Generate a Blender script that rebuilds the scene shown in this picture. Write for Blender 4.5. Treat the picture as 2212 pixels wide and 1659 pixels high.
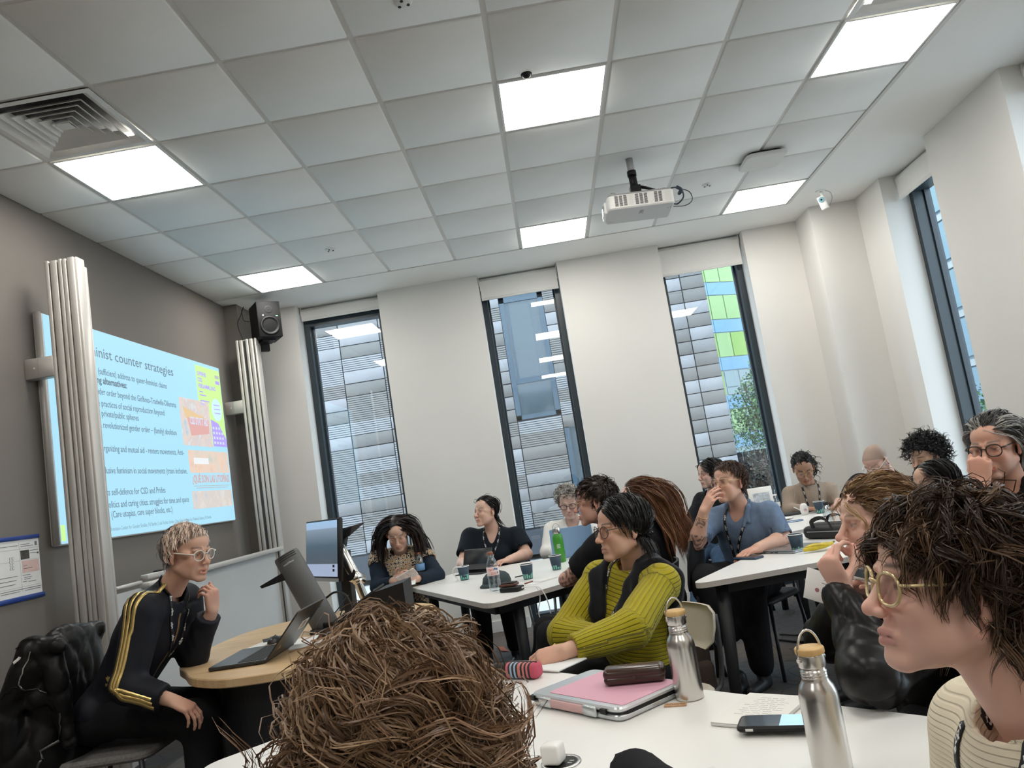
import bpy, bmesh, math, random, time
import numpy as np
from mathutils import Vector, Matrix
for _o in list(bpy.data.objects): bpy.data.objects.remove(_o)
SC = bpy.context.scene
COL = SC.collection
PI = math.pi
H = 3.385                      # ceiling height

# ------------------------------------------------------------------ camera
F_PX = 1680.19
cam_d = bpy.data.cameras.new('camera'); cam = bpy.data.objects.new('camera', cam_d); COL.objects.link(cam)
cam_d.sensor_fit = 'HORIZONTAL'; cam_d.sensor_width = 36.0; cam_d.lens = F_PX / 2212 * 36.0
cam_d.clip_start = 0.02; cam_d.clip_end = 300
_r = Vector((0.98622242, 0.0559308, -0.15568261)); _d = Vector((-0.16124256, 0.11473929, -0.98022229)); _f = Vector((-0.03696171, 0.99181986, 0.12217689))
cam.matrix_world = Matrix(((_r.x, -_d.x, -_f.x, 2.38629), (_r.y, -_d.y, -_f.y, -3.20435), (_r.z, -_d.z, -_f.z, 1.35434), (0, 0, 0, 1)))
SC.camera = cam

# ------------------------------------------------------------------ world, exposure
wd = bpy.data.worlds.new('overcast_sky'); SC.world = wd; wd.use_nodes = True
wn = wd.node_tree.nodes; wl = wd.node_tree.links
bg = wn['Background']; bg.inputs['Color'].default_value = (0.79, 0.89, 1.0, 1); bg.inputs['Strength'].default_value = 3.3
SC.view_settings.view_transform = 'Standard'; SC.view_settings.look = 'None'
SC.view_settings.gamma = 1.0; SC.view_settings.use_curve_mapping = False
SC.view_settings.exposure = 1.0
LIGHT_PANEL = 8.6             # emission of the ceiling light panels

# ------------------------------------------------------------------ materials
MATS = {}
def mat(name, col=(.8, .8, .8), rough=.5, metal=0.0, spec=.5, noise=None, bump=None, emit=None, alpha=None, trans=None, attr=None, sheen=0, coat=0, sss=0):
    """noise=(scale, amount) tints the base colour; bump=(scale, strength, dist); attr = colour attribute used as base colour"""
    if name in MATS: return MATS[name]
    m = bpy.data.materials.new(name); m.use_nodes = True; MATS[name] = m
    nt = m.node_tree; n = nt.nodes; l = nt.links; b = n['Principled BSDF']
    b.inputs['Base Color'].default_value = (*col, 1); b.inputs['Roughness'].default_value = rough
    b.inputs['Metallic'].default_value = metal; b.inputs['Specular IOR Level'].default_value = spec
    if sheen: b.inputs['Sheen Weight'].default_value = sheen
    if coat: b.inputs['Coat Weight'].default_value = coat
    if sss:
        b.inputs['Subsurface Weight'].default_value = sss; b.inputs['Subsurface Radius'].default_value = (1, .35, .2); b.inputs['Subsurface Scale'].default_value = .008
    if trans is not None: b.inputs['Transmission Weight'].default_value = trans
    src = None
    if attr:
        a = n.new('ShaderNodeVertexColor'); a.layer_name = attr; src = a.outputs['Color']
    tc = None
    if noise or bump:
        tc = n.new('ShaderNodeTexCoord')
    if noise:
        t = n.new('ShaderNodeTexNoise'); t.inputs['Scale'].default_value = noise[0]; t.inputs['Detail'].default_value = 6
        l.new(tc.outputs['Object'], t.inputs['Vector'])
        mr = n.new('ShaderNodeMapRange'); mr.inputs[1].default_value = .25; mr.inputs[2].default_value = .75
        mr.inputs[3].default_value = 1 - noise[1]; mr.inputs[4].default_value = 1 + noise[1]
        l.new(t.outputs['Fac'], mr.inputs[0])
        mx = n.new('ShaderNodeVectorMath'); mx.operation = 'MULTIPLY'
        if src: l.new(src, mx.inputs[0])
        else: mx.inputs[0].default_value = col
        l.new(mr.outputs[0], mx.inputs[1]); src = mx.outputs[0]
    if src: l.new(src, b.inputs['Base Color'])
    if bump:
        t = n.new('ShaderNodeTexNoise'); t.inputs['Scale'].default_value = bump[0]; t.inputs['Detail'].default_value = 4
        l.new(tc.outputs['Object'], t.inputs['Vector'])
        bp = n.new('ShaderNodeBump'); bp.inputs['Strength'].default_value = bump[1]; bp.inputs['Distance'].default_value = bump[2]
        l.new(t.outputs['Fac'], bp.inputs['Height']); l.new(bp.outputs[0], b.inputs['Normal'])
    if emit:
        b.inputs['Emission Color'].default_value = (*emit[:3], 1); b.inputs['Emission Strength'].default_value = emit[3]
    return m

def glass_mat(name, tint=(1, 1, 1), fac=.06, fres=1.5, rough=0.0):
    """thin pane / clear plastic: see-through with a Fresnel mirror layer"""
    if name in MATS: return MATS[name]
    m = bpy.data.materials.new(name); m.use_nodes = True; MATS[name] = m
    n = m.node_tree.nodes; l = m.node_tree.links; n.remove(n['Principled BSDF']); out = n['Material Output']
    tr = n.new('ShaderNodeBsdfTransparent'); tr.inputs[0].default_value = (*tint, 1)
    gl = n.new('ShaderNodeBsdfGlossy'); gl.inputs['Roughness'].default_value = rough
    fr = n.new('ShaderNodeFresnel'); ge = n.new('ShaderNodeNewGeometry'); io = n.new('ShaderNodeMapRange')      # same mirror from both faces
    io.inputs[3].default_value = fres; io.inputs[4].default_value = 1 / fres; l.new(ge.outputs['Backfacing'], io.inputs[0]); l.new(io.outputs[0], fr.inputs['IOR'])
    ad = n.new('ShaderNodeMath'); ad.operation = 'ADD'; ad.use_clamp = True; ad.inputs[1].default_value = fac
    l.new(fr.outputs[0], ad.inputs[0])
    mx = n.new('ShaderNodeMixShader'); l.new(ad.outputs[0], mx.inputs[0]); l.new(tr.outputs[0], mx.inputs[1]); l.new(gl.outputs[0], mx.inputs[2])
    l.new(mx.outputs[0], out.inputs[0])
    return m

# ------------------------------------------------------------------ objects and meshes
def tag(o, label=None, cat=None, group=None, kind=None):
    if label: o['label'] = label
    if cat: o['category'] = cat
    if group: o['group'] = group
    if kind: o['kind'] = kind
    return o
def empty(name, loc=(0, 0, 0), rz=0, label=None, cat=None, group=None, kind=None):
    o = bpy.data.objects.new(name, None); COL.objects.link(o); o.location = loc; o.rotation_euler = (0, 0, rz); o.empty_display_size = .1
    return tag(o, label, cat, group, kind)
def link(name, me, m=None, parent=None, loc=None, rot=None):
    o = bpy.data.objects.new(name, me); COL.objects.link(o)
    if m is not None and len(me.materials) == 0:
        for q in (m if isinstance(m, (list, tuple)) else [m]): me.materials.append(q)
    if parent: o.parent = parent
    if loc: o.location = loc
    if rot: o.rotation_euler = rot
    return o
def rotm(rx=0, ry=0, rz=0):
    return Matrix.Rotation(rz, 4, 'Z') @ Matrix.Rotation(ry, 4, 'Y') @ Matrix.Rotation(rx, 4, 'X')
def copy_tree(o, parent=None):
    c = o.copy(); COL.objects.link(c); c.parent = parent
    for ch in list(o.children): copy_tree(ch, c)
    return c

class MB:
    """collects simple shapes, then links them as one mesh object"""
    def __init__(s): s.v = []; s.f = []; s.mi = []; s.sm = []
    def add(s, vs, fs, mi=0, M=None, smooth=False):
        k = len(s.v)
        for q in vs:
            q = Vector(q); s.v.append(tuple(M @ q) if M is not None else tuple(q))
        for q in fs: s.f.append(tuple(i + k for i in q)); s.mi.append(mi); s.sm.append(smooth)
        return s
    def box(s, c, d, mi=0, M=None):
        x, y, z = c; a, b, e = d[0] / 2, d[1] / 2, d[2] / 2
        vs = [(x + i * a, y + j * b, z + k * e) for i in (-1, 1) for j in (-1, 1) for k in (-1, 1)]
        fs = [(0, 1, 3, 2), (4, 6, 7, 5), (0, 4, 5, 1), (2, 3, 7, 6), (0, 2, 6, 4), (1, 5, 7, 3)]
        return s.add(vs, fs, mi, M)
    def bb(s, x0, x1, y0, y1, z0, z1, mi=0, M=None):
        return s.box(((x0 + x1) / 2, (y0 + y1) / 2, (z0 + z1) / 2), (abs(x1 - x0), abs(y1 - y0), abs(z1 - z0)), mi, M)
    def rbox(s, c, d, r=.004, seg=2, mi=0, M=None):
        bm = bmesh.new(); bmesh.ops.create_cube(bm, size=1)
        bmesh.ops.scale(bm, vec=d, verts=bm.verts); bmesh.ops.translate(bm, vec=c, verts=bm.verts)
        r = min(r, min(d) * .49)
        bmesh.ops.bevel(bm, geom=bm.edges[:], offset=r, segments=seg, affect='EDGES', profile=.5)
        bm.verts.index_update()
        s.add([v.co.copy() for v in bm.verts], [[v.index for v in f.verts] for f in bm.faces], mi, M, True); bm.free()
        return s
    def prism(s, poly, z0, z1, mi=0, M=None, bev=0):
        n = len(poly)
        a = sum(poly[i][0] * poly[(i + 1) % n][1] - poly[(i + 1) % n][0] * poly[i][1] for i in range(n))
        if a < 0: poly = poly[::-1]
        if bev:
            ins = offset_poly(poly, -bev)
            rings = [(ins, z0), (poly, z0 + bev), (poly, z1 - bev), (ins, z1)]
        else: rings = [(poly, z0), (poly, z1)]
        vs = []; fs = []
        for p, z in rings: vs += [(q[0], q[1], z) for q in p]
        for k in range(len(rings) - 1):
            for i in range(n):
                j = (i + 1) % n; fs.append((k * n + i, k * n + j, (k + 1) * n + j, (k + 1) * n + i))
        fs.append(tuple(range(n - 1, -1, -1))); fs.append(tuple((len(rings) - 1) * n + i for i in range(n)))
        return s.add(vs, fs, mi, M)
    def cyl(s, p0, p1, r0, r1=None, n=16, mi=0, M=None, cap=True, smooth=True):
        return s.tube([p0, p1], [r0, r0 if r1 is None else r1], n, mi, M, cap, smooth)
    def tube(s, path, r, n=8, mi=0, M=None, cap=True, smooth=True, flat=1.0, up=None):
        P = [Vector(p) for p in path]; K = len(P)
        R = r if isinstance(r, (list, tuple)) else [r] * K
        vs = []; fs = []; prev = None
        for i in range(K):
            t = (P[min(i + 1, K - 1)] - P[max(i - 1, 0)]).normalized()
            if prev is None:
                ref = Vector(up) if up else (Vector((0, 0, 1)) if abs(t.z) < .9 else Vector((1, 0, 0)))
                a = t.cross(ref).normalized()
            else: a = (prev - t * prev.dot(t)).normalized()
            prev = a; b = t.cross(a)
            for k in range(n):
                an = 2 * PI * k / n; vs.append(P[i] + a * (R[i] * math.cos(an)) + b * (R[i] * flat * math.sin(an)))
        for i in range(K - 1):
            for k in range(n):
                j = (k + 1) % n; fs.append((i * n + k, i * n + j, (i + 1) * n + j, (i + 1) * n + k))
        s.add(vs, fs, mi, M, smooth)
        if cap:
            k0 = len(s.v) - len(vs)
            s.f.append(tuple(k0 + i for i in range(n - 1, -1, -1))); s.mi.append(mi); s.sm.append(False)
            s.f.append(tuple(k0 + (K - 1) * n + i for i in range(n))); s.mi.append(mi); s.sm.append(False)
        return s
    def lathe(s, prof, n=24, mi=0, M=None, smooth=True, flute=0):
        vs = []; fs = []; K = len(prof)
        for r, z in prof:
            for k in range(n):
                an = 2 * PI * k / n; vs.append((r * math.cos(an), r * math.sin(an), z))
        for i in range(K - 1):
            for k in range(n):
                j = (k + 1) % n; fs.append((i * n + k, i * n + j, (i + 1) * n + j, (i + 1) * n + k))
        return s.add(vs, fs, mi, M, smooth)
    def quad(s, a, b, c, d, mi=0, M=None): return s.add([a, b, c, d], [(0, 1, 2, 3)], mi, M)
    def mesh(s, name):
        me = bpy.data.meshes.new(name); me.from_pydata([tuple(q) for q in s.v], [], s.f)
        me.polygons.foreach_set('material_index', s.mi); me.polygons.foreach_set('use_smooth', s.sm); me.update()
        return me
    def build(s, name, m, parent=None, loc=None, rot=None): return link(name, s.mesh(name), m, parent, loc, rot)

def offset_poly(poly, d):
    n = len(poly); out = []
    for i in range(n):
        p0 = Vector(poly[i - 1]); p1 = Vector(poly[i]); p2 = Vector(poly[(i + 1) % n])
        e1 = (p1 - p0); e2 = (p2 - p1)
        if e1.length < 1e-6: e1 = e2
        if e2.length < 1e-6: e2 = e1
        n1 = Vector((e1.y, -e1.x)).normalized(); n2 = Vector((e2.y, -e2.x)).normalized()
        b = n1 + n2
        b = n1 if b.length < 1e-6 else b.normalized()
        out.append(tuple(p1 + b * (d / max(.35, b.dot(n1)))))
    return out
def round_poly(poly, r, seg=6):
    """rounds every corner; r number or list"""
    n = len(poly); out = []
    for i in range(n):
        p0 = Vector(poly[i - 1]); p = Vector(poly[i]); p2 = Vector(poly[(i + 1) % n]); rr = r[i] if isinstance(r, (list, tuple)) else r
        a = (p0 - p); b = (p2 - p); d = min(rr, a.length * .48, b.length * .48)
        s0 = p + a.normalized() * d; s1 = p + b.normalized() * d
        for k in range(seg + 1):
            t = k / seg; out.append(tuple(s0 * (1 - t) ** 2 + p * (2 * t * (1 - t)) + s1 * t * t))
    return out
def smooth_path(pts, k=6):
    """Catmull-Rom through the points"""
    P = [Vector(p) for p in pts]; P = [2 * P[0] - P[1]] + P + [2 * P[-1] - P[-2]]; out = []
    for i in range(1, len(P) - 2):
        a, b, c, d = P[i - 1], P[i], P[i + 1], P[i + 2]
        for j in range(k):
            t = j / k
            out.append(.5 * ((2 * b) + (c - a) * t + (2 * a - 5 * b + 4 * c - d) * t * t + (3 * b - a - 3 * c + d) * t ** 3))
    out.append(P[-2]); return out

_fontcache = {}
def text(name, s, size, M, m, parent=None, ext=.0006, align='LEFT', bold=0.0, sx=1.0):
    """lettering as a flat mesh; M places its xy plane"""
    cu = bpy.data.curves.new('t', 'FONT'); cu.body = s; cu.size = size; cu.extrude = ext; cu.align_x = align; cu.resolution_u = 2; cu.offset = bold
    o = bpy.data.objects.new('t', cu); COL.objects.link(o)
    dg = bpy.context.evaluated_depsgraph_get(); me = bpy.data.meshes.new_from_object(o.evaluated_get(dg))
    bpy.data.objects.remove(o); bpy.data.curves.remove(cu)
    me.transform(M @ Matrix.Diagonal((sx, 1, 1, 1))); me.materials.clear()
    return link(name, me, m, parent)
# ================================================================== room shell
M_WALL = mat('painted_wall', (.77, .75, .715), .75, noise=(1.3, .03), bump=(220, .08, .001))
M_TAUPE = mat('painted_wall_taupe', (.18, .161, .144), .75, noise=(1.3, .03), bump=(220, .08, .001))
M_CEIL = mat('plasterboard', (.92, .91, .88), .85)
M_TILE = mat('mineral_ceiling_tile', (.93, .94, .92), .9, noise=(2.2, .04), bump=(260, .15, .001))
M_BAR = mat('ceiling_grid_steel', (.72, .70, .67), .5)
M_WHITE = mat('white_paint', (.82, .82, .8), .45)
M_FRAME = mat('window_frame_dark', (.022, .035, .045), .35)
M_PANE = glass_mat('window_glass', (.90, .94, .95), .05, 1.52)
M_ALU = mat('brushed_aluminium', (.56, .535, .50), .45, metal=.35, noise=(3, .04))
M_BLACK = mat('black_plastic', (.009, .009, .010), .45, spec=.3)
M_BLACKM = mat('black_powder_coat', (.012, .013, .016), .55)
X0, X1, Y0, Y1, YR = -.447, 5.48, 4.22, 3.81, -5.4

def carpet():
    m = mat('dark_carpet_tiles', (.05, .05, .052), .95, noise=(90, .35), bump=(400, .5, .004))
    n = m.node_tree.nodes; l = m.node_tree.links; b = n['Principled BSDF']
    tc = n.new('ShaderNodeTexCoord'); v = n.new('ShaderNodeTexVoronoi'); v.feature = 'DISTANCE_TO_EDGE'; v.inputs['Scale'].default_value = 7
    w = n.new('ShaderNodeTexNoise'); w.inputs['Scale'].default_value = 1.3
    l.new(tc.outputs['Object'], v.inputs['Vector']); l.new(tc.outputs['Object'], w.inputs['Vector'])
    r = n.new('ShaderNodeValToRGB'); r.color_ramp.elements[0].position = .015; r.color_ramp.elements[0].color = (.62, .62, .62, 1)
    r.color_ramp.elements[1].position = .03; r.color_ramp.elements[1].color = (1, 1, 1, 1)
    l.new(v.outputs['Distance'], r.inputs[0])
    r2 = n.new('ShaderNodeValToRGB'); r2.color_ramp.elements[0].position = .4; r2.color_ramp.elements[0].color = (.085, .088, .094, 1)
    r2.color_ramp.elements[1].position = .66; r2.color_ramp.elements[1].color = (.13, .10, .08, 1)
    l.new(w.outputs['Fac'], r2.inputs[0])
    mx = n.new('ShaderNodeMix'); mx.data_type = 'RGBA'; mx.blend_type = 'MULTIPLY'; mx.inputs['Factor'].default_value = 1
    l.new(r.outputs[0], mx.inputs['A']); l.new(r2.outputs[0], mx.inputs['B']); l.new(mx.outputs['Result'], b.inputs['Base Color'])
    return m
tag(MB().bb(X0 - .2, X1 + .2, YR, Y0 + .2, -.1, 0).build('floor', carpet()), kind='structure')

# ceiling: plasterboard margin, grid bars and lay-in tiles
GX1 = 4.8; GY1 = 3.6
ceil_mb = MB().bb(X0 - .1, X1 + .4, YR, Y0 + .45, H + .06, H + .2)          # slab
ceil_mb.bb(X0, X1 + .35, GY1, Y0 + .4, H, H + .06)                           # margin along the window wall
ceil_mb.bb(GX1, X1 + .35, YR, GY1, H, H + .06)
ceiling = tag(ceil_mb.build('ceiling', M_CEIL), kind='structure')
JR = range(-8, 6); IC = list(range(-1, 8))
LIGHTS = [(i, j) for j in (-7, -3, 1, 5) for i in (0, 4, 7)]
DIFF = [(0, 0), (7, 0)]
def tile_mesh(w, d):
    return MB().rbox((w / 2, d / 2, .015), (w, d, .03), .004, 1).mesh('ceiling_tile')
tm_full = tile_mesh(.574, .574); tm_part = tile_mesh(.447 - .014, .574)
for j in JR:
    for i in IC:
        if (i, j) in LIGHTS or (i, j) in DIFF: continue
        me = tm_part if i < 0 else tm_full
        x = X0 + .001 if i < 0 else i * .6 + .013
        link('ceiling_tile', me, M_TILE, ceiling, (x, j * .6 + .013, H))
bar_y = MB().box((0, 0, .005), (.026, GY1 - YR, .01)).mesh('grid_bar'); bar_x = MB().box((0, 0, .005), (GX1 - X0, .026, .0096)).mesh('grid_bar_cross')
for i in range(0, 9): link('grid_bar', bar_y, M_BAR, ceiling, (i * .6, (GY1 + YR) / 2, H + .009))
for j in range(-8, 7): link('grid_bar', bar_x, M_BAR, ceiling, ((GX1 + X0) / 2, j * .6, H + .009))
link('edge_angle', MB().bb(GX1 - .004, GX1 + .02, YR, GY1, H - .003, H + .001).bb(X0, GX1, GY1 - .004, GY1 + .012, H - .002, H + .001).mesh('edge_angle'), M_BAR, ceiling)

# walls
def wall(name, boxes, m):
    b = MB()
    for q in boxes: b.bb(*q)
    return tag(b.build(name, m), kind='structure')
wall('wall_left', [(X0 - .25, X0, YR, Y0 + .4, 0, H + .06)], M_TAUPE)
wall('wall_corner', [(X0, -.32, Y1, Y0 + .4, 0, H)], M_TAUPE)
WB = [(.11, .935), (1.93, 2.722), (3.715, 4.535)]                            # window openings in the back wall
YW = Y0 + .40
wall('wall_back', [(-.32, WB[0][0], Y0, YW, 0, H), (WB[0][1], WB[1][0], Y0, YW, 0, H), (WB[1][1], WB[2][0], Y0, YW, 0, H), (WB[2][1], 5.055, Y0, YW, 0, H),
     (5.055, X1, Y1, YW, 0, H)] + [(a, b, Y0 + .2, YW, 3.27, H) for a, b in WB], M_WALL)
WR = [(2.49, 3.30), (.69, 1.50), (-1.11, -.30)]                              # window openings in the right wall
XW = X1 + .37
wall('wall_right', [(X1, XW, 3.30, YW, 0, H), (X1, XW, 1.50, 2.49, 0, H), (X1, XW, -.30, .69, 0, H), (X1, XW, YR, -1.11, 0, H)] + [(X1 + .22, XW, a, b, 3.27, H) for a, b in WR], M_WALL)
wall('wall_rear', [(X0 - .25, XW, YR - .2, YR, 0, H + .06)], M_WALL)
bb = MB()
for a, b in [(-.32, WB[0][0]), (WB[0][1], WB[1][0]), (WB[1][1], WB[2][0]), (WB[2][1], 5.055)]: bb.bb(a, b, Y0 - .015, Y0, 0, .1)
bb.bb(5.055, X1, Y1 - .015, Y1, 0, .1)
tag(bb.build('baseboard_back', M_WHITE), kind='structure')
bb = MB()
for a, b in [(3.3, Y1 - .015), (1.5, 2.49), (-.3, .69), (YR, -1.11)]: bb.bb(X1 - .015, X1, a, b, 0, .1)
tag(bb.build('baseboard_right', M_WHITE), kind='structure')
tag(MB().bb(X0, X0 + .015, YR, Y1, 0, .1).build('baseboard_left', M_WHITE), kind='structure')

def window(n, along, a, b, d0, d1):
    """dark aluminium frame and one tall pane; along 'x' (back wall) or 'y' (right wall)"""
    def bx(mb, p, q, r, s, z0, z1):
        return mb.bb(p, q, r, s, z0, z1) if along == 'x' else mb.bb(r, s, p, q, z0, z1)
    f = MB(); w = .055
    bx(f, a, a + w, d0, d1, 0, 3.27); bx(f, b - w, b, d0, d1, 0, 3.27); bx(f, a + w, b - w, d0, d1, 0, .07); bx(f, a + w, b - w, d0, d1, 3.2, 3.27)
    m = d1 - .02
    for q0, q1 in ((a + w, a + w + .018), (b - w - .018, b - w)): bx(f, q0, q1, m - .03, d1, .07, 3.2)   # glazing beads
    fr = tag(f.build('window_%d' % n, M_FRAME), kind='structure')
    g = MB(); bx(g, a + w, b - w, m - .004, m + .004, .07, 3.2); g.build('pane', M_PANE, fr)
    return fr
for k, (a, b) in enumerate(WB): window(k + 1, 'x', a, b, Y0 + .2, Y0 + .34)
for k, (a, b) in enumerate(WR): window(k + 4, 'y', a, b, X1 + .22, X1 + .36)

def blind(along, a, b, d, z0, sgn, label):
    e = empty('roller_blind', (a, d, z0) if along == 'x' else (d, a, z0), 0 if along == 'x' else PI / 2, label, 'blind', 'roller blinds at the window heads')
    L = b - a; M = None
    s = 1 if along == 'x' else -1
    MB().cyl((.004, s * .0, H - .045 - z0), (L - .004, 0, H - .045 - z0), .032, n=20).build('roller', mat('blind_fabric', (.80, .79, .76), .8, noise=(40, .02)), e)
    MB().bb(.006, L - .006, s * -.032, s * -.030, .012, H - .045 - z0).build('fabric', MATS['blind_fabric'], e)
    MB().rbox((L / 2, s * -.031, .008), (L - .01, .014, .026), .005).build('bottom_bar', mat('blind_bar', (.74, .73, .7), .6), e)
    MB().bb(-.001, .004, s * -.035, s * .035, H - .09 - z0, H - z0 - .002).bb(L - .004, L + .001, s * -.035, s * .035, H - .09 - z0, H - z0 - .002).build('bracket', M_WHITE, e)
blind('x', WB[0][0] + .012, WB[0][1] - .004, Y0 + .13, 3.245, 1, 'nearly rolled-up white blind on the window beside the loudspeaker')
blind('x', WB[1][0] + .006, WB[1][1] - .006, Y0 + .13, 3.150, 1, 'white roller blind over the window in the middle of the back wall')
blind('x', WB[2][0] + .006, WB[2][1] - .012, Y0 + .13, 3.085, 1, 'longest white roller blind, on the window showing the green tower')
blind('y', WR[0][0] + .006, WR[0][1] - .012, X1 + .16, 3.16, 1, 'white roller blind on the narrow window of the right wall')
blind('y', WR[1][0] + .006, WR[1][1] - .012, X1 + .16, 3.2, 1, 'white roller blind at the right edge of the photo, mostly cut off')

# ------------------------------------------------------------------ ceiling fittings
M_PANEL = mat('led_panel', (.95, .95, .95), .5, emit=(1.0, .965, .90, LIGHT_PANEL))
pm = MB().bb(.022, .578, .022, .578, .004, .012).mesh('diffuser')
fm = MB(); w = .012
for q in ((.010, .59, .010, .010 + w), (.010, .59, .59 - w, .59), (.010, .010 + w, .010 + w, .59 - w), (.59 - w, .59, .010 + w, .59 - w)): fm.bb(*q, -.001, .014)
fm = fm.mesh('light_frame')
LL = {(0, 1): 'square ceiling light panel beside the air vent, near the screen wall', (4, 1): 'square ceiling light panel in the middle, above the projector',
      (7, 1): 'large square ceiling light panel at the top right', (0, 5): 'square ceiling light panel above the loudspeaker',
      (4, 5): 'square ceiling light panel left of the projector by the back margin', (7, 5): 'square ceiling light panel between projector and white camera'}
for (i, j) in LIGHTS:
    e = empty('ceiling_light', (i * .6, j * .6, H), 0, LL.get((i, j), 'square ceiling light panel behind the photographer'), 'light', 'square ceiling light panels')
    link('light_frame', fm, M_WHITE, e); link('diffuser', pm, M_PANEL, e)

def diffuser(i, j, label):
    e = empty('air_vent', (i * .6 + .3, j * .6 + .3, H), 0, label, 'vent', 'square ceiling air vents')
    o = MB()
    def ring(mb, a, b, z0, z1):                        # sloping square ring: half size a at z0 to b at z1
        v = [(-a, -a, z0), (a, -a, z0), (a, a, z0), (-a, a, z0), (-b, -b, z1), (b, -b, z1), (b, b, z1), (-b, b, z1)]
        v += [(x, y, z + .003) for x, y, z in v]
        f = []
        for k in range(4):
            q = (k + 1) % 4; f += [(k, q, 4 + q, 4 + k), (8 + q, 8 + k, 12 + k, 12 + q), (q, k, 8 + k, 8 + q), (4 + k, 4 + q, 12 + q, 12 + k)]
        return mb.add(v, f)
    ring(o, .289, .262, -.001, -.001); ring(o, .262, .225, -.001, .022); o.build('vent_frame', M_WHITE, e)
    for k, a in enumerate((.205, .165, .125, .085, .045)):
        r = MB(); ring(r, a, a - .034 if k < 4 else .018, .002, .032); r.build('louvre', M_WHITE, e)
    MB().bb(-.03, .03, -.03, .03, .006, .010).build('core', M_WHITE, e)
    MB().bb(-.23, .23, -.23, .23, .05, .055).build('duct', M_BLACKM, e)
diffuser(0, 0, 'square louvred air vent in the ceiling at the left'); diffuser(7, 0, 'square air vent cut off by the top edge of the photo')

for (x, y, lb) in [(.905, 2.72, 'small white sprinkler rose in the ceiling near the loudspeaker'), (3.912, 2.716, 'small white sprinkler rose in the ceiling right of the projector'), (2.074, -.197, 'small white sprinkler rose at the top edge of the photo')]:
    e = empty('sprinkler', (x, y, H), 0, lb, 'sprinkler', 'ceiling sprinklers')
    MB().lathe([(.001, -.014), (.03, -.012), (.04, -.004), (.04, 0)], 20).build('rose', M_WHITE, e)
    b = MB()
    for k in range(3):
        a = k * 2.094 + .4; b.cyl((.022 * math.cos(a), .022 * math.sin(a), -.016), (.022 * math.cos(a), .022 * math.sin(a), -.004), .007, n=8)
    b.build('slot', M_BLACKM, e)
e = empty('ceiling_sensor', (2.567, .568, H), 0, 'small black dome sensor beside the middle ceiling light', 'sensor')
MB().lathe([(.0005, -.022), (.012, -.02), (.022, -.012), (.025, 0)], 20).build('dome', M_BLACK, e); MB().lathe([(.024, -.003), (.029, -.003), (.029, 0)], 20).build('ring', M_BLACK, e)

# wifi access point
e = empty('access_point', (4.235, 2.32, H), 0, 'flat white rounded wireless access point on the ceiling', 'access point')
MB().prism(round_poly([(-.15, -.15), (.15, -.15), (.15, .15), (-.15, .15)], .06, 6), -.045, -.018, bev=.008).build('housing', mat('ap_white', (.70, .70, .68), .5), e)
MB().prism(round_poly([(-.12, -.12), (.12, -.12), (.12, .12), (-.12, .12)], .05, 5), -.018, 0).build('mount', M_BLACKM, e)
MB().cyl((-.01, -.09, -.046), (-.01, -.09, -.0445), .003, n=8).build('status_light', mat('dot_white', (.9, .9, .88), .4), e)

# white camera on a stalk
e = empty('security_camera', (5.018, 3.378, H), 0, 'small white camera hanging from the ceiling margin near the corner', 'camera')
MB().lathe([(.0005, -.008), (.035, -.007), (.042, -.002), (.042, 0)], 20).build('base', M_WHITE, e)
MB().cyl((0, 0, -.005), (.012, -.01, -.075), .011, .014, 12).build('stalk', M_WHITE, e)
Mc = Matrix.Translation((-.005, -.02, -.115)) @ rotm(rz=-.55) @ rotm(rx=.15, ry=-.18)
hb = MB().rbox((0, 0, 0), (.062, .05, .115), .006, 2, M=Mc).build('camera_body', mat('camera_white', (.88, .87, .84), .4), e)
MB().cyl((0, -.0255, .026), (0, -.029, .026), .024, n=20, M=Mc).build('lens_ring', mat('camera_lens_ring', (.25, .45, .52), .3), e)
MB().cyl((0, -.029, .026), (0, -.0305, .026), .008, n=14, M=Mc).build('lens', M_BLACK, e)
MB().tube(smooth_path([(.04, 0, -.003), (.075, -.01, -.03), (.075, -.02, -.09), (.04, 0, -.15), (.02, .01, -.12)], 5), .0025, 6).build('cable', mat('cable_grey', (.35, .35, .34), .5), e)

# projector
M_PROJ = mat('projector_white', (.80, .79, .76), .4); M_PROJB = mat('projector_belly', (.62, .62, .61), .5); M_GREYP = mat('grey_plastic', (.30, .30, .30), .5)
e = empty('projector', (3.24, 1.93, H), 0, 'white projector hanging upside down from the ceiling on a black bracket', 'projector')
MB().cyl((-.015, 0, 0), (-.015, 0, -.12), .024, n=18).build('pole', mat('pole_steel', (.42, .43, .43), .4, metal=.5), e)
MB().cyl((-.015, 0, -.09), (-.015, 0, -.125), .031, n=18).cyl((-.015, 0, -.12), (-.012, 0, -.215), .027, n=16).box((-.01, 0, -.235), (.07, .06, .07)).build('collar', M_BLACK, e)
br = MB(); br.tube(smooth_path([(.015, 0, -.205), (.06, -.01, -.225), (.13, -.03, -.262), (.215, -.06, -.278)], 5), [.022, .022, .021, .02, .019, .019, .018, .017, .016, .016, .015, .014, .013, .012, .012, .012], 8, flat=.5)
br.tube([(-.03, 0, -.25), (-.055, -.02, -.275)], .012, 6); br.box((.01, 0, -.275), (.12, .1, .012)); br.build('bracket', M_BLACK, e)
pp = round_poly([(-.215, -.15), (.225, -.15), (.225, .16), (-.215, .16)], [.045, .03, .03, .03], 5)
PB = Matrix.Translation((0, 0, -.005)) @ rotm(ry=.045)
body = MB().prism(pp, -.385, -.292, M=PB, bev=.006).build('body', M_PROJ, e)
MB().prism(offset_poly(pp, -.010), -.2935, -.280, M=PB).build('top_plate', M_GREYP, e)
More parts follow.
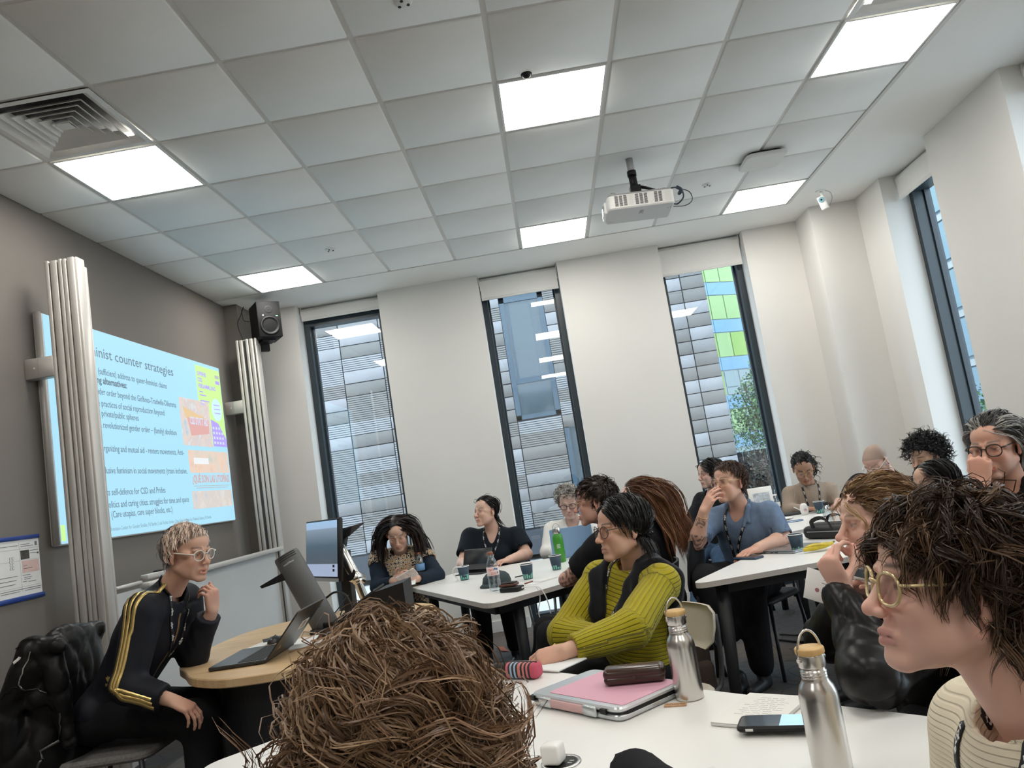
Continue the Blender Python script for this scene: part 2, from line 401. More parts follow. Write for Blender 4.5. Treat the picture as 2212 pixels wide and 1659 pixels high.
MB().prism(offset_poly(pp, -.006), -.388, -.3825, M=PB, bev=.002).build('belly', M_PROJB, e)
gr = MB()
for x0, nc in ((-.155, 3), (-.02, 3), (.105, 2)):
    for c in range(nc):
        for r in range(10): gr.box((x0 + c * .029, -.1505, -.302 - r * .0072), (.021, .002, .0038), M=PB)
tag(gr.build('vent_slots', M_BLACKM, body), kind='stuff')
ff = MB()
for r in range(10): ff.box((.185, -.1503, -.302 - r * .0072), (.045, .0012, .0016), M=PB); ff.box((-.060, -.1503, -.302 - r * .0072), (.024, .0012, .0016), M=PB)
tag(ff.build('vent_fins', mat('projector_fins', (.66, .65, .62), .5), body), kind='stuff')
MB().cyl((-.165, -.10, -.285), (-.165, -.10, -.262), .018, n=14, M=PB).cyl((.17, -.1, -.285), (.17, -.1, -.268), .014, n=12, M=PB).build('foot', M_GREYP, e)
MB().rbox((-.222, .035, -.34), (.02, .19, .082), .008, 2, M=PB).build('lens_surround', mat('projector_bright', (.86, .85, .82), .35), e)
MB().bb(-.235, -.2325, -.02, .08, -.372, -.310, M=PB).build('lens_port', M_BLACK, e)
MB().cyl((-.236, .03, -.341), (-.232, .03, -.341), .024, n=16, M=PB).build('lens', mat('lens_lit', (.6, .7, .9), .05, emit=(.75, .85, 1, 4)), e)
text('logo', 'NEC', .042, PB @ Matrix.Translation((.0, -.035, -.3886)) @ rotm(rx=PI, rz=PI / 2), mat('logo_grey', (.2, .2, .2), .5), e, .0004, 'CENTER')
bt = MB()
for k in range(6): bt.cyl((-.195 + .012 * (k % 3), .10 + .012 * (k // 3), -.3885), (-.195 + .012 * (k % 3), .10 + .012 * (k // 3), -.389), .003, n=8, M=PB)
bt.box((.205, -.06, -.3885), (.004, .02, .001), M=PB); bt.box((.19, -.05, -.3885), (.004, .02, .001), M=PB); bt.build('buttons', M_GREYP, e)
cb = MB().tube(smooth_path([(.2, -.07, -.275), (.25, -.08, -.285), (.285, -.06, -.31), (.285, -.05, -.35), (.25, -.02, -.375), (.225, .0, -.365)], 5), .005, 6)
cb.tube(smooth_path([(.26, -.08, -.29), (.33, -.06, -.32), (.345, -.03, -.37), (.30, 0, -.39), (.225, .02, -.375)], 5), .003, 6).tube(smooth_path([(.25, -.07, -.275), (.275, -.075, -.30), (.262, -.06, -.32), (.285, -.06, -.30)], 4), .012, 7)
cb.build('cable', mat('cable_blueblack', (.02, .035, .06), .4), e)

# loudspeaker in the corner
e = empty('loudspeaker', (-.03, 3.72, 3.14), 0, 'black loudspeaker mounted high in the corner by the window', 'speaker')
Ms = Matrix.Translation((0, 0, 0)) @ rotm(rz=.62)
MB().rbox((0, 0, 0), (.215, .25, .335), .012, 2, M=Ms).build('cabinet', mat('speaker_black', (.006, .006, .007), .6, spec=.2), e)
MB().rbox((0, -.128, 0), (.213, .012, .333), .01, 2, M=Ms).build('baffle', mat('speaker_baffle', (.007, .007, .008), .55, spec=.2), e)
def disc(mb, x, z, r, y0, y1, n=28): mb.cyl((x, y0, z), (x, y1, z), r, n=n, M=Ms)
wf = MB().lathe([(.083, 0), (.088, .004), (.088, .008), (.076, .010), (.070, .004), (.045, -.008), (.03, -.014), (.026, -.008), (.012, -.004), (.0005, -.003)], 32, M=Ms @ Matrix.Translation((0, -.134, -.06)) @ rotm(rx=PI / 2))
wf.build('woofer', M_BLACK, e)
MB().lathe([(.036, 0), (.034, .002), (.02, -.004), (.013, -.002), (.0005, .002)], 24, M=Ms @ Matrix.Translation((0, -.134, .09)) @ rotm(rx=PI / 2)).build('tweeter', M_BLACK, e)
MB().cyl((-.055, -.134, .035), (-.055, -.139, .035), .008, n=12, M=Ms).build('knob', M_GREYP, e)
MB().box((.07, -.135, .03), (.016, .002, .005), M=Ms).build('power_light', mat('green_led', (.3, .9, .4), .3, emit=(.4, 1, .5, 2)), e)
MB().box((0, .02, -.175), (.12, .16, .014), M=Ms).box((0, .10, -.21), (.07, .05, .08), M=Ms).tube([tuple(Ms @ Vector((0, .1, -.2))), (-.16, .22, -.12)], .02, 8).build('wall_bracket', M_BLACK, e)
MB().tube(smooth_path([(-.20, .03, .19), (-.215, -.02, .10), (-.25, -.03, .02), (-.22, -.03, -.12), (-.2, .0, -.2)], 5), .004, 6).tube(smooth_path([(-.21, 0, .16), (-.19, -.03, .05), (-.13, -.05, .02)], 5), .003, 6).build('cable', M_BLACK, e)
# ================================================================== outside
tag(MB().bb(-30, 40, YW + .02, 60, -.2, -.1).bb(XW + .02, 40, -20, YW + .02, -.2, -.1).build('ground', mat('paving', (.40, .40, .39), .9)), kind='structure')
M_T = [mat('facade_tile_pale', (.185, .185, .195), .55, noise=(3, .06)), mat('facade_tile_grey', (.105, .100, .095), .6, noise=(3, .06)), mat('facade_tile_mid', (.14, .138, .14), .6, noise=(3, .06))]
M_LV = [mat('louvre_pale', (.185, .188, .195), .5), mat('louvre_grey', (.125, .12, .115), .5)]
M_JOINT = mat('facade_backing', (.035, .04, .05), .8)
YF = 11.0
fac = empty('tiled_building', (2, YF, 0), 0, 'grey building with flat and louvred tiles across the lane, seen through the windows', 'building')
MB().bb(-5, 3.65, .02, 6, 0, 9).bb(-5, 3.65, -.01, .03, 0, .44).build('wall', M_JOINT, fac)
cx = [-2.75, -1.99, -1.22, -.455, .32, 1.085, 1.85, 2.66, 3.43, 4.2, 4.75, 5.217, 5.65]
rng = random.Random(5)
zr = [.47 + .24 * k for k in range(22)]
cache = {}
def facade_piece(w, kind):
    if (w, kind) in cache: return cache[(w, kind)]
    b = MB()
    if kind == 'tile': b.rbox((0, 0, 0), (w - .018, .03, .225), .003, 1)
    else:
        for k in range(6): b.box((0, 0, -.10 + k * .04), (w - .016, .03, .030))
    cache[(w, kind)] = b.mesh('tile' if kind == 'tile' else 'louvre_panel'); return cache[(w, kind)]
pieces = {}
for ci in range(len(cx) - 1):
    a, b = cx[ci], cx[ci + 1]; w = round(b - a, 3)
    k = 0
    while k < len(zr):
        z = zr[k]; zc = z + .12
        inwin = (ci == 6 and 2.4 < zc < 4.72) or (ci == 7 and zc < 2.25)
        if not inwin:
            lv = rng.random() < (.58 if a < .3 else (.42 if a < 3 else 0))
            mi = rng.randrange(3) if not lv else rng.randrange(2)
            if a > 4: mi = (0, 1, 1, 2, 0, 1)[(k + ci * 2) % 6]
            base = facade_piece(w, 'louvre' if lv else 'tile')
            key = (base.name, mi)
            if key not in pieces:
                me = base.copy(); me.materials.clear(); me.materials.append((M_LV if lv else M_T)[mi]); pieces[key] = me
            link('louvre_panel' if lv else 'tile', pieces[key], None, fac, ((a + b) / 2 - 2, -.015, zc))
        k += 1
M_BF = mat('building_window_frame', (.03, .055, .08), .4); M_BG = mat('building_window_glass', (.035, .055, .07), .08, spec=.6)
def bwin(x0, x1, z0, z1, split):
    f = MB()
    for q in ((x0, x0 + .09, z0, z1), (x1 - .09, x1, z0, z1), (x0, x1, z0, z0 + .08), (x0, x1, z1 - .12, z1)): f.bb(q[0] - 2, q[1] - 2, -.03, .02, q[2], q[3])
    if split: f.bb(x0 - 2, x1 - 2, -.02, .02, split - .05, split + .05); f.bb(x0 + .12 - 2, x0 + .16 - 2, -.01, .02, split, z1)
    fo = f.build('window_frame', M_BF, fac); MB().bb(x0 + .05 - 2, x1 - .05 - 2, .0, .015, z0 + .05, z1 - .05).build('pane', M_BG, fo)
bwin(1.85, 2.66, 2.42, 4.74, 3.13); bwin(2.67, 3.43, .5, 2.27, None)

# coloured tower further back
TW = empty('coloured_tower', (8.3, 22.5, 0), 0.5, 'pale tower with light blue bands and lime green panels seen through the third window', 'building')
M_TB = mat('tower_blue', (.16, .30, .42), .4); M_TG = [mat('tower_green', (.22, .36, .08), .5), mat('tower_green_pale', (.27, .40, .17), .5)]; M_TW = mat('tower_white', (.33, .39, .42), .5); M_TGL = mat('tower_glass', (.26, .32, .33), .25)
MB().bb(-1.2, 9, .02, 5, 0, 14).build('wall', M_TW, TW)
gx = [-1.2 + .62 * k for k in range(11)]
pan = {}
def tpanel(w, h, m, nm, x, z, d=.04):
    key = (round(w, 3), round(h, 3), m.name)
    if key not in pan: pan[key] = MB().box((0, 0, 0), (w, d, h)).mesh(nm); pan[key].materials.append(m)
    return link(nm, pan[key], None, TW, (x, 0, z))
rg = random.Random(11)
FZ = 1.28
for fl in range(8):
    z0 = fl * FZ
    for k in range(10):
        xc = gx[k] + .31
        if k % 2 == 0: tpanel(1.22, .42, M_TB, 'band_panel', xc + .31, z0 + .21)
        g = rg.random() < .42
        if g: tpanel(.58, .80, M_TG[rg.randrange(2)], 'green_panel', xc, z0 + .85)
        else:
            tpanel(.50, .52, M_TGL, 'pane', xc, z0 + .98); tpanel(.50, .22, M_TGL, 'pane', xc, z0 + .58)
# glass building beyond the right wall
GB = empty('glass_building', (13, 12, 0), 0, 'pale blue glazed building seen through the right wall window', 'building')
MB().bb(.05, 6, -4, 9, 0, 9).build('wall', mat('glass_building_wall', (.30, .38, .43), .5), GB)
gp = MB().box((0, 0, 0), (.05, .56, .95)).mesh('pane'); gp.materials.append(mat('glass_building_pane', (.26, .35, .41), .15)); gd = MB().box((0, 0, 0), (.06, .56, .16)).mesh('spandrel'); gd.materials.append(mat('spandrel_white', (.42, .45, .46), .5))
for k in range(12):
    for q in range(6):
        link('pane', gp, None, GB, (0, -1 + k * .6, .6 + q * 1.25)); link('spandrel', gd, None, GB, (0, -1 + k * .6, 1.2 + q * 1.25))

# greenery
def leaf_mass(name, blobs, n, size, cols, seed, parent):
    """leaves as small folded quads on the skins of several blobs; one mesh with a colour attribute"""
    r = np.random.default_rng(seed)
    w = np.array([b[3] ** 2 for b in blobs]); w = w / w.sum()
    idx = r.choice(len(blobs), n, p=w); B = np.array(blobs)[idx]
    d = r.normal(size=(n, 3)); d /= np.linalg.norm(d, axis=1)[:, None]
    c = B[:, :3] + d * B[:, 3:4] * (r.random((n, 1)) ** .35) * np.array([1, 1, 1.0])
    t = r.normal(size=(n, 3)); t /= np.linalg.norm(t, axis=1)[:, None]
    s = np.cross(t, d + r.normal(size=(n, 3)) * .5); s /= np.linalg.norm(s, axis=1)[:, None] + 1e-9
    sz = size * (.6 + .8 * r.random((n, 1)))
    V = np.stack([c - t * sz, c - s * sz * .45, c + t * sz, c + s * sz * .45], 1).reshape(-1, 3)
    me = bpy.data.meshes.new(name); F = np.arange(4 * n).reshape(n, 4)
    me.from_pydata(V.tolist(), [], F.tolist())
    ca = me.color_attributes.new('Col', 'FLOAT_COLOR', 'POINT')
    cc = np.array(cols)[r.integers(0, len(cols), n)] * (.7 + .6 * r.random((n, 1)))
    ca.data.foreach_set('color', np.repeat(np.c_[cc, np.ones(n)], 4, axis=0).astype(np.float32).ravel())
    return link(name, me, mat('leaves', (.1, .2, .05), .6, attr='Col'), parent)
G1 = [(.07, .16, .06), (.10, .22, .07), (.05, .12, .06)]
def tree(x, y, label, blobs, n, size, cols, seed, hh, name='leafy_tree', cat='tree'):
    e = empty(name, (x, y, -.1), 0, label, cat, 'trees and bushes outside')
    b = MB().cyl((0, 0, 0), (.03, 0, hh), .06, .035, 8)
    for k in range(5): a = k * 1.26; b.tube([(.02, 0, hh * .55), (.25 * math.cos(a), .25 * math.sin(a), hh * .8), (.4 * math.cos(a), .4 * math.sin(a), hh)], [.03, .02, .01], 6)
    b.build('trunk', mat('bark', (.06, .045, .035), .9), e); leaf_mass('foliage', blobs, n, size, cols, seed, e)
tree(6.75, 12.9, 'slim green tree in front of the tower, in the third window', [(0, 0, 2.6, .35), (-.15, 0, 2.2, .5), (.25, 0, 2.3, .45), (-.3, .1, 1.75, .5), (.2, 0, 1.7, .6), (.1, 0, 3.0, .22), (.5, 0, 1.6, .5)], 5200, .035, G1, 3, 2.6)
tree(6.2, 12.0, 'dark reddish bush below the tree, in the third window', [(0, 0, .95, .34), (-.15, 0, .7, .3), (.2, 0, .75, .3)], 1800, .035, [(.07, .05, .045), (.045, .04, .035), (.06, .07, .05)], 4, .9, 'dark_bush', 'bush')
tree(6.55, 10.9, 'bright green bush low in the third window', [(0, 0, .9, .28), (.1, 0, .62, .28), (-.1, 0, .5, .2), (.12, 0, .35, .25)], 1700, .035, [(.13, .30, .06), (.18, .36, .10), (.08, .2, .05)], 6, .8, 'bright_bush', 'bush')
tree(11.6, 13.4, 'green tree at the foot of the glass building', [(0, 0, 1.2, .8), (0, .6, 1.0, .7), (-.2, -.6, .8, .7)], 2600, .05, G1, 8, 1.3)
fe = empty('timber_fence', (6.3, 13.4, -.1), 0, 'dark timber fence behind the bushes', 'fence')
fb = MB().box((0, 0, .65), (.11, .03, 1.3)).mesh('board'); fb.materials.append(mat('fence_timber', (.03, .032, .035), .8))
for k in range(22): link('board', fb, None, fe, (-.55 + k * .125, 0, 0))
# ================================================================== screen wall
def flat(x, y, z): return Matrix.Translation((x, y, z)) @ Matrix(((0, 0, 1, 0), (1, 0, 0, 0), (0, 1, 0, 0), (0, 0, 0, 1)))   # local xy plane stood up, facing +x
def lit(name, c, k=.62): return mat(name, tuple(q * .14 for q in c), .6, emit=(*c, k * .86))
M_SL = lit('slide_blue', (.44, .80, 1.0), .52); M_TX = mat('slide_text', (.03, .03, .04), .6, emit=(.2, .3, .38, .32))
scr = empty('projection_screen', (-.43, 2.26, 1.39), 0, 'white projection board with a pale blue slide of text and pictures', 'screen')
SX = -.412
def on_scr(o):
    o.parent = scr; o.matrix_parent_inverse = Matrix.Translation((.43, -2.26, -1.39)); return o
on_scr(MB().rbox(((-.447 + SX) / 2, 2.26, 2.066), (.033, 2.44, 1.352), .012, 2).build('board', M_WHITE))
on_scr(MB().tube([(SX - .004, 1.046, 1.395), (SX - .004, 1.046, 2.737)], .019, 10).build('edge_trim', M_ALU))
on_scr(MB().bb(SX, SX + .0015, 1.085, 3.47, 1.40, 2.735).build('slide', M_SL))
def sl_text(s, y0, y1, z, size, m=M_TX, bold=0.0, xo=.003):
    o = text('slide_text', s, size, Matrix.Identity(4), m, None, .0003, 'LEFT', bold)
    w = max(v.co.x for v in o.data.vertices); k = (y1 - y0) / w
    o.data.transform(flat(SX + xo, y0, z) @ Matrix.Diagonal((k, 1, 1, 1))); on_scr(o); return o
sl_text('minist counter strategies', 1.505, 2.609, 2.556, .098)
for s, a, b, z, bo in [('(sufficient) address to queer-feminist claims', 1.593, 2.485, 2.443, 0), ('ng alternatives:', 1.57, 1.923, 2.383, .0016), ('nder order beyond the Girlboss-Tradwife-Dilemma', 1.56, 2.603, 2.308, 0),
        ('e practices of social reproduction beyond', 1.560, 2.406, 2.231, 0), ('private/public spheres', 1.589, 2.034, 2.166, 0), ('a revolutionized gender order \u2013 (family) abolition', 1.560, 2.564, 2.091, 0),
        ('organizing and mutual aid - renters movements, Anti-', 1.55, 2.648, 1.941, 0), ('clusive feminism in social movements (trans inclusive,', 1.55, 2.67, 1.799, 0), ('ss self-defence for CSD and Prides', 1.565, 2.305, 1.660, 0),
        ('politics and caring cities: struggles for time and space', 1.55, 2.651, 1.582, 0), ('(Care utopias, care super blocks, etc.)', 1.594, 2.377, 1.518, 0)]:
    sl_text(s, a, b, z, .062, bold=bo)
sl_text('-Brentano-Center for Gender Studies, FU Berlin | Lola Fischer Irmler, Otto-Suhr-Institute for Political Science, FU Berlin', 1.56, 3.0, 1.437, .036, lit('slide_faint', (.33, .52, .62), .4))
def spic(name, y0, y1, z0, z1, m, xo=.002): return on_scr(MB().bb(SX + xo, SX + xo + .0008, y0, y1, z0, z1).build(name, m))
M_PG = lit('slide_green', (.55, .86, .30)); M_PV = lit('slide_violet', (.42, .33, .86)); M_PK = lit('slide_grey', (.52, .55, .55), .5)
spic('slide_picture', 3.0, 3.462, 2.03, 2.705, M_PG, .002)
def photo_mat(name, cols, sc):
    m = mat(name, (.5, .5, .5), .6); n = m.node_tree.nodes; l = m.node_tree.links; b = n['Principled BSDF']
    tc = n.new('ShaderNodeTexCoord'); v = n.new('ShaderNodeTexVoronoi'); v.inputs['Scale'].default_value = sc; v.inputs['Randomness'].default_value = 1
    no = n.new('ShaderNodeTexNoise'); no.inputs['Scale'].default_value = sc * .8; no.inputs['Detail'].default_value = 6
    l.new(tc.outputs['Object'], no.inputs['Vector'])
    r = n.new('ShaderNodeValToRGB'); r.color_ramp.interpolation = 'B_SPLINE'
    while len(r.color_ramp.elements) < len(cols): r.color_ramp.elements.new(.5)
    for k, c in enumerate(cols): r.color_ramp.elements[k].position = .3 + .4 * k / (len(cols) - 1); r.color_ramp.elements[k].color = (*c, 1)
    l.new(no.outputs['Fac'], r.inputs[0]); b.inputs['Base Color'].default_value = (.06, .06, .06, 1); l.new(r.outputs[0], b.inputs['Emission Color']); b.inputs['Emission Strength'].default_value = .55
    return m
spic('slide_picture', 2.655, 3.175, 2.02, 2.40, photo_mat('slide_photo_parade', [(.35, .5, .65), (.62, .62, .6), (.75, .55, .45), (.5, .5, .55), (.8, .8, .75), (.55, .42, .6)], 9), .004)
bn = MB().add([(SX + .006, 2.76, 2.245), (SX + .006, 3.14, 2.25), (SX + .006, 3.13, 2.13), (SX + .006, 2.80, 2.10)], [(0, 1, 2, 3)]); on_scr(bn.build('slide_picture', lit('slide_red', (.80, .45, .42), .5)))
bn = MB().add([(SX + .0055, 2.70, 2.33), (SX + .0055, 3.14, 2.25), (SX + .0055, 3.14, 2.21), (SX + .0055, 2.74, 2.24)], [(0, 1, 2, 3)]); on_scr(bn.build('slide_picture', lit('slide_orange', (.85, .62, .35), .5)))
sl_text('CSD STATT AfD', 2.80, 3.12, 2.195, .085, lit('slide_lavender', (.62, .66, .85), .6), .002, .007)
spic('slide_picture', 2.72, 3.45, 1.805, 1.985, photo_mat('slide_photo_fair', [(.45, .55, .5), (.72, .55, .42), (.62, .58, .55), (.85, .55, .38), (.6, .5, .45)], 11), .002)
spic('slide_picture', 2.80, 3.06, 1.875, 1.925, lit('slide_sign', (.78, .80, .82), .6), .004)
sl_text('\u00bfQU\u00c9 SON LAS UTOP\u00cdAS?', 2.745, 3.43, 1.728, .085, lit('slide_rose', (.72, .45, .42), .5), .0022)
for k, (a, b) in enumerate([(2.76, 3.42), (2.80, 3.38)]): spic('slide_picture', a, b, 1.698 - k * .016, 1.703 - k * .016, M_PK)
spic('slide_picture', 2.715, 3.445, 1.522, 1.660, photo_mat('slide_photo_street', [(.45, .5, .6), (.68, .62, .55), (.55, .5, .5), (.75, .66, .55), (.5, .62, .72)], 12), .002)
sl_text('OFFENE', 3.02, 3.19, 2.620, .05, M_PV, .0015); sl_text('CSD', 3.02, 3.11, 2.568, .05, M_PV, .0015); sl_text('VERSAMMLUNG', 3.02, 3.35, 2.516, .05, M_PV, .0015)
for k in range(4): spic('slide_picture', 3.03, 3.10 + .05 * ((k * 7) % 3), 2.478 - k * .028 - (.02 if k > 1 else 0), 2.488 - k * .028 - (.02 if k > 1 else 0), M_PV, .004)
spic('slide_picture', 3.36, 3.44, 2.63, 2.66, M_PK, .004); spic('slide_picture', 3.36, 3.44, 2.58, 2.61, M_PV, .004)
bu = MB().cyl((SX + .003, 3.33, 2.35), (SX + .0042, 3.33, 2.35), .098, n=28); on_scr(bu.build('slide_picture', lit('slide_bubble', (.62, .88, 1.0), .55)))
for k in range(3): spic('slide_picture', 3.275, 3.39, 2.385 - k * .035, 2.393 - k * .035, M_PV, .006)
pb = MB().add([(SX + .004, 3.19, 2.26), (SX + .004, 3.33, 2.23), (SX + .004, 3.46, 2.10), (SX + .004, 3.46, 2.03), (SX + .004, 3.19, 2.03)], [(0, 1, 2, 3, 4)]); on_scr(pb.build('slide_picture', M_PV))
for r in range(4):
    for c in range(4): spic('slide_picture', 3.205 + c * .055, 3.205 + c * .055 + .03, 2.05 + r * .042, 2.07 + r * .042, M_PG if r == 3 and c > 2 else lit('slide_pale', (.72, .82, .95), .5), .006)
spic('slide_picture', 1.085, 1.125, 1.415, 1.505, M_PG)

def column(y0, name_label, brk):
    e = empty('board_column', (-.19, y0 + .05, 0), 0, name_label, 'column', 'aluminium columns of the sliding board')
    def P(o): o.parent = e; o.matrix_parent_inverse = Matrix.Translation((.19, -y0 - .05, 0)); return o
    y1 = y0 + .105; zt = 2.99
    P(MB().bb(-.277, -.108, y0 + .014, y1 - .004, 0, zt - .012).build('core', mat('column_dark', (.05, .05, .05), .5)))
    prof = [(-.285, -.262), (-.255, -.215), (-.208, -.186), (-.184, -.160), (-.154, -.115)]
    if brk == 2: prof = [(-.285, -.262), (-.252, -.222), (-.195, -.170), (-.160, -.128)]
    for k, (a, b) in enumerate(prof): P(MB().rbox(((a + b) / 2, y0 + .012, zt / 2 - .003 * (k % 2)), (b - a, .026, zt), .003, 1).build('profile', M_ALU))
    P(MB().rbox((-.109, y0 + .045, zt / 2), (.018, .075, zt), .004, 1).build('profile', M_ALU)); P(MB().rbox((-.107, y0 + .094, zt / 2 - .02), (.012, .022, zt - .04), .003, 1).build('profile', M_ALU))
    if brk == 2: P(MB().bb(-.222, -.195, y0 + .02, y0 + .03, 0, zt).build('groove', mat('column_grey', (.5, .5, .5), .4, metal=.5)))
    P(MB().rbox((-.365, y0 + .03, 2.385), (.165, .07, .115), .003, 1).build('wall_bracket', M_ALU)); P(MB().box((-.365, y0 - .0065, 2.385), (.0015, .001, .113)).build('bracket_joint', M_GREYP))
    P(MB().cyl((-.39, y0 - .008, 2.385), (-.39, y0 - .004, 2.385), .005, n=8).build('screw', M_WHITE))
column(.947, 'tall grooved aluminium column left of the slide', 1); column(3.60, 'tall grooved aluminium column right of the slide', 2)
e = empty('lowered_whiteboard', (-.15, 2.33, .45), 0, 'lowered whiteboard behind the speaker with an aluminium top rail', 'whiteboard')
def P(o): o.parent = e; o.matrix_parent_inverse = Matrix.Translation((.15, -2.33, -.45)); return o
P(MB().bb(-.165, -.145, 1.075, 3.66, .22, 1.075).build('board', mat('whiteboard', (.60, .61, .60), .35, noise=(2, .05))))
P(MB().rbox((-.125, 2.52, 1.088), (.07, 2.28, .034), .006, 1).build('top_rail', M_ALU)); P(MB().bb(-.147, -.138, 1.068, 1.10, .22, 1.12).bb(-.147, -.128, 3.635, 3.67, .22, 1.075).build('side_frame', M_ALU))
P(MB().rbox((-.13, 1.22, 1.108), (.03, .27, .022), .006, 1).build('corner_rail', M_ALU))
o = MB().rbox((-.125, 1.50, 1.132), (.05, .22, .03), .006, 2).build('pen_tray', M_ALU); tag(o, 'aluminium pen tray clipped on the lowered whiteboard', 'tray')
o = MB().rbox((-.125, 1.56, 1.153), (.025, .09, .010), .003, 1).build('board_marker', M_BLACK); tag(o, 'black marker lying on the pen tray', 'marker')

# notice with blue rails
e = empty('notice_poster', (X0, .79, 1.14), 0, 'printed notice with blue top and bottom rails on the wall', 'poster')
def P(o): o.parent = e; o.matrix_parent_inverse = Matrix.Translation((-X0, -.79, -1.14)); return o
M_PAPER = mat('paper', (.78, .78, .76), .8); M_NAVY = mat('navy_rail', (.015, .05, .25), .4); M_INK = mat('printed_ink', (.10, .10, .11), .8)
XN = X0 + .006
P(MB().bb(X0 + .001, XN, .50, .935, 1.165, 1.455).build('sheet', M_PAPER)); P(MB().rbox((X0 + .006, .715, 1.463), (.012, .45, .022), .003, 1).build('top_rail', M_NAVY)); P(MB().rbox((X0 + .006, .72, 1.152), (.012, .46, .026), .003, 1).build('bottom_rail', M_NAVY))
def ns(y0, y1, z0, z1, m, nm='print', x=.0006): P(MB().bb(XN, XN + x, y0, y1, z0, z1).build(nm, m))
ns(.79, .925, 1.28, 1.342, mat('notice_pink', (.70, .50, .46), .8)); ns(.785, .853, 1.35, 1.397, mat('notice_photo', (.06, .055, .05), .8, noise=(40, .6)))
ns(.902, .92, 1.415, 1.437, mat('notice_logo', (.2, .2, .22), .8)); ns(.915, .928, 1.37, 1.38, M_INK)
for y0, y1, z in [(.60, .77, 1.425), (.79, .86, 1.428), (.79, .89, 1.418), (.86, .925, 1.392), (.86, .91, 1.378), (.80, .83, 1.315), (.80, .87, 1.302), (.79, .85, 1.268), (.80, .86, 1.256), (.80, .85, 1.247), (.79, .82, 1.235), (.83, .89, 1.232), (.62, .75, 1.27), (.62, .74, 1.25), (.62, .73, 1.23), (.60, .93, 1.20), (.62, .76, 1.19), (.80, .92, 1.19)]:
    ns(y0, y1, z - .0012, z + .0012, M_INK, x=.0009)
for z in (1.405, 1.345, 1.21): ns(.5, .93, z, z + .001, M_GREYP, x=.0005)
ns(.778, .779, 1.19, 1.44, M_GREYP, x=.0005)
for r in range(4):
    for c in range(2): ns(.70 + c * .018, .714 + c * .018, 1.305 + r * .017, 1.318 + r * .017, M_GREYP, x=.0012); ns(.7015 + c * .018, .7125 + c * .018, 1.3065 + r * .017, 1.3165 + r * .017, M_PAPER, x=.0018)
tag(MB().bb(X0, X0 + .02, .3, .556, 0, .62).build('trim_1', M_WHITE), kind='structure')

# ================================================================== lectern desk
M_WOOD = mat('beech_veneer', (.60, .42, .23), .42); 
def wood_grain(m, c1, c2, sc=(3, 40, 3)):
    n = m.node_tree.nodes; l = m.node_tree.links; b = n['Principled BSDF']
    tc = n.new('ShaderNodeTexCoord'); mp = n.new('ShaderNodeMapping'); mp.inputs['Scale'].default_value = sc
    no = n.new('ShaderNodeTexNoise'); no.inputs['Scale'].default_value = 1.5; no.inputs['Detail'].default_value = 8; no.inputs['Distortion'].default_value = .6
    r = n.new('ShaderNodeValToRGB'); r.color_ramp.elements[0].position = .35; r.color_ramp.elements[0].color = (*c1, 1); r.color_ramp.elements[1].position = .68; r.color_ramp.elements[1].color = (*c2, 1)
    l.new(tc.outputs['Object'], mp.inputs[0]); l.new(mp.outputs[0], no.inputs['Vector']); l.new(no.outputs['Fac'], r.inputs[0]); l.new(r.outputs[0], b.inputs['Base Color'])
wood_grain(M_WOOD, (.56, .37, .19), (.68, .49, .28))
DZ = .775
dpoly = [(p.x, p.y) for p in smooth_path([(.70, .13), (.80, -.02), (.959, -.134), (1.098, -.16), (1.205, -.15), (1.32, -.09), (1.46, .04), (1.62, .28), (1.70, .60)], 4)]
dback = [(p.x, p.y) for p in smooth_path([(1.70, .60), (1.62, 1.05), (1.30, 1.32), (.95, 1.31), (.801, 1.257), (.642, 1.111), (.575, .95), (.548, .70), (.56, .45), (.60, .28), (.70, .13)], 4)]
dp = dpoly + dback[1:-1]
desk = empty('lectern_desk', (1.1, .6, 0), 0, 'beech topped lectern desk with a black curved base, in front of the speaker', 'desk')
def PD(o, e=desk, c=(1.1, .6, 0)): o.parent = e; o.matrix_parent_inverse = Matrix.Translation((-c[0], -c[1], -c[2])); return o
PD(MB().prism(dp, DZ - .036, DZ, bev=.004).build('desktop', M_WOOD))
PD(MB().prism([(max(.66, 1.12 + (x - 1.12) * .80), .58 + (y - .58) * .86) for x, y in offset_poly(dp, -.03)], 0, DZ - .037).build('base_panel', M_BLACKM))
def thing(name, label, cat, loc, rz=0, group=None): return empty(name, loc, rz, label, cat, group)

# speaker's laptop
M_LAP = mat('laptop_dark_shell', (.035, .034, .034), .32, metal=.3); M_KEY = mat('keycaps', (.012, .012, .012), .6); M_DECK = mat('laptop_deck', (.11, .12, .13), .35, metal=.5)
e = thing('laptop', 'open dark laptop with stickers on its lid, on the beech desk', 'laptop', (.965, .22, DZ), rz=0)
MB().prism(round_poly([(-.125, -.18), (.12, -.18), (.12, .18), (-.125, .18)], .012), .002, .016, bev=.003).build('base', M_LAP, e)
MB().bb(-.122, .118, -.177, .177, .0162, .0168).build('deck', M_DECK, e)
for r in range(6):
    for c in range(14):
        if r == 5 and 4 <= c <= 8: continue
        MB().box((.095 - r * .0185, -.150 + c * .0231, .0178), (.0155, .0195, .002)).build('key', M_KEY, e) if (r + c) == 0 else None
km = MB().box((0, 0, 0), (.0155, .0195, .002)).mesh('key')
for o_ in [c for c in e.children if c.name.startswith('key')]: bpy.data.objects.remove(o_)
for r in range(6):
    for c in range(14): link('key', km, M_KEY, e, (.095 - r * .0185, -.150 + c * .0231, .0175))
ML = Matrix.Translation((.122, 0, .012)) @ rotm(ry=math.radians(42))
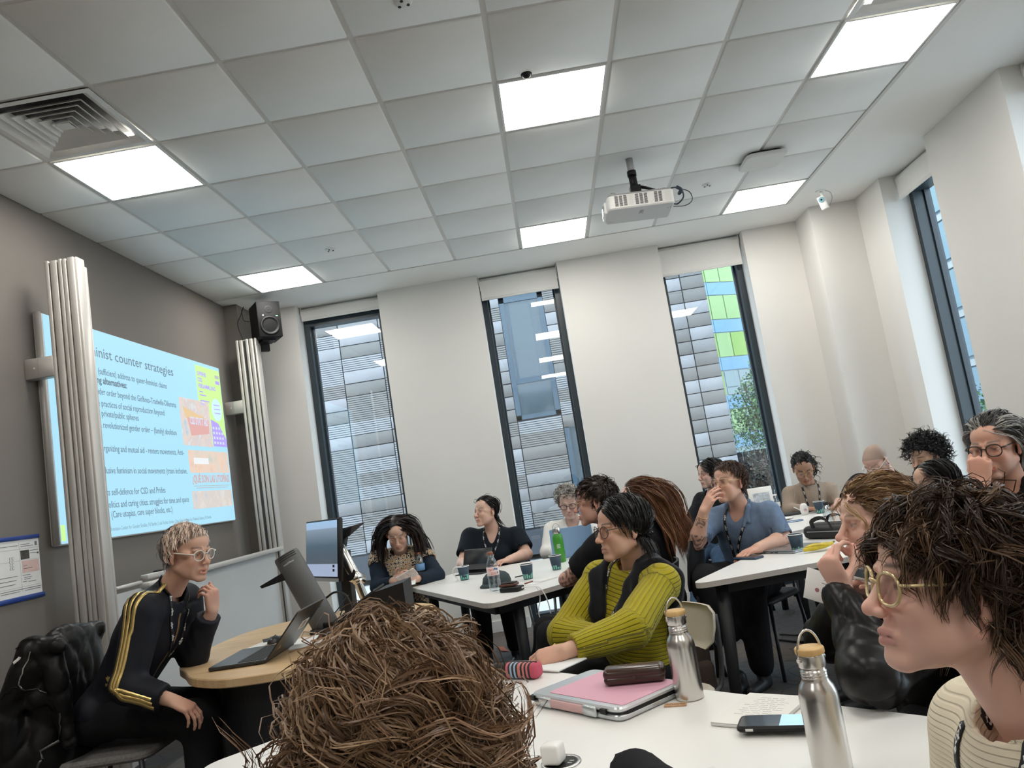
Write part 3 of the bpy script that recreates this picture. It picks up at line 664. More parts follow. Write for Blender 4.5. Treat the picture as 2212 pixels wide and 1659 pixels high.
lid = MB().prism(round_poly([(-.18, 0), (.18, 0), (.18, .238), (-.18, .238)], [.004, .004, .014, .014]), -.003, .003, M=ML @ Matrix(((0, 0, 1, 0), (1, 0, 0, 0), (0, 1, 0, 0), (0, 0, 0, 1)))).build('lid', M_LAP, e)
MB().bb(-.0036, -.003, -.17, .17, .012, .228, M=ML).build('display', mat('laptop_screen', (.3, .4, .55), .2, emit=(.35, .45, .6, .5)), lid)
MB().bb(.0031, .0036, .02, .125, .10, .148, M=ML).build('sticker', mat('sticker_white', (.62, .60, .58), .6, noise=(60, .3)), lid)
MB().bb(.0036, .0041, .055, .10, .108, .14, M=ML).build('sticker', mat('sticker_print', (.35, .24, .20), .6, noise=(90, .6)), lid)
sp = MB()
for k in range(9): a = k * .7; sp.add([(.0033, -.13 + .012 * math.sin(a) + .002 * k, .04 + .008 * k), (.0033, -.10 + .014 * math.cos(a * 1.3), .044 + .008 * k), (.0033, -.112, .055 + .006 * k)], [(0, 1, 2)], M=ML)
sp.build('sticker', mat('sticker_gold', (.55, .38, .25), .5), lid)

# document camera (visualiser)
M_VIS = mat('visualiser_grey', (.10, .10, .098), .45)
e = thing('document_camera', 'dark grey document camera with a leaning half-round column', 'visualiser', (1.15, .69, DZ))
ax0 = Vector((.0, .0, .012)); ax1 = Vector((-.165, .01, .395)); dv = (ax1 - ax0).normalized(); u1 = dv.cross(Vector((0, 1, 0))).normalized(); u2 = u1.cross(dv)
vc = MB(); N = 20; ring = []
for t in (0, .03, .97, 1):
    rr = .066 if .02 < t < .98 else .062
    for k in range(N): a = 2 * PI * k / N; ring.append(ax0.lerp(ax1, t) + u1 * (rr * math.cos(a)) + u2 * (rr * .78 * math.sin(a)))
vc.add(ring, [(r * N + k, r * N + (k + 1) % N, (r + 1) * N + (k + 1) % N, (r + 1) * N + k) for r in range(3) for k in range(N)], smooth=True)
vc.add(ring[-N:], [tuple(range(N))]); vc.build('column', M_VIS, e)
for t in (.985, .962, .938, .30, .283, .267, .251):
    sl = MB(); w0, w1 = (-.75, .75)
    pts = []
    for k in range(11):
        a = -PI / 2 + (w0 + (w1 - w0) * k / 10) * (1.0 if t > .5 else .55) - .25
        c = ax0.lerp(ax1, t); pts.append(c + u1 * (.0668 * math.cos(a)) + u2 * (.0668 * .78 * math.sin(a)))
    sl.tube(pts, .0016, 5); sl.build('vent_line', M_BLACK, e)
text('brand', 'wolfVision', .014, Matrix.Translation(ax0.lerp(ax1, .87) - u2 * .0525 + u1 * -.01) @ Matrix(((u1.x * -1, dv.x, -u2.x, 0), (u1.y * -1, dv.y, -u2.y, 0), (u1.z * -1, dv.z, -u2.z, 0), (0, 0, 0, 1))), M_PAPER, e, .0005, 'CENTER', 0, -1)
MB().add([(-.13, -.02, .33), (-.13, .10, .33), (-.10, .10, .285), (-.10, -.02, .285), (-.30, -.03, .262), (-.30, .11, .262), (-.29, .11, .25), (-.29, -.03, .25)], [(0, 1, 5, 4), (3, 7, 6, 2), (4, 5, 6, 7), (0, 4, 7, 3), (1, 2, 6, 5), (0, 3, 2, 1)]).build('mirror_arm', M_BLACK, e)
MB().prism(round_poly([(-.06, -.11), (.16, -.11), (.16, .13), (-.06, .13)], .03), .001, .022, bev=.004).build('base', M_BLACK, e)
MB().rbox((.03, -.055, .03), (.06, .012, .03), .004, 1).build('cutout', M_BLACK, e)

# monitor on a chrome arm
e = thing('monitor', 'computer monitor facing the speaker, showing a grey blue picture', 'monitor', (1.03, 1.16, DZ))
A = Vector((1.175, .965, 0)) - Vector((1.03, 1.16, 0)); B = Vector((.875, 1.345, 0)) - Vector((1.03, 1.16, 0)); w_ = (A - B); L_ = w_.length; yaw = math.atan2(w_.y, w_.x)
MM = Matrix.Translation(((A + B) / 2) + Vector((0, 0, .365))) @ rotm(rz=yaw) @ rotm(rx=math.radians(-7))
MB().rbox((0, .014, 0), (L_, .03, .335), .005, 1, M=MM).build('casing', M_BLACK, e)
scm = mat('monitor_picture', (.3, .35, .4), .2); nn = scm.node_tree.nodes; ll = scm.node_tree.links
tc = nn.new('ShaderNodeTexCoord'); sp_ = nn.new('ShaderNodeSeparateXYZ'); rp = nn.new('ShaderNodeValToRGB'); ll.new(tc.outputs['Generated'], sp_.inputs[0]); ll.new(sp_.outputs['Z'], rp.inputs[0])
for k, (p, c) in enumerate([(0, (.30, .36, .50)), (.22, (.30, .36, .50)), (.225, (.055, .075, .10)), (.55, (.06, .10, .14)), (.86, (.20, .26, .33)), (.87, (.30, .42, .60)), (1, (.28, .42, .62))]):
    el = rp.color_ramp.elements[k] if k < 2 else rp.color_ramp.elements.new(p)
    el.position = p; el.color = (*c, 1)
ll.new(rp.outputs[0], nn['Principled BSDF'].inputs['Emission Color']); nn['Principled BSDF'].inputs['Emission Strength'].default_value = .55; nn['Principled BSDF'].inputs['Base Color'].default_value = (.02, .02, .02, 1)
MB().bb(-L_ / 2 + .01, L_ / 2 - .01, -.002, -.001, -.142, .158, M=MM).build('display', scm, e)
for k in range(2): MB().bb(L_ / 2 - .075, L_ / 2 - .05, -.003, -.002, -.115 + k * .022, -.101 + k * .022, M=MM).build('screen_icon', M_BLACK, e)
MB().bb(-L_ / 2, L_ / 2, -.004, 0, -.168, -.150, M=MM).build('chin', M_GREYP, e)
MB().tube(smooth_path([(.1, -.02, .37), (.125, -.06, .345), (.19, -.09, .20), (.205, -.09, .17)], 5), .030, 12).tube(smooth_path([(.195, -.09, .19), (.215, -.08, .10), (.24, -.07, .0)], 4), .024, 12).build('arm', mat('chrome_arm', (.82, .80, .76), .18, metal=1), e)
MB().cyl((.175, -.12, .215), (.215, -.06, .175), .033, n=14).build('arm_joint', MATS['chrome_arm'], e)
MB().bb(.09, .14, -.03, .06, 0, .34).build('post', M_BLACKM, e)
MB().tube(smooth_path([(.14, -.03, .30), (.17, 0, .16), (.20, -.02, .12), (.19, -.04, .2)], 5), .012, 7).build('cable_bundle', M_BLACK, e)
# control touch panel behind it
e = thing('touch_panel', 'black wedge shaped touch panel beside the monitor', 'touch panel', (1.19, 1.12, DZ))
MB().add([(-.09, .03, .46), (.06, -.10, .475), (.085, .10, .48), (-.06, .22, .465), (-.075, .03, .40), (-.05, -.03, .43), (.0, .05, .42), (-.05, .16, .41)], [(0, 1, 2, 3), (4, 7, 6, 5), (0, 4, 5, 1), (1, 5, 6, 2), (2, 6, 7, 3), (3, 7, 4, 0)]).build('panel', M_BLACK, e)
MB().tube([(-.03, .05, .42), (-.055, .03, .33)], .022, 8).tube([(-.055, .03, .34), (-.05, .03, 0)], .016, 8).build('stem', M_BLACKM, e)

# raised black console with sockets
e = thing('socket_console', 'black sloping console box with white round sockets on the desk', 'console', (1.42, .62, DZ))
MB().prism([(-.17, .0), (.17, .0), (.17, .19), (.03, .165), (-.17, .055)], -.10, .10, M=Matrix(((1, 0, 0, 0), (0, 0, 1, 0), (0, 1, 0, 0), (0, 0, 0, 1)))).build('housing', M_BLACK, e)
MB().add([(-.176, -.115, .057), (.03, -.115, .170), (.03, .115, .170), (-.176, .115, .057), (-.174, -.115, .065), (.028, -.115, .178), (.028, .115, .178), (-.174, .115, .065)], [(0, 3, 2, 1), (4, 5, 6, 7), (0, 1, 5, 4), (1, 2, 6, 5), (2, 3, 7, 6), (3, 0, 4, 7)]).build('lid', M_LAP, e)
for k, x in enumerate((-.055, .085)):
    s_ = MB().cyl((x, -.1005, .05), (x, -.107, .05), .034, n=28).build('socket', M_WHITE, e)
    MB().box((x, -.108, .064), (.006, .002, .010)).box((x - .014, -.108, .042), (.010, .002, .006)).box((x + .014, -.108, .042), (.010, .002, .006)).build('socket_holes', M_BLACK, s_)
    MB().cyl((x - .045, -.1005, .04), (x - .045, -.103, .04), .004, n=8).build('screw', M_ALU, e)
tag(MB().tube(smooth_path([(1.08, .95, .90), (1.14, .93, .925), (1.22, .85, .905), (1.27, .80, .79)], 6), .006, 7).tube(smooth_path([(1.1, .8, .79), (1.16, .85, .84), (1.21, .92, .90), (1.14, .97, .80)], 6), .003, 6).build('cable_loop', M_BLACK), 'black cables looping between document camera and console', 'cable')
tag(MB().add([(1.10, .27, DZ + .0015), (1.28, .32, DZ + .0015), (1.18, .60, DZ + .0015), (1.02, .52, DZ + .004)], [(0, 1, 2, 3)]).add([(1.10, .27, DZ + .0005), (1.28, .32, DZ + .0005), (1.18, .60, DZ + .0005), (1.02, .52, DZ + .0005)], [(3, 2, 1, 0)]).build('paper_sheet', M_PAPER), 'white sheet of paper behind the open laptop', 'paper')
tag(MB().prism([(.80, .40), (.88, .43), (.93, .60), (.85, .62)], DZ + .0005, DZ + .002).build('paper_sheet', M_PAPER), 'white paper under the far corner of the laptop', 'paper')
o = thing('computer_mouse', 'dark computer mouse behind the laptop keyboard', 'mouse', (.93, .56, DZ)); MB().lathe([(.0, .030), (.015, .028), (.026, .018), (.030, .006), (.03, .001), (0, .001)], 18, M=Matrix.Diagonal((1, 1.7, 1, 1))).build('shell', M_LAP, o); MB().box((0, .02, .028), (.004, .016, .006)).build('wheel', M_BLACK, o)
tag(MB().prism([(-.06, -.05), (.06, -.05), (.06, .05), (-.06, .05)], 0, .004, M=Matrix.Translation((.90, .66, DZ)) @ rotm(rz=.4)).build('mouse_mat', M_BLACK), 'small black mouse mat on the desk', 'mouse mat')
o = thing('power_brick', 'flat grey device lying by the foot of the document camera', 'device', (1.24, .49, DZ)); MB().rbox((0, 0, .012), (.13, .06, .022), .004, 1, M=rotm(rz=.45)).build('housing', M_LAP, o); MB().box((-.063, -.028, .012), (.006, .05, .016), M=rotm(rz=.45)).build('end_cap', mat('copper_red', (.25, .08, .04), .5), o)

# ================================================================== meeting tables
M_TOP = mat('white_laminate', (.84, .83, .80), .32, noise=(1.5, .015)); M_EDGE = mat('laminate_edge', (.56, .52, .48), .5)
def table(poly, r, label, legs, z=.74, rails=True):
    n = len(poly); cx_ = sum(p[0] for p in poly) / n; cy_ = sum(p[1] for p in poly) / n
    e = empty('meeting_table', (cx_, cy_, 0), 0, label, 'table', 'white meeting tables')
    lp = [(x - cx_, y - cy_) for x, y in poly]; rp_ = round_poly(lp, r, 8)
    MB().prism(rp_, z - .003, z, bev=.0012).build('tabletop', M_TOP, e)
    MB().prism(rp_, z - .027, z - .0031).build('edge_band', M_EDGE, e)
    ins = offset_poly(lp if sum(lp[i][0] * lp[(i + 1) % n][1] - lp[(i + 1) % n][0] * lp[i][1] for i in range(n)) > 0 else lp[::-1], -.09)
    for i in range(n):
        a = Vector((*ins[i - 1], 0)); b = Vector((*ins[i], 0)); d = b - a; mid = (a + b) / 2
        MB().box((0, 0, 0), (d.length, .03, .05), M=Matrix.Translation((mid.x, mid.y, z - .054)) @ rotm(rz=math.atan2(d.y, d.x))).build('rail', M_BLACKM, e)
    for (x, y) in legs:
        x -= cx_; y -= cy_; MB().tube([(x, y, z - .03), (x * 1.06, y * 1.06, .0)], [.034, .026], 8).build('leg', M_BLACKM, e)
    return e
table([(1.27, 2.26), (1.93, .95), (2.72, 1.68), (2.40, 2.78), (1.5, 2.75)], [.05, .12, .06, .06, .06], 'white table with cups, tablet and cap near the first window', [(1.42, 2.25), (2.06, 1.22), (2.55, 1.70), (2.3, 2.6), (1.58, 2.6)])
table([(2.90, .60), (4.35, .83), (4.3, 1.90), (3.82, 1.90)], [.17, .06, .06, .06], 'white table with banana, grey laptop and black bag', [(3.10, .735), (4.2, .95), (4.17, 1.75), (3.85, 1.75)])
table([(3.75, 2.06), (4.85, 2.52), (4.75, 3.45), (3.95, 3.42)], [.06, .06, .06, .06], 'white table farthest back, by the right hand windows', [(3.9, 2.25), (4.7, 2.6), (4.62, 3.3), (4.05, 3.3)])
table([(2.02, -.37), (3.22, -1.63), (2.52, -2.36), (1.32, -1.10)], [.08, .08, .08, .08], 'white table in the foreground with steel bottles and laptop sleeve', [(2.05, -.62), (2.98, -1.6), (2.5, -2.1), (1.55, -1.12)])

# ------------------------------------------------------------------ chairs
def chair(x, y, rz, label, shell, leg, back_h=.82, group='meeting room chairs', seat_z=.455, name='meeting_chair'):
    """seat faces local +y"""
    e = empty(name, (x, y, 0), rz, label, 'chair', group)
    MB().prism(round_poly([(-.215, -.20), (.215, -.20), (.205, .215), (-.205, .215)], .07, 5), seat_z - .035, seat_z, bev=.012).build('seat', shell, e)
    b = MB(); n = 7; rows = 6; vs = []
    for t in (0, 1):
        for r in range(rows + 1):
            z = seat_z + .13 + (back_h - seat_z - .13) * r / rows; hw = .205 - .02 * abs(r / rows - .5) - (.03 if r in (0, rows) else 0)
            for k in range(n):
                u = -1 + 2 * k / (n - 1); vs.append((u * hw, -.235 - .05 * r / rows + .035 * u * u - t * .014, z))
    m_ = n * (rows + 1); fs = []
    for t in (0, 1):
        for r in range(rows):
            for k in range(n - 1):
                q = (t * m_ + r * n + k, t * m_ + r * n + k + 1, t * m_ + (r + 1) * n + k + 1, t * m_ + (r + 1) * n + k); fs.append(q if t == 1 else q[::-1])
    per = [r * n for r in range(rows)] + [rows * n + k for k in range(n - 1)] + [r * n + n - 1 for r in range(rows, 0, -1)] + [k for k in range(n - 1, 0, -1)]
    for i in range(len(per)): a, c = per[i], per[(i + 1) % len(per)]; fs.append((a, c, m_ + c, m_ + a))
    b.add(vs, fs, smooth=True); b.build('backrest', shell, e)
    for s in (-1, 1):
        MB().tube([(s * .19, .18, seat_z - .03), (s * .215, .22, 0)], .011, 8).build('leg', leg, e)
        MB().tube([(s * .19, -.17, seat_z - .03), (s * .215, -.24, 0)], .011, 8).build('leg', leg, e)
        MB().tube(smooth_path([(s * .18, -.12, seat_z - .03), (s * .19, -.225, seat_z - .01), (s * .185, -.265, seat_z + .18), (s * .17, -.28, seat_z + .25)], 4), .010, 8).build('back_support', leg, e)
    return e
M_CHB = mat('chair_black_shell', (.018, .018, .02), .5); M_CHROME = mat('chair_chrome', (.62, .62, .61), .25, metal=.9); M_CHLEG = mat('chair_dark_leg', (.05, .05, .055), .4, metal=.4); M_PALE = mat('chair_pale_shell', (.50, .44, .36), .5)
# ================================================================== things on the tables
TZ = .7405
M_STEEL = mat('brushed_steel', (.66, .64, .61), .27, metal=1, noise=(6, .04)); M_BAMBOO = mat('bamboo', (.66, .42, .16), .5); wood_grain(M_BAMBOO, (.58, .35, .12), (.74, .50, .22), (60, 6, 6))
def steel_bottle(x, y, rz, label):
    e = thing('steel_bottle', label, 'bottle', (x, y, TZ), rz, 'steel bottles with bamboo lids')
    MB().lathe([(.0, .0), (.033, 0), (.0355, .003), (.036, .010), (.036, .128), (.035, .140), (.031, .152), (.0255, .160), (.0235, .166), (.0235, .180), (.0215, .181), (.0215, .186)], 40).build('body', M_STEEL, e)
    MB().lathe([(.0245, .186), (.025, .188), (.025, .207), (.0245, .209), (.0, .209)], 36).build('collar', M_STEEL, e)
    MB().lathe([(.0255, .209), (.0268, .211), (.0268, .219), (.0255, .221), (.0, .221)], 36).build('lid', M_BAMBOO, e)
    MB().tube([(.0265 * math.cos(a) * 1.0, 0, .200 + (.052 * math.sin(a) if a > 0 and a < PI else 0)) for a in [PI * k / 16 for k in range(17)]], .0024, 8).cyl((.0235, 0, .200), (.029, 0, .200), .004, n=8).cyl((-.0235, 0, .200), (-.029, 0, .200), .004, n=8).build('handle', M_STEEL, e)
    for z in (.168, .173, .178): MB().lathe([(.0236, z - .0012), (.0246, z), (.0236, z + .0012)], 32).build('thread', M_STEEL, e)
    return e
steel_bottle(2.632, -1.118, .35, 'steel bottle with bamboo lid beside the laptop sleeve'); steel_bottle(2.803, -1.665, .3, 'steel bottle with bamboo lid nearest the camera, beside the phone')

# paper cups
M_CUP = mat('cup_navy', (.022, .045, .075), .5); M_CUPG = mat('cup_mint', (.20, .50, .40), .5); M_COFFEE = mat('coffee_foam', (.52, .40, .28), .6); M_CUPW = mat('cup_white', (.82, .81, .78), .5)
def cup(x, y, label, seed=0, full=False):
    e = thing('paper_cup', label, 'cup', (x, y, TZ), seed * .9, 'navy and mint paper cups')
    r0, r1, h = .028, .040, .092
    MB().lathe([(0, .001), (r0, 0), (r1, h), (r1 - .002, h), (r0 - .001, .004), (0, .004)], 32).build('cup_wall', M_CUP, e)
    MB().lathe([(r1, h - .003), (r1 + .0022, h - .001), (r1 + .0015, h + .002), (r1 - .001, h + .001)], 32).build('rim', M_CUPW, e)
    MB().lathe([(0, h - .012), (r1 - .0035, h - .012)], 24).build('drink', M_COFFEE if full else M_CUPW, e)
    g = random.Random(seed)
    for k in range(14):
        a0 = k * 2 * PI / 14; w = .30; z1 = .018 + .022 * g.random(); z0 = .005; q = []
        for a, z in ((a0, z0), (a0 + w, z0), (a0 + w, z1), (a0, z1)):
            r = r0 + (r1 - r0) * z / h + .0006; q.append((r * math.cos(a), r * math.sin(a), z))
        MB().quad(*q).build('print', M_CUPG, e)
    text('print', 'PARADISE', .013, Matrix.Identity(4), M_CUPG, None, .0)
    o = [q for q in bpy.data.objects if q.name.startswith('print') and q.parent is None][-1]
    for v in o.data.vertices:
        a = -PI / 2 + (v.co.x - .033) / (r0 + .008); z = .030 + v.co.y; r = r0 + (r1 - r0) * z / h + .0008; v.co = (r * math.cos(a), r * math.sin(a), z)
    o.parent = e
    return e
cup(1.655, 2.215, 'navy paper cup with white cable, before the tablet', 1); cup(2.112, 1.745, 'navy paper cup beside the pen and folded paper', 2); cup(2.293, 1.995, 'navy paper cup in front of the green bottle', 3)
cup(3.613, 1.165, 'navy paper cup full of coffee next to the banana', 4, True); cup(4.351, 2.99, 'navy paper cup on the farthest table', 5)

# plastic and other bottles
M_PET = glass_mat('clear_plastic', (.88, .93, .95), .10, 1.45, .05); M_LABELB = mat('label_blue', (.12, .25, .45), .5); M_LABELP = mat('label_pink', (.82, .66, .64), .5); M_CAPR = mat('cap_brown', (.26, .08, .04), .4)
def pet(x, y, r, h, label, wrap, cap, seed=1):
    e = thing('water_bottle', label, 'bottle', (x, y, TZ))
    MB().lathe([(0, .004), (r * .7, 0), (r * .98, .008), (r, .02), (r * .96, h * .18), (r, h * .22), (r * .95, h * .30), (r, h * .34), (r, h * .62), (r * .92, h * .70), (r * .6, h * .82), (.016, h * .90), (.0145, h * .95)], 24).build('body', M_PET, e)
    MB().lathe([(r * .9, .012), (r * .92, h * .3), (0, h * .3)], 20).build('water', glass_mat('water_fill', (.86, .91, .93), .03, 1.33), e)
    if wrap: MB().lathe([(r * 1.005, h * .40), (r * 1.01, h * .40 + .002), (r * 1.01, h * .62), (r * 1.005, h * .62)], 24).build('label_wrap', wrap, e)
    MB().lathe([(.0165, h * .93), (.0165, h * .985), (.013, h), (0, h)], 18).build('cap', cap, e)
    return e
pb_ = pet(1.315, 2.475, .032, .215, 'slim water bottle with a blue label at the table corner', M_LABELB, M_CAPR)
pb2 = pet(1.93, 1.44, .036, .225, 'large water bottle with a pale pink label, next to the cap', M_LABELP, M_CAPR)
text('label_print', 'ran', .03, Matrix.Identity(4), mat('label_red', (.65, .12, .06), .5), None, 0); o = [q for q in bpy.data.objects if q.name.startswith('label_print')][-1]
for v in o.data.vertices:
    a = -PI / 2 + (v.co.x - .03) / .0366; v.co = (.0366 * math.cos(a), .0366 * math.sin(a), .118 + v.co.y)
o.parent = pb2
text('label_print', '200', .022, Matrix.Identity(4), MATS['label_red'], None, 0); o = [q for q in bpy.data.objects if q.name.startswith('label_print')][-1]
for v in o.data.vertices:
    a = -PI / 2 + (v.co.x - .012) / .0366; v.co = (.0366 * math.cos(a), .0366 * math.sin(a), .096 + v.co.y)
o.parent = pb2
for (da, z, m) in ((.45, .128, M_LABELB), (.8, .125, M_LABELB), (.85, .105, M_GREYP)):
    a = -PI / 2 + da; q = MB().lathe([(0, .0004), (.007, .0004)], 14, M=Matrix.Translation((.0366 * math.cos(a), .0366 * math.sin(a), z)) @ rotm(rz=a) @ rotm(ry=PI / 2)); q.build('label_print', m, pb2)
pet(4.137, 3.38, .031, .17, 'small water bottle with a white cap in front of the window', mat('label_pale', (.72, .74, .74), .5), M_CUPW)
e = thing('ribbed_bottle', 'clear ribbed bottle with a dark cap on the farthest table', 'bottle', (4.178, 2.30, TZ))
MB().lathe([(0, .002), (.026, 0), (.030, .01), (.033, .04), (.033, .07), (.028, .095), (.018, .112), (.015, .12)], 20, smooth=False).build('body', M_PET, e); MB().lathe([(.018, .118), (.018, .136), (0, .137)], 16).build('cap', M_BLACK, e)
e = thing('green_bottle', 'bright green steel drinking bottle with looped lid', 'bottle', (2.325, 2.40, TZ))
M_GRN = mat('green_lacquer', (.045, .26, .022), .35)
MB().lathe([(0, .001), (.034, 0), (.037, .004), (.037, .165), (.034, .185), (.026, .198), (.024, .202)], 32).build('body', M_GRN, e); MB().lathe([(.027, .200), (.028, .203), (.028, .237), (.026, .241), (0, .241)], 28).build('lid', M_STEEL, e)
MB().tube([(.027 * math.cos(a), 0, .228 + .042 * math.sin(a)) for a in [PI * k / 14 for k in range(15)]], .0024, 7).build('handle', M_STEEL, e)
for k in range(5): MB().bb(-.014, .012 - .004 * (k % 2), -.0378, -.0372, .125 - k * .006, .127 - k * .006).build('print', M_PAPER, e)

# table 1: tablet, cap, power banks, cable, paper, pen, blue laptop
M_TAB = mat('tablet_black', (.02, .02, .022), .3)
e = thing('tablet_stand', 'black tablet propped up on its cover', 'tablet', (1.70, 2.545, TZ), -.60)
MB().rbox((0, 0, .085), (.27, .008, .18), .004, 1, M=rotm(rx=-.35)).build('tablet', M_TAB, e); MB().prism(round_poly([(-.13, -.09), (.13, -.09), (.13, .06), (-.13, .06)], .01), 0, .006).build('cover', mat('tablet_cover', (.03, .03, .034), .7), e); MB().bb(-.13, .13, -.036, -.031, .0, .10, M=rotm(rx=-.9)).build('prop', MATS['tablet_cover'], e)
e = thing('baseball_cap', 'dark green grey baseball cap lying behind the water bottle', 'cap', (1.915, 1.74, TZ), 2.9)
M_CAP = mat('cap_cloth', (.035, .05, .055), .85, bump=(300, .3, .001))
MB().lathe([(.088, .0), (.09, .02), (.082, .055), (.06, .08), (.03, .092), (0, .094)], 24, M=Matrix.Diagonal((1.0, 1.12, .85, 1))).build('crown', M_CAP, e); MB().lathe([(0, .083), (.008, .082), (.008, .078)], 10).build('button', M_CAP, e)
br_ = []; n_ = 13
for k in range(n_): a = PI * (.12 + .76 * k / (n_ - 1)); br_.append((.085 * math.cos(a), .09 * math.sin(a), .012)); 
bo_ = [(.078 * math.cos(PI * (.08 + .84 * k / (n_ - 1))), .09 + .075 * math.sin(PI * (.08 + .84 * k / (n_ - 1))), .004) for k in range(n_)]
vis_ = MB(); vis_.add(br_ + bo_ + [(x, y, z + .004) for x, y, z in br_ + bo_], [(k, k + 1, n_ + k + 1, n_ + k) for k in range(n_ - 1)] + [(2 * n_ + k, 3 * n_ + k, 3 * n_ + k + 1, 2 * n_ + k + 1) for k in range(n_ - 1)] + [(n_ + k, n_ + k + 1, 3 * n_ + k + 1, 3 * n_ + k) for k in range(n_ - 1)], smooth=True); vis_.build('brim', M_CAP, e)
e = thing('power_bank', 'black power bank at the near corner of the table', 'power bank', (2.035, 1.31, TZ), -.5)
MB().rbox((0, 0, .014), (.125, .075, .026), .006, 2).build('housing', M_BLACK, e); MB().box((.06, .01, .014), (.008, .012, .008)).build('plug', M_CUPW, e)
e = thing('wallet', 'small reddish black wallet lying on the power bank', 'wallet', (2.02, 1.335, TZ + .0275), -.3); MB().rbox((0, 0, .008), (.10, .07, .015), .004, 2).build('leather', mat('wallet_leather', (.10, .035, .022), .5), e); MB().rbox((.0, .005, .0185), (.085, .06, .006), .002, 1).build('flap', M_BLACK, e)
tag(MB().tube(smooth_path([(2.095, 1.285, .757), (2.15, 1.26, .756), (2.195, 1.20, .753), (2.225, 1.17, .70), (2.235, 1.165, .60), (2.205, 1.16, .53), (2.145, 1.155, .51), (2.14, 1.15, .46), (2.20, 1.15, .425), (2.225, 1.16, .45), (2.195, 1.16, .53), (2.17, 1.18, .62), (2.19, 1.20, .70), (2.175, 1.23, .755), (2.12, 1.36, .745), (2.05, 1.42, .744)], 6), .0032, 7).build('white_cable', M_CUPW), 'white charging cable hanging off the table in a loop', 'cable')
tag(MB().tube(smooth_path([(1.61, 2.21, .745), (1.585, 2.19, .80), (1.60, 2.18, .835), (1.65, 2.19, .835)], 6), .0028, 6).build('white_cable', M_CUPW), 'short white cable curling over a paper cup', 'cable')
tag(MB().prism([(2.06, 1.50), (2.15, 1.44), (2.32, 1.60), (2.24, 1.69)], TZ, TZ + .002).build('paper_sheet', M_PAPER), 'white paper lying by the cup on the window table', 'paper')
tag(MB().prism([(2.15, 1.53), (2.20, 1.49), (2.30, 1.60), (2.25, 1.64)], TZ + .0025, TZ + .007).build('folded_leaflet', M_CUPW), 'small folded white leaflet on the paper', 'leaflet')
tag(MB().tube([(2.10, 1.50, .7465), (2.145, 1.56, .7465)], .004, 8).build('marker_pen', M_CAPR), 'short reddish pen lying on the white paper', 'pen')
tag(MB().tube([(2.02, 1.90, .7445), (2.12, 1.955, .7445)], .0035, 8).build('ballpoint_pen', M_BLACK), 'black pen lying behind the middle cup', 'pen')
e = thing('blue_laptop', 'pale blue laptop seen from behind its lid', 'laptop', (2.42, 2.60, TZ), .10)
M_BLUE = mat('laptop_sky_blue', (.24, .38, .58), .4, metal=.2)
MB().prism(round_poly([(-.155, 0), (.155, 0), (.155, .215), (-.155, .215)], .01), .001, .013).build('base', M_BLUE, e)
MB().prism(round_poly([(-.155, 0), (.155, 0), (.155, .215), (-.155, .215)], [.002, .002, .012, .012]), -.003, .003, M=Matrix.Translation((0, 0, .01)) @ rotm(rx=PI / 2 + .22)).build('lid', M_BLUE, e)

# table 2: phone, grey laptop, banana, black bag
e = thing('phone', 'dark blue phone lying before the grey laptop', 'phone', (3.345, 1.17, TZ), -.95); MB().prism(round_poly([(-.08, -.038), (.08, -.038), (.08, .038), (-.08, .038)], .012), 0, .011, bev=.003).build('case', mat('phone_navy', (.02, .045, .09), .4), e); MB().prism(round_poly([(-.072, -.033), (.072, -.033), (.072, .033), (-.072, .033)], .01), .011, .0115).build('screen', M_TAB, e)
e = thing('closed_laptop', 'closed silver grey laptop under the forearm', 'laptop', (3.575, 1.30, TZ), .62)
M_SILV = mat('laptop_silver', (.33, .35, .37), .3, metal=.8)
MB().prism(round_poly([(-.125, -.165), (.125, -.165), (.125, .165), (-.125, .165)], .012), .001, .010, bev=.002).build('base', M_SILV, e); MB().prism(round_poly([(-.125, -.165), (.125, -.165), (.125, .165), (-.125, .165)], .012), .0105, .017, bev=.002).build('lid', M_SILV, e)
MB().box((0, 0, .0172), (.012, .05, .0008)).build('mark', M_TAB, e)
for k, y_ in enumerate((-.05, -.02, .03)): MB().box((-.1252, y_, .006), (.001, .02 - .004 * k, .004)).build('port', M_BLACK, e)
e = thing('banana', 'yellow banana peel lying folded beside the cup', 'banana', (3.69, 1.05, TZ), .10)
M_BAN = mat('banana_skin', (.62, .48, .03), .5, noise=(30, .25))
pth = smooth_path([(-.085, 0, .018), (-.045, -.012, .022), (0, -.016, .026), (.045, -.010, .028), (.08, .006, .03)], 4); MB().tube(pth, [.007 + .013 * math.sin(PI * min(1, (k + 1.5) / 18)) for k in range(len(pth))], 8, flat=.8).build('fruit', M_BAN, e)
for s_ in (-1, 1): pth = smooth_path([(-.07, .004 * s_, .03), (-.02, .018 * s_, .036), (.03, .022 * s_, .03), (.07, .016 * s_, .022)], 3); MB().tube(pth, [.005, .011, .014, .015, .015, .014, .012, .010, .008, .004][:len(pth)], 6, flat=.35).build('peel_strip', M_BAN, e)
MB().tube([(.078, .006, .03), (.095, .01, .036)], [.007, .004], 6).build('stem', mat('banana_stem', (.25, .18, .06), .7), e)
e = thing('black_bag', 'black fabric bag with handles lying between the two tables', 'bag', (3.93, 1.52, TZ), -.95)
M_BAGC = mat('bag_nylon', (.012, .012, .013), .6, bump=(120, .3, .002))
MB().rbox((0, 0, .038), (.30, .17, .075), .03, 3).build('pouch', M_BAGC, e); MB().rbox((0, .0, .055), (.26, .10, .065), .028, 3).build('flap', M_BAGC, e)
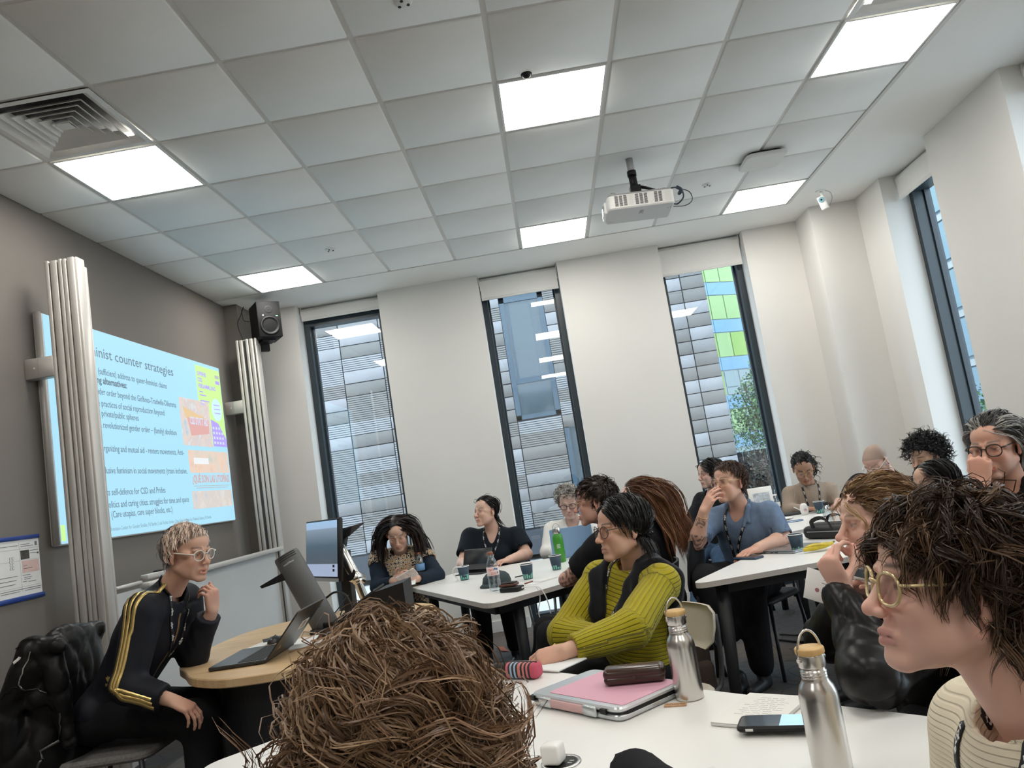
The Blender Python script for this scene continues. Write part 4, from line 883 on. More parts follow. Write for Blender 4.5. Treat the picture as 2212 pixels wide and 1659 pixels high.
MB().tube(smooth_path([(-.07, -.07, .06), (-.06, -.09, .105), (.0, -.085, .125), (.05, -.09, .10), (.055, -.075, .05)], 5), .013, 7, flat=.25).tube(smooth_path([(-.06, .04, .08), (-.02, .03, .125), (.04, .03, .125), (.07, .04, .08)], 5), .012, 7, flat=.25).build('handle', M_BAGC, e); MB().box((0, -.086, .045), (.22, .003, .005)).build('zip', M_GREYP, e)

# table 3
def plate(x, y, label):
    e = thing('paper_plate', label, 'plate', (x, y, TZ), 0, 'white plates'); MB().lathe([(0, .002), (.06, .002), (.072, .008), (.09, .012), (.09, .014), (.07, .011), (.058, .005), (0, .005)], 28).build('plate_body', M_CUPW, e); return e
plate(4.30, 2.72, 'white plate next to the ribbed bottle'); plate(4.03, 2.93, 'white plate beside the blue shirted person, partly hidden')
e = thing('air_freshener', 'small oval white freshener with floral print', 'freshener', (4.245, 3.03, TZ), .1); MB().lathe([(0, 0), (.022, 0), (.030, .02), (.034, .045), (.028, .075), (.016, .09), (0, .092)], 24, M=Matrix.Diagonal((1, .55, 1, 1))).build('shell', M_CUPW, e); MB().lathe([(0, .0195), (.012, .0195)], 12, M=Matrix.Translation((0, 0, .04)) @ rotm(rx=PI / 2)).build('print', mat('floral', (.65, .45, .48), .6, noise=(120, .5)), e)
tag(MB().rbox((4.16, 3.20, TZ + .010), (.26, .12, .018), .006, 2).build('dark_pouch', mat('pouch_dark', (.03, .03, .032), .6)), 'flat dark pouch lying at the elbow of the beige sweater', 'pouch')
tag(MB().tube([(4.26, 3.16, .765), (4.215, 3.19, .80)], .004, 8).build('white_stylus', M_CUPW), 'white stylus standing out of the dark pouch', 'stylus')
tag(MB().tube([(4.06 + .06 * math.cos(a), 2.69 + .05 * math.sin(a), .7435) for a in [2 * PI * k / 20 for k in range(21)]], .003, 6).build('blue_lanyard', mat('lanyard_blue', (.10, .2, .4), .6)), 'blue ring of lanyard lying on the farthest table', 'lanyard')
e = thing('black_laptop', 'dark open laptop by the third window', 'laptop', (4.38, 3.43, TZ), .3); MB().bb(-.14, .14, -.003, .003, 0, .17, M=rotm(rx=-.25)).build('lid', M_TAB, e); MB().bb(-.14, .14, -.20, 0, 0, .012).build('base', M_TAB, e)
e = thing('white_tablet', 'upright white tablet with a drawing on its back', 'tablet', (3.98, 3.20, TZ), -.10); MB().rbox((0, 0, .13), (.19, .010, .25), .005, 1, M=rotm(rx=-.10)).build('case', M_CUPW, e); MB().bb(-.06, .07, -.0062, -.0055, .13, .21, M=rotm(rx=-.10)).build('drawing', mat('tablet_drawing', (.55, .60, .66), .6, noise=(40, .4)), e); MB().bb(-.08, .08, .0, .07, 0, .006).build('foot', M_CUPW, e)

# foreground table
e = thing('laptop_sleeve', 'silver holographic laptop sleeve with a pink panel', 'sleeve', (2.423, -1.025, TZ), math.radians(-49))
M_HOLO = mat('holographic_silver', (.62, .62, .68), .28, metal=.6); nn = M_HOLO.node_tree.nodes; ll = M_HOLO.node_tree.links
tc = nn.new('ShaderNodeTexCoord'); no = nn.new('ShaderNodeTexNoise'); no.inputs['Scale'].default_value = 14; no.inputs['Detail'].default_value = 3; rp = nn.new('ShaderNodeValToRGB')
for k, (p, c) in enumerate([(.3, (.58, .60, .66)), (.7, (.66, .60, .66)), (.5, (.60, .64, .64))]):
    el = rp.color_ramp.elements[k] if k < 2 else rp.color_ramp.elements.new(p); el.position = p; el.color = (*c, 1)
ll.new(tc.outputs['Object'], no.inputs['Vector']); ll.new(no.outputs['Fac'], rp.inputs[0]); ll.new(rp.outputs[0], nn['Principled BSDF'].inputs['Base Color'])
pl_ = round_poly([(-.175, -.122), (.175, -.122), (.175, .122), (-.175, .122)], .03)
MB().prism(pl_, .001, .016, bev=.004).build('lower_half', M_HOLO, e); MB().prism(offset_poly(pl_, -.002), .016, .0195).build('zip', M_BLACK, e); MB().prism(pl_, .0195, .033, bev=.004).build('upper_half', M_HOLO, e)
MB().prism(offset_poly(pl_, -.001), .010, .024, M=Matrix.Translation((.06, .004, 0)) @ Matrix.Diagonal((.655, .975, 1, 1))).build('gusset', M_BLACK, e)
MB().prism(round_poly([(-.12, -.098), (.165, -.098), (.165, .112), (-.12, .112)], .012), .033, .0342).build('pink_panel', mat('sleeve_pink', (.68, .36, .45), .55), e)
MB().rbox((-.02, -.126, .017), (.15, .006, .022), .003, 1).build('handle', mat('sleeve_handle', (.68, .42, .42), .5), e); MB().rbox((-.105, -.126, .017), (.05, .010, .026), .004, 1).build('handle_tab', M_HOLO, e); MB().rbox((.07, -.126, .017), (.05, .010, .026), .004, 1).build('handle_tab', M_HOLO, e); MB().box((.12, -.118, .022), (.02, .02, .012)).box((-.16, -.118, .022), (.02, .02, .012)).build('zip_pull', M_BLACK, e)
e = thing('glasses_case', 'brown leather glasses case lying on the pink panel', 'glasses case', (2.508, -1.025, TZ + .0345), math.radians(-10))
M_BRN = mat('brown_leather', (.045, .020, .012), .28, coat=.3)
MB().rbox((0, 0, .014), (.165, .062, .026), .013, 3).build('lower_shell', M_BRN, e); MB().rbox((0, 0, .028), (.166, .063, .032), .015, 4).build('upper_shell', M_BRN, e); MB().cyl((.0, -.032, .020), (.0, -.0345, .020), .005, n=10).build('clasp', M_BRN, e)
tag(MB().prism(round_poly([(-.028, -.012), (.028, -.012), (.028, .012), (-.028, .012)], .003), 0, .003, M=Matrix.Translation((2.588, -1.160, TZ)) @ rotm(rz=-.25)).build('wooden_tag', mat('tag_wood', (.50, .30, .17), .6, noise=(60, .15))), 'small wooden name tag in front of the steel bottle', 'tag')
tg = bpy.data.objects['wooden_tag']; text('tag_print', 'OCHAMO', .011, Matrix.Translation((2.588, -1.160, TZ + .0031)) @ rotm(rz=-.25) @ Matrix.Translation((0, -.004, 0)), mat('tag_ink', (.1, .05, .03), .7), tg, .0002, 'CENTER')
e = thing('notebook', 'open white notebook with handwriting by the phone', 'notebook', (2.765, -1.305, TZ), -.66)
MB().rbox((0, 0, .004), (.150, .215, .008), .002, 1).build('pages', M_PAPER, e); MB().prism([(-.074, -.107), (.074, -.107), (.074, .107), (-.074, .107)], .0082, .0088).build('top_page', mat('page_white', (.82, .81, .77), .8), e)
M_PENCIL = mat('pencil_line', (.55, .55, .55), .8); g_ = random.Random(2)
for r in range(10):
    x_ = -.05 + .02 * g_.random()
    for c in range(4):
        w_ = .012 + .014 * g_.random(); pts = [(x_ + w_ * k / 6, .075 - r * .013 + .002 * math.sin(k * 2.6 + r), .0090) for k in range(7)]; x_ += w_ + .005
        if x_ > .06: break
        MB().tube(pts, .0005, 4).build('handwriting', M_PENCIL, e)
e = thing('phone', 'black phone in a bumper case, screen lit, on the notebook', 'phone', (2.765, -1.43, TZ + .0092), -.36)
MB().prism(round_poly([(-.078, -.04), (.078, -.04), (.078, .04), (-.078, .04)], .014), 0, .012, bev=.004).build('case', M_BLACK, e); MB().prism(round_poly([(-.072, -.035), (.072, -.035), (.072, .035), (-.072, .035)], .01), .012, .0124).build('screen', mat('phone_glass', (.012, .02, .026), .08), e)
MB().bb(.012, .066, -.034, .034, .0124, .0127).build('lit_screen', mat('phone_lit', (.1, .15, .2), .2, emit=(.40, .62, .85, .55)), e); MB().box((-.05, -.0402, .006), (.016, .001, .005)).build('side_button', M_CUPW, e)
e = thing('pencil_case', 'striped pink and black pencil case beside the curly hair', 'pencil case', (2.165, -.655, TZ), -.55)
M_STR = mat('pencil_case_stripes', (.6, .2, .2), .7); nn = M_STR.node_tree.nodes; ll = M_STR.node_tree.links; tc = nn.new('ShaderNodeTexCoord'); sx_ = nn.new('ShaderNodeSeparateXYZ'); mr = nn.new('ShaderNodeMapRange'); mr.inputs[1].default_value = -.09; mr.inputs[2].default_value = .09; rp = nn.new('ShaderNodeValToRGB'); rp.color_ramp.interpolation = 'CONSTANT'
st = [(0, (.02, .02, .02)), (.35, (.55, .13, .16)), (.40, (.02, .02, .02)), (.44, (.35, .45, .6)), (.48, (.02, .02, .02)), (.52, (.35, .45, .6)), (.56, (.02, .02, .02)), (.60, (.62, .20, .18)), (.66, (.02, .02, .02)), (.70, (.60, .19, .17)), (.74, (.02, .02, .02)), (.78, (.60, .16, .18)), (.82, (.02, .02, .02)), (.86, (.55, .08, .13))]
for k, (p, c) in enumerate(st):
    el = rp.color_ramp.elements[k] if k < 2 else rp.color_ramp.elements.new(p); el.position = p; el.color = (*c, 1)
ll.new(tc.outputs['Object'], sx_.inputs[0]); ll.new(sx_.outputs['X'], mr.inputs[0]); ll.new(mr.outputs[0], rp.inputs[0]); ll.new(rp.outputs[0], nn['Principled BSDF'].inputs['Base Color'])
MB().rbox((0, 0, .025), (.175, .052, .048), .016, 3).build('pouch', M_STR, e); MB().tube([(-.08, 0, .0495), (.08, 0, .0495)], .002, 5).build('zip', M_BLACK, e)
e = thing('tablet', 'black tablet lying at the far end of the foreground table', 'tablet', (2.155, -.52, TZ), -.45); MB().prism(round_poly([(-.085, -.06), (.085, -.06), (.085, .06), (-.085, .06)], .01), 0, .008, bev=.002).build('housing', M_TAB, e); MB().bb(-.078, .078, -.054, .054, .008, .0083).build('screen', mat('tablet_glass', (.05, .055, .06), .12), e)
e = thing('desk_socket', 'round black and chrome socket outlet set in the table', 'socket', (2.297, -1.437, TZ), -.4); MB().lathe([(.036, .0005), (.0365, .003), (.043, .003), (.044, .0005)], 32).build('ring', M_STEEL, e); MB().lathe([(0, .0015), (.036, .0015)], 28).build('plate', M_BLACK, e); MB().box((.022, -.004, .002), (.010, .006, .001)).box((.022, .008, .002), (.010, .006, .001)).build('port', M_GREYP, e)
e = thing('white_charger', 'white cube charger plugged into the table socket', 'charger', (2.283, -1.440, TZ + .0018), -.4); MB().rbox((0, 0, .022), (.044, .044, .042), .008, 3).build('block', mat('charger_white', (.85, .84, .81), .35), e); MB().tube(smooth_path([(-.022, .005, .012), (-.04, .008, .011), (-.07, .0, .004), (-.11, -.02, .003)], 5), .0022, 6).build('cable', M_CUPW, e)
tag(MB().prism([(2.55, -1.59), (2.60, -1.575), (2.605, -1.60), (2.56, -1.615)], TZ, TZ + .001).build('paper_scrap', M_PAPER), 'white scrap of paper cut off by the bottom edge', 'paper')
tag(MB().tube(smooth_path([(3.70, 2.35, .012), (3.85, 2.2, .01), (4.0, 2.4, .01), (4.15, 2.2, .01), (4.3, 2.3, .012)], 6), .008, 6).tube(smooth_path([(3.75, 2.5, .01), (3.9, 2.4, .01), (4.2, 2.55, .01)], 6), .006, 6).build('floor_cables', M_BLACK), 'black cables lying on the carpet under the tables', 'cable')
tag(MB().add([(1.66, 3.55, .004), (1.72, 3.50, .008), (1.78, 3.30, .004), (1.72, 3.32, .012)], [(0, 1, 2, 3), (3, 2, 1, 0)]).build('fallen_leaf', mat('leaf_red', (.35, .10, .05), .7)), 'reddish leaf shaped scrap on the carpet', 'scrap')
# backpack by the black chair
e = thing('backpack', 'brown backpack standing on the floor behind the yellow sweater', 'backpack', (2.86, .92, 0), .3)
M_BP = mat('backpack_brown', (.045, .028, .020), .75, bump=(80, .4, .004)); MB().rbox((0, 0, .28), (.30, .20, .54), .09, 4).build('sack', M_BP, e); MB().rbox((0, -.10, .20), (.24, .07, .26), .03, 3).build('front_pocket', M_BP, e); MB().tube(smooth_path([(.06, .02, .52), (.10, -.04, .60), (.15, -.05, .54), (.16, -.05, .36)], 5), .013, 6, flat=.4).tube(smooth_path([(-.04, .0, .53), (0, -.02, .585), (.04, .0, .53)], 5), .009, 6).build('strap', M_BLACKM, e)
# ================================================================== people: implicit surfaces meshed with surface nets
f32 = np.float32
def A3(*v): return np.array(v, dtype=np.float64)
def unit(v): v = np.asarray(v, float); return v / (np.linalg.norm(v) + 1e-12)
def rc(a, b, ra, rb=None):
    a = np.asarray(a, float); b = np.asarray(b, float); rb = ra if rb is None else rb; ab = b - a; L2 = max(ab @ ab, 1e-10)
    def f(P):
        q = P - a.astype(f32); t = np.clip(q @ ab.astype(f32) / f32(L2), 0, 1)
        q = q - t[:, None] * ab.astype(f32)
        return np.sqrt(np.einsum('ij,ij->i', q, q)) - (f32(ra) + f32(rb - ra) * t)
    return f
def ell(c, r, R=None):
    c = np.asarray(c, f32); r = np.asarray(r, f32); R = None if R is None else np.asarray(R, f32)
    def f(P):
        q = P - c
        if R is not None: q = q @ R
        q1 = q / r; k0 = np.sqrt(np.einsum('ij,ij->i', q1, q1)); q2 = q1 / r; k1 = np.sqrt(np.einsum('ij,ij->i', q2, q2)) + f32(1e-9)
        return k0 * (k0 - 1) / k1
    return f
class Sdf:
    def __init__(s): s.ops = []
    def u(s, f, k=.01): s.ops.append((0, f32(k), f)); return s
    def s(s, f, k=.005): s.ops.append((1, f32(k), f)); return s
    def i(s, f, k=.003): s.ops.append((2, f32(k), f)); return s
    def mod(s, f): s.ops.append((3, 0, f)); return s
    def copy(s): q = Sdf(); q.ops = list(s.ops); return q
    def __call__(s, P):
        P = np.ascontiguousarray(P, f32); d = None
        for op, k, f in s.ops:
            if op == 3: d = d + f(P).astype(f32); continue
            e = f(P).astype(f32)
            if op == 0:
                if d is None: d = e; continue
                h = np.clip(.5 + .5 * (e - d) / k, 0, 1); d = e + (d - e) * h - k * h * (1 - h)
            else:
                if op == 1: e = -e
                h = np.clip(.5 - .5 * (e - d) / k, 0, 1); d = e + (d - e) * h + k * h * (1 - h)
        return d
def mesh_sdf(f, lo, hi, h, B=5, slack=1.7):
    lo = np.asarray(lo, float); hi = np.asarray(hi, float)
    nb = np.ceil((hi - lo) / (h * B)).astype(int) + 1; n = nb * B
    g = np.stack(np.meshgrid(*[np.arange(k) for k in nb], indexing='ij'), -1).reshape(-1, 3)
    cen = lo + (g * B + (B - 1) / 2) * h
    dc = f(cen.astype(f32)); act = np.abs(dc) < B * h * .87 * slack
    D = np.repeat(np.repeat(np.repeat(dc.reshape(nb), B, 0), B, 1), B, 2).astype(f32)
    ga = g[act] * B
    off = np.stack(np.meshgrid(*[np.arange(B)] * 3, indexing='ij'), -1).reshape(-1, 3)
    idx = (ga[:, None, :] + off[None]).reshape(-1, 3)
    for s in range(0, len(idx), 200000):
        q = idx[s:s + 200000]; D[q[:, 0], q[:, 1], q[:, 2]] = f((lo + q * h).astype(f32))
    D[0] = D[-1] = 1; D[:, 0] = D[:, -1] = 1; D[:, :, 0] = D[:, :, -1] = 1
    S = D < 0
    c = np.zeros(tuple(n - 1), np.int8)
    for i in (0, 1):
        for j in (0, 1):
            for k in (0, 1): c += S[i:n[0] - 1 + i, j:n[1] - 1 + j, k:n[2] - 1 + k]
    cells = np.argwhere((c > 0) & (c < 8))
    if len(cells) == 0: return np.zeros((0, 3)), np.zeros((0, 4), int)
    acc = np.zeros((len(cells), 3)); cnt = np.zeros(len(cells))
    cor = [(i, j, k) for i in (0, 1) for j in (0, 1) for k in (0, 1)]
    V = {q: D[cells[:, 0] + q[0], cells[:, 1] + q[1], cells[:, 2] + q[2]] for q in cor}
    for a in cor:
        for ax in range(3):
            if a[ax]: continue
            b = list(a); b[ax] = 1; b = tuple(b); va, vb = V[a], V[b]
            m = (va < 0) != (vb < 0); t = np.where(m, va / (va - vb + 1e-20), 0)
            p = np.array(a, float)[None].repeat(len(cells), 0); p[:, ax] = t
            acc[m] += p[m]; cnt[m] += 1
    verts = lo + (cells + acc / cnt[:, None]) * h
    ids = -np.ones(tuple(n - 1), np.int32); ids[cells[:, 0], cells[:, 1], cells[:, 2]] = np.arange(len(cells))
    F = []
    for ax in range(3):
        sl0 = [slice(1, n[k] - 1) for k in range(3)]; sl1 = list(sl0); sl0[ax] = slice(0, n[ax] - 1); sl1[ax] = slice(1, n[ax])
        s0 = S[tuple(sl0)]; s1 = S[tuple(sl1)]; e = np.argwhere(s0 != s1)
        if len(e) == 0: continue
        p = e.copy()
        for k in range(3):
            if k != ax: p[:, k] += 1
        flip = s0[e[:, 0], e[:, 1], e[:, 2]]
        u, v = [(1, 2), (2, 0), (0, 1)][ax]
        def cell(du, dv):
            q = p.copy(); q[:, u] -= du; q[:, v] -= dv; return ids[q[:, 0], q[:, 1], q[:, 2]]
        quad = np.stack([cell(1, 1), cell(0, 1), cell(0, 0), cell(1, 0)], 1)
        quad[~flip] = quad[~flip][:, ::-1]; F.append(quad)
    F = np.concatenate(F); F = F[(F >= 0).all(1)]
    return verts, F
def grad(f, P, e=.002):
    P = np.asarray(P, f32); G = np.zeros_like(P)
    for k in range(3):
        d = np.zeros(3, f32); d[k] = e; G[:, k] = f(P + d) - f(P - d)
    return G / (np.linalg.norm(G, axis=1)[:, None] + 1e-9)
def snap(f, P, off=0.0, it=4):
    P = np.asarray(P, f32).copy()
    for _ in range(it): P = P - grad(f, P) * (f(P)[:, None] - f32(off))
    return P
def np_mesh(name, V, F, cols=None, smooth=True, attrs=None):
    me = bpy.data.meshes.new(name); V = np.asarray(V, f32); F = np.asarray(F, np.int32)
    me.vertices.add(len(V)); me.vertices.foreach_set('co', V.ravel())
    k = F.shape[1]; me.loops.add(F.size); me.loops.foreach_set('vertex_index', F.ravel())
    me.polygons.add(len(F)); me.polygons.foreach_set('loop_start', np.arange(0, F.size, k, dtype=np.int32))
    me.polygons.foreach_set('use_smooth', np.full(len(F), smooth)); me.update(calc_edges=True)
    if cols is not None:
        ca = me.color_attributes.new('Col', 'FLOAT_COLOR', 'POINT'); ca.data.foreach_set('color', np.c_[cols, np.ones(len(V))].astype(f32).ravel())
    for nm, a in (attrs or {}).items():
        at_ = me.attributes.new(nm, 'FLOAT', 'POINT'); at_.data.foreach_set('value', np.asarray(a, f32))
    return me
class Bag:
    def __init__(s): s.V = []; s.F = []; s.C = []; s.n = 0
    def add(s, V, F, C=None):
        if len(V) == 0: return
        s.V.append(np.asarray(V, f32)); s.F.append(np.asarray(F, np.int64) + s.n); s.n += len(V)
        s.C.append(np.broadcast_to(np.asarray(C if C is not None else (1, 1, 1), f32), (len(V), 3)))
    def mesh(s, name): return np_mesh(name, np.concatenate(s.V), np.concatenate(s.F), np.concatenate(s.C))

def smoothstep(a, b, x): t = np.clip((x - a) / (b - a), 0, 1); return t * t * (3 - 2 * t)
def folds(seed, amp, freq=14.0, stretch=(1, 1, .55)):
    r = np.random.default_rng(seed); K = [unit(r.normal(size=3)) * np.array(stretch) * freq * (.7 + .7 * r.random()) * 2 for _ in range(4)]; ph = r.random(4) * 6.28
    W = [unit(r.normal(size=3)) * freq * .8 for _ in range(2)]
    def f(P):
        w = .6 * np.sin(P @ W[0].astype(f32) + 1) + .6 * np.sin(P @ W[1].astype(f32) + 2)
        return f32(amp / 2) * sum(np.sin(P @ k.astype(f32) + f32(p) + w) for k, p in zip(K, ph))
    return f

def crease(seed, amp, freq=9.0, stretch=(1, 1, .5)):
    """sharp valleys between soft bulges, as in hanging cloth or leather"""
    r = np.random.default_rng(seed); K = [unit(r.normal(size=3)) * np.array(stretch) * freq * (.7 + .6 * r.random()) * 2 for _ in range(3)]; ph = r.random(3) * 6.28; W = [unit(r.normal(size=3)) * freq * 1.1 for _ in range(3)]
    def f(P):
        w = .9 * np.sin(P @ W[0].astype(f32) + 1) + .9 * np.sin(P @ W[1].astype(f32) + 2) + .5 * np.sin(P @ (2.3 * W[2]).astype(f32))
        return f32(amp) * sum((1 - np.abs(np.sin(P @ k.astype(f32) + f32(p) + w))) ** 2.5 for k, p in zip(K, ph))
    return f
# ------------------------------------------------------------------ head
def head_frame(yaw, pitch, roll):
    """columns: right, forward, up"""
    M = rotm(rz=math.radians(yaw - 90)) @ rotm(rx=math.radians(pitch)) @ rotm(ry=math.radians(roll)); M = np.array(M)[:3, :3]
    return M
HAIRLINE = ([-.12, -.085, -.04, -.012, .02, .045, .07, .085, .1], [-.085, -.075, -.045, .0, .025, .048, .064, .072, .08])
def head_sdf(S, Hc, R, hs, o):
    """adds the head to S; o: jaw, nose, cheek, open lids"""
    def W(x, y, z): return Hc + R @ (np.array((x, y, z)) * hs)
    def sp(x, y, z, r): return rc(W(x, y, z), W(x, y, z), r * hs)
    def el(x, y, z, r, Rl=None): return ell(W(x, y, z), np.array(r) * hs, R if Rl is None else R @ Rl)
    def cn(a, b, ra, rb=None): return rc(W(*a), W(*b), ra * hs, (ra if rb is None else rb) * hs)
    jw = o.get('jaw', 1.0); ns = o.get('nose', 1.0); fat = o.get('fat', 0.0)
    S.u(el(0, -.014, .036, (.074, .094, .080)), .01)
    S.u(el(0, .028, -.028, (.0585 * jw + fat, .060, .082)), .02)
    S.u(el(0, .045, .045, (.056, .048, .045)), .02)
    for s in (-1, 1):
        S.u(cn((s * .050 * jw, -.004, -.055), (s * .014, .072, -.102), .018 + fat * .5, .015), .02)
        S.u(el(s * .036, .066, -.030, (.024 + fat, .022, .024)), .018)
        S.u(el(s * .058, .046, .004, (.012, .026, .014)), .015)
        S.u(el(s * .036, .044, -.062, (.024 + fat, .030, .034)), .02)
    S.u(el(0, .079, -.100, (.018, .015, .014)), .012)
    S.u(el(0, .078, -.070, (.026, .018, .024)), .012)
    for s in (-1, 1):
        S.u(cn((s * .014, .092, .018), (s * .042, .080, .018), .008, .006), .012)
        S.s(el(s * .031, .100, .000, (.017, .015, .0115)), .010)
    S.u(cn((0, .088, .012), (0, .100 + .008 * ns, -.030), .0075, .0095), .008)
    S.u(sp(0, .104 + .009 * ns, -.035, .0105), .007)
    for s in (-1, 1): S.u(el(s * .0115, .099 + .004 * ns, -.039, (.0075, .010, .0075)), .005); S.s(sp(s * .0062, .104 + .004 * ns, -.0465, .0032), .003)
    S.s(cn((0, .104, -.052), (0, .100, -.058), .0018), .004)
    for s in (-1, 1):
        ec = W(s * .031, .0785, 0); S.u(rc(ec, ec, .0122 * hs), .0015)
        lid = o.get('lid', .0); n_up = R @ unit((0, .72, -.70 + lid)); n_dn = R @ unit((0, .35, .93))
        def lidf(P, ec=ec, n=n_up, r=.0138 * hs):
            q = P - ec.astype(f32); return np.maximum(np.sqrt(np.einsum('ij,ij->i', q, q)) - f32(r), q @ n.astype(f32) + f32(.001))
        def lidd(P, ec=ec, n=n_dn, r=.0134 * hs):
            q = P - ec.astype(f32); return np.maximum(np.sqrt(np.einsum('ij,ij->i', q, q)) - f32(r), q @ n.astype(f32) + f32(.0045))
        S.u(lidf, .0022); S.u(lidd, .002)
    op = o.get('mouth', 0.0)
    S.u(cn((-.020, .088, -.0675), (0, .0975, -.0655), .0045, .0058), .004); S.u(cn((.020, .088, -.0675), (0, .0975, -.0655), .0045, .0058), .004)
    S.u(cn((-.017, .088, -.0765 - op), (0, .0955, -.0780 - op), .0045, .0066), .004); S.u(cn((.017, .088, -.0765 - op), (0, .0955, -.0780 - op), .0045, .0066), .004)
    S.s(cn((-.022, .093, -.0712 - op / 2), (.022, .093, -.0712 - op / 2), .0016 + op * .5), .0025); S.s(cn((0, .102, -.0712 - op / 2), (0, .09, -.0712 - op / 2), .0018 + op * .6), .004)
    for s in (-1, 1):
        ax = np.array(rotm(rz=s * -.45, rx=-.15))[:3, :3]
        S.u(el(s * .0775, -.008, -.006, (.0065, .019, .031), ax), .004); S.u(el(s * .077, -.004, -.032, (.006, .009, .010), ax), .004)
        S.s(el(s * .0845, -.004, -.002, (.0045, .010, .019), ax), .003); S.u(el(s * .081, .003, -.008, (.004, .005, .008), ax), .002)
    return W
def head_colour(V, Hc, R, hs, skin, o):
    q = (V - Hc) @ R / hs; x, y, z = q[:, 0], q[:, 1], q[:, 2]; ax = np.abs(x)
    C = np.repeat(np.array(skin, float)[None], len(V), 0)
    def blend(w, c, k=1.0):
        w = np.clip(w, 0, 1)[:, None] * k; C[:] = C * (1 - w) + np.array(c)[None] * w
    sk = np.array(skin); front = smoothstep(.02, .06, y)
    red = sk * np.array(o.get('red', (1.04, .86, .84)))
    blend(front * np.exp(-((ax - .04) / .02) ** 2 - ((z + .03) / .02) ** 2), red, .6); blend(front * np.exp(-(x / .013) ** 2 - ((z + .037) / .014) ** 2), red, .8)
    blend(((ax > .066) & (y < .02) & (y > -.045) & (np.abs(z + .01) < .05)) * 1.0, red, .45)
    op = o.get('mouth', 0.0)
    lip = smoothstep(.083, .090, y) * (np.abs(z + .0715 + op / 2) < .0105 + op / 2) * smoothstep(.026, .018, ax) * smoothstep(.0125, .0085, np.abs(z + .0715 + op / 2) - op / 2)
    blend(lip, o.get('lip', sk * np.array((.82, .52, .50))), .85)
    if op > 0: blend(smoothstep(.085, .09, y) * (np.abs(z + .0712 + op / 2) < op * .6) * (ax < .016), (.75, .72, .66), .8)
    bz = .0225 + .004 * np.cos((ax - .034) / .02) + o.get('browz', 0); brow = front * smoothstep(.010, .016, ax) * smoothstep(.052, .044, ax) * np.exp(-((z - bz) / o.get('browt', .0042)) ** 2)
    blend(brow, o.get('brow', (.06, .04, .03)), .9)
    for s in (-1, 1):
        e = np.array((s * .031, .0785, 0)); d = q - e; r = np.linalg.norm(d, axis=1); g = unit((o.get('gaze', (0, 0))[0], 1, o.get('gaze', (0, 0))[1])); ca = (d @ g) / (r + 1e-9)
        if o.get('lid', 0) < .5:
            slit = (y > .083) * smoothstep(.0052, .0034, np.abs(d[:, 2] + .0008)) * smoothstep(.0125, .0085, np.abs(d[:, 0])) * smoothstep(.0165, .0145, r)
            blend(slit, (.56, .51, .48), 1); blend(slit * smoothstep(.80, .88, ca), o.get('iris', (.055, .035, .022)), 1); blend(slit * smoothstep(.955, .975, ca), (.008, .008, .008), 1)
        lz = .0042 if o.get('lid', 0) < .5 else -.0035
        blend((y > .08) * smoothstep(.0175, .014, r) * smoothstep(.0024, .0010, np.abs(d[:, 2] - lz + .00012 * (np.abs(d[:, 0]) * 1000) ** 1.3 * .12)), np.array(skin) * .18, .85)
        blend((y > .06) * smoothstep(.024, .014, r), np.array(skin) * np.array((.86, .74, .72)), .35)
    if 'scalp' in o:
        hl = np.interp(y, *HAIRLINE); w = smoothstep(-.004, .010, z - hl) * (np.linalg.norm((q - np.array((0, -.014, .036))) / np.array((.074, .094, .080)), axis=1) > .9); w = w * ((ax < .0735) | (z > .03))
        blend(w, o['scalp'], .85)
    if 'stubble' in o: blend(smoothstep(-.035, -.06, z) * smoothstep(.0, .03, y) * (lip < .2), o['stubble'], .35)
    return C
# ------------------------------------------------------------------ hands and arms
def hand(S, W, fd, bn, side, curl=.35, hs=1.0, thumb=(.62, .62, -.25), spread=.05, curls=None, kk=.0035):
    """side 'R'/'L'; W wrist, fd towards the knuckles, bn back-of-hand normal; curls: per finger (a1, a2, a3)"""
    W = np.asarray(W, float); fd = unit(fd); bn = np.asarray(bn, float); bn = unit(bn - fd * (bn @ fd)); tx = np.cross(fd, bn) * (-1 if side == 'R' else 1)
    kl = (.086, .090, .086, .077); kx = (.0275, .0085, -.0105, -.0285); Ls = ((.043, .026, .021), (.047, .030, .022), (.044, .028, .022), (.034, .021, .019)); Rr = (.0088, .0090, .0085, .0075)
    K = [W + (fd * kl[i] + tx * kx[i]) * hs for i in range(4)]
    S.u(ell(W + (fd * .048 + tx * .001) * hs, np.array((.037, .050, .0145)) * hs, np.stack([tx, fd, bn], 1)), .02)
    for i in range(4): S.u(rc(W + (fd * .012 + tx * kx[i] * .55) * hs, K[i], .0125 * hs, .0100 * hs), .010)
    tips = []
    for i in range(4):
        cu = curls[i] if curls else (curl * .9, curl * 1.15, curl * .7); a = 0; p = K[i]; base = unit(fd + tx * spread * (1.5 - i))
        for j in range(3):
            a += cu[j]; d = base * math.cos(a) - bn * math.sin(a); q = p + d * Ls[i][j] * hs
            S.u(rc(p, q, Rr[i] * (1 - .10 * j) * hs, Rr[i] * (.93 - .12 * j) * hs), kk if j or i == 0 else kk); p = q
        tips.append(p)
    b0 = W + (fd * .020 + tx * .020 - bn * .006) * hs; t0 = unit(fd * thumb[0] + tx * thumb[1] + bn * thumb[2])
    t1 = unit(t0 * .75 + fd * .45 + bn * thumb[2] * .3 - tx * .12); t2 = unit(t1 * .8 + fd * .35 - tx * .25)
    p1 = b0 + t0 * .046 * hs; p2 = p1 + t1 * .034 * hs; p3 = p2 + t2 * .027 * hs
    S.u(rc(b0, p1, .0150 * hs, .0115 * hs), .012); S.u(rc(p1, p2, .0110 * hs, .0098 * hs), .005); S.u(rc(p2, p3, .0098 * hs, .0078 * hs), .004)
    return tips, p3
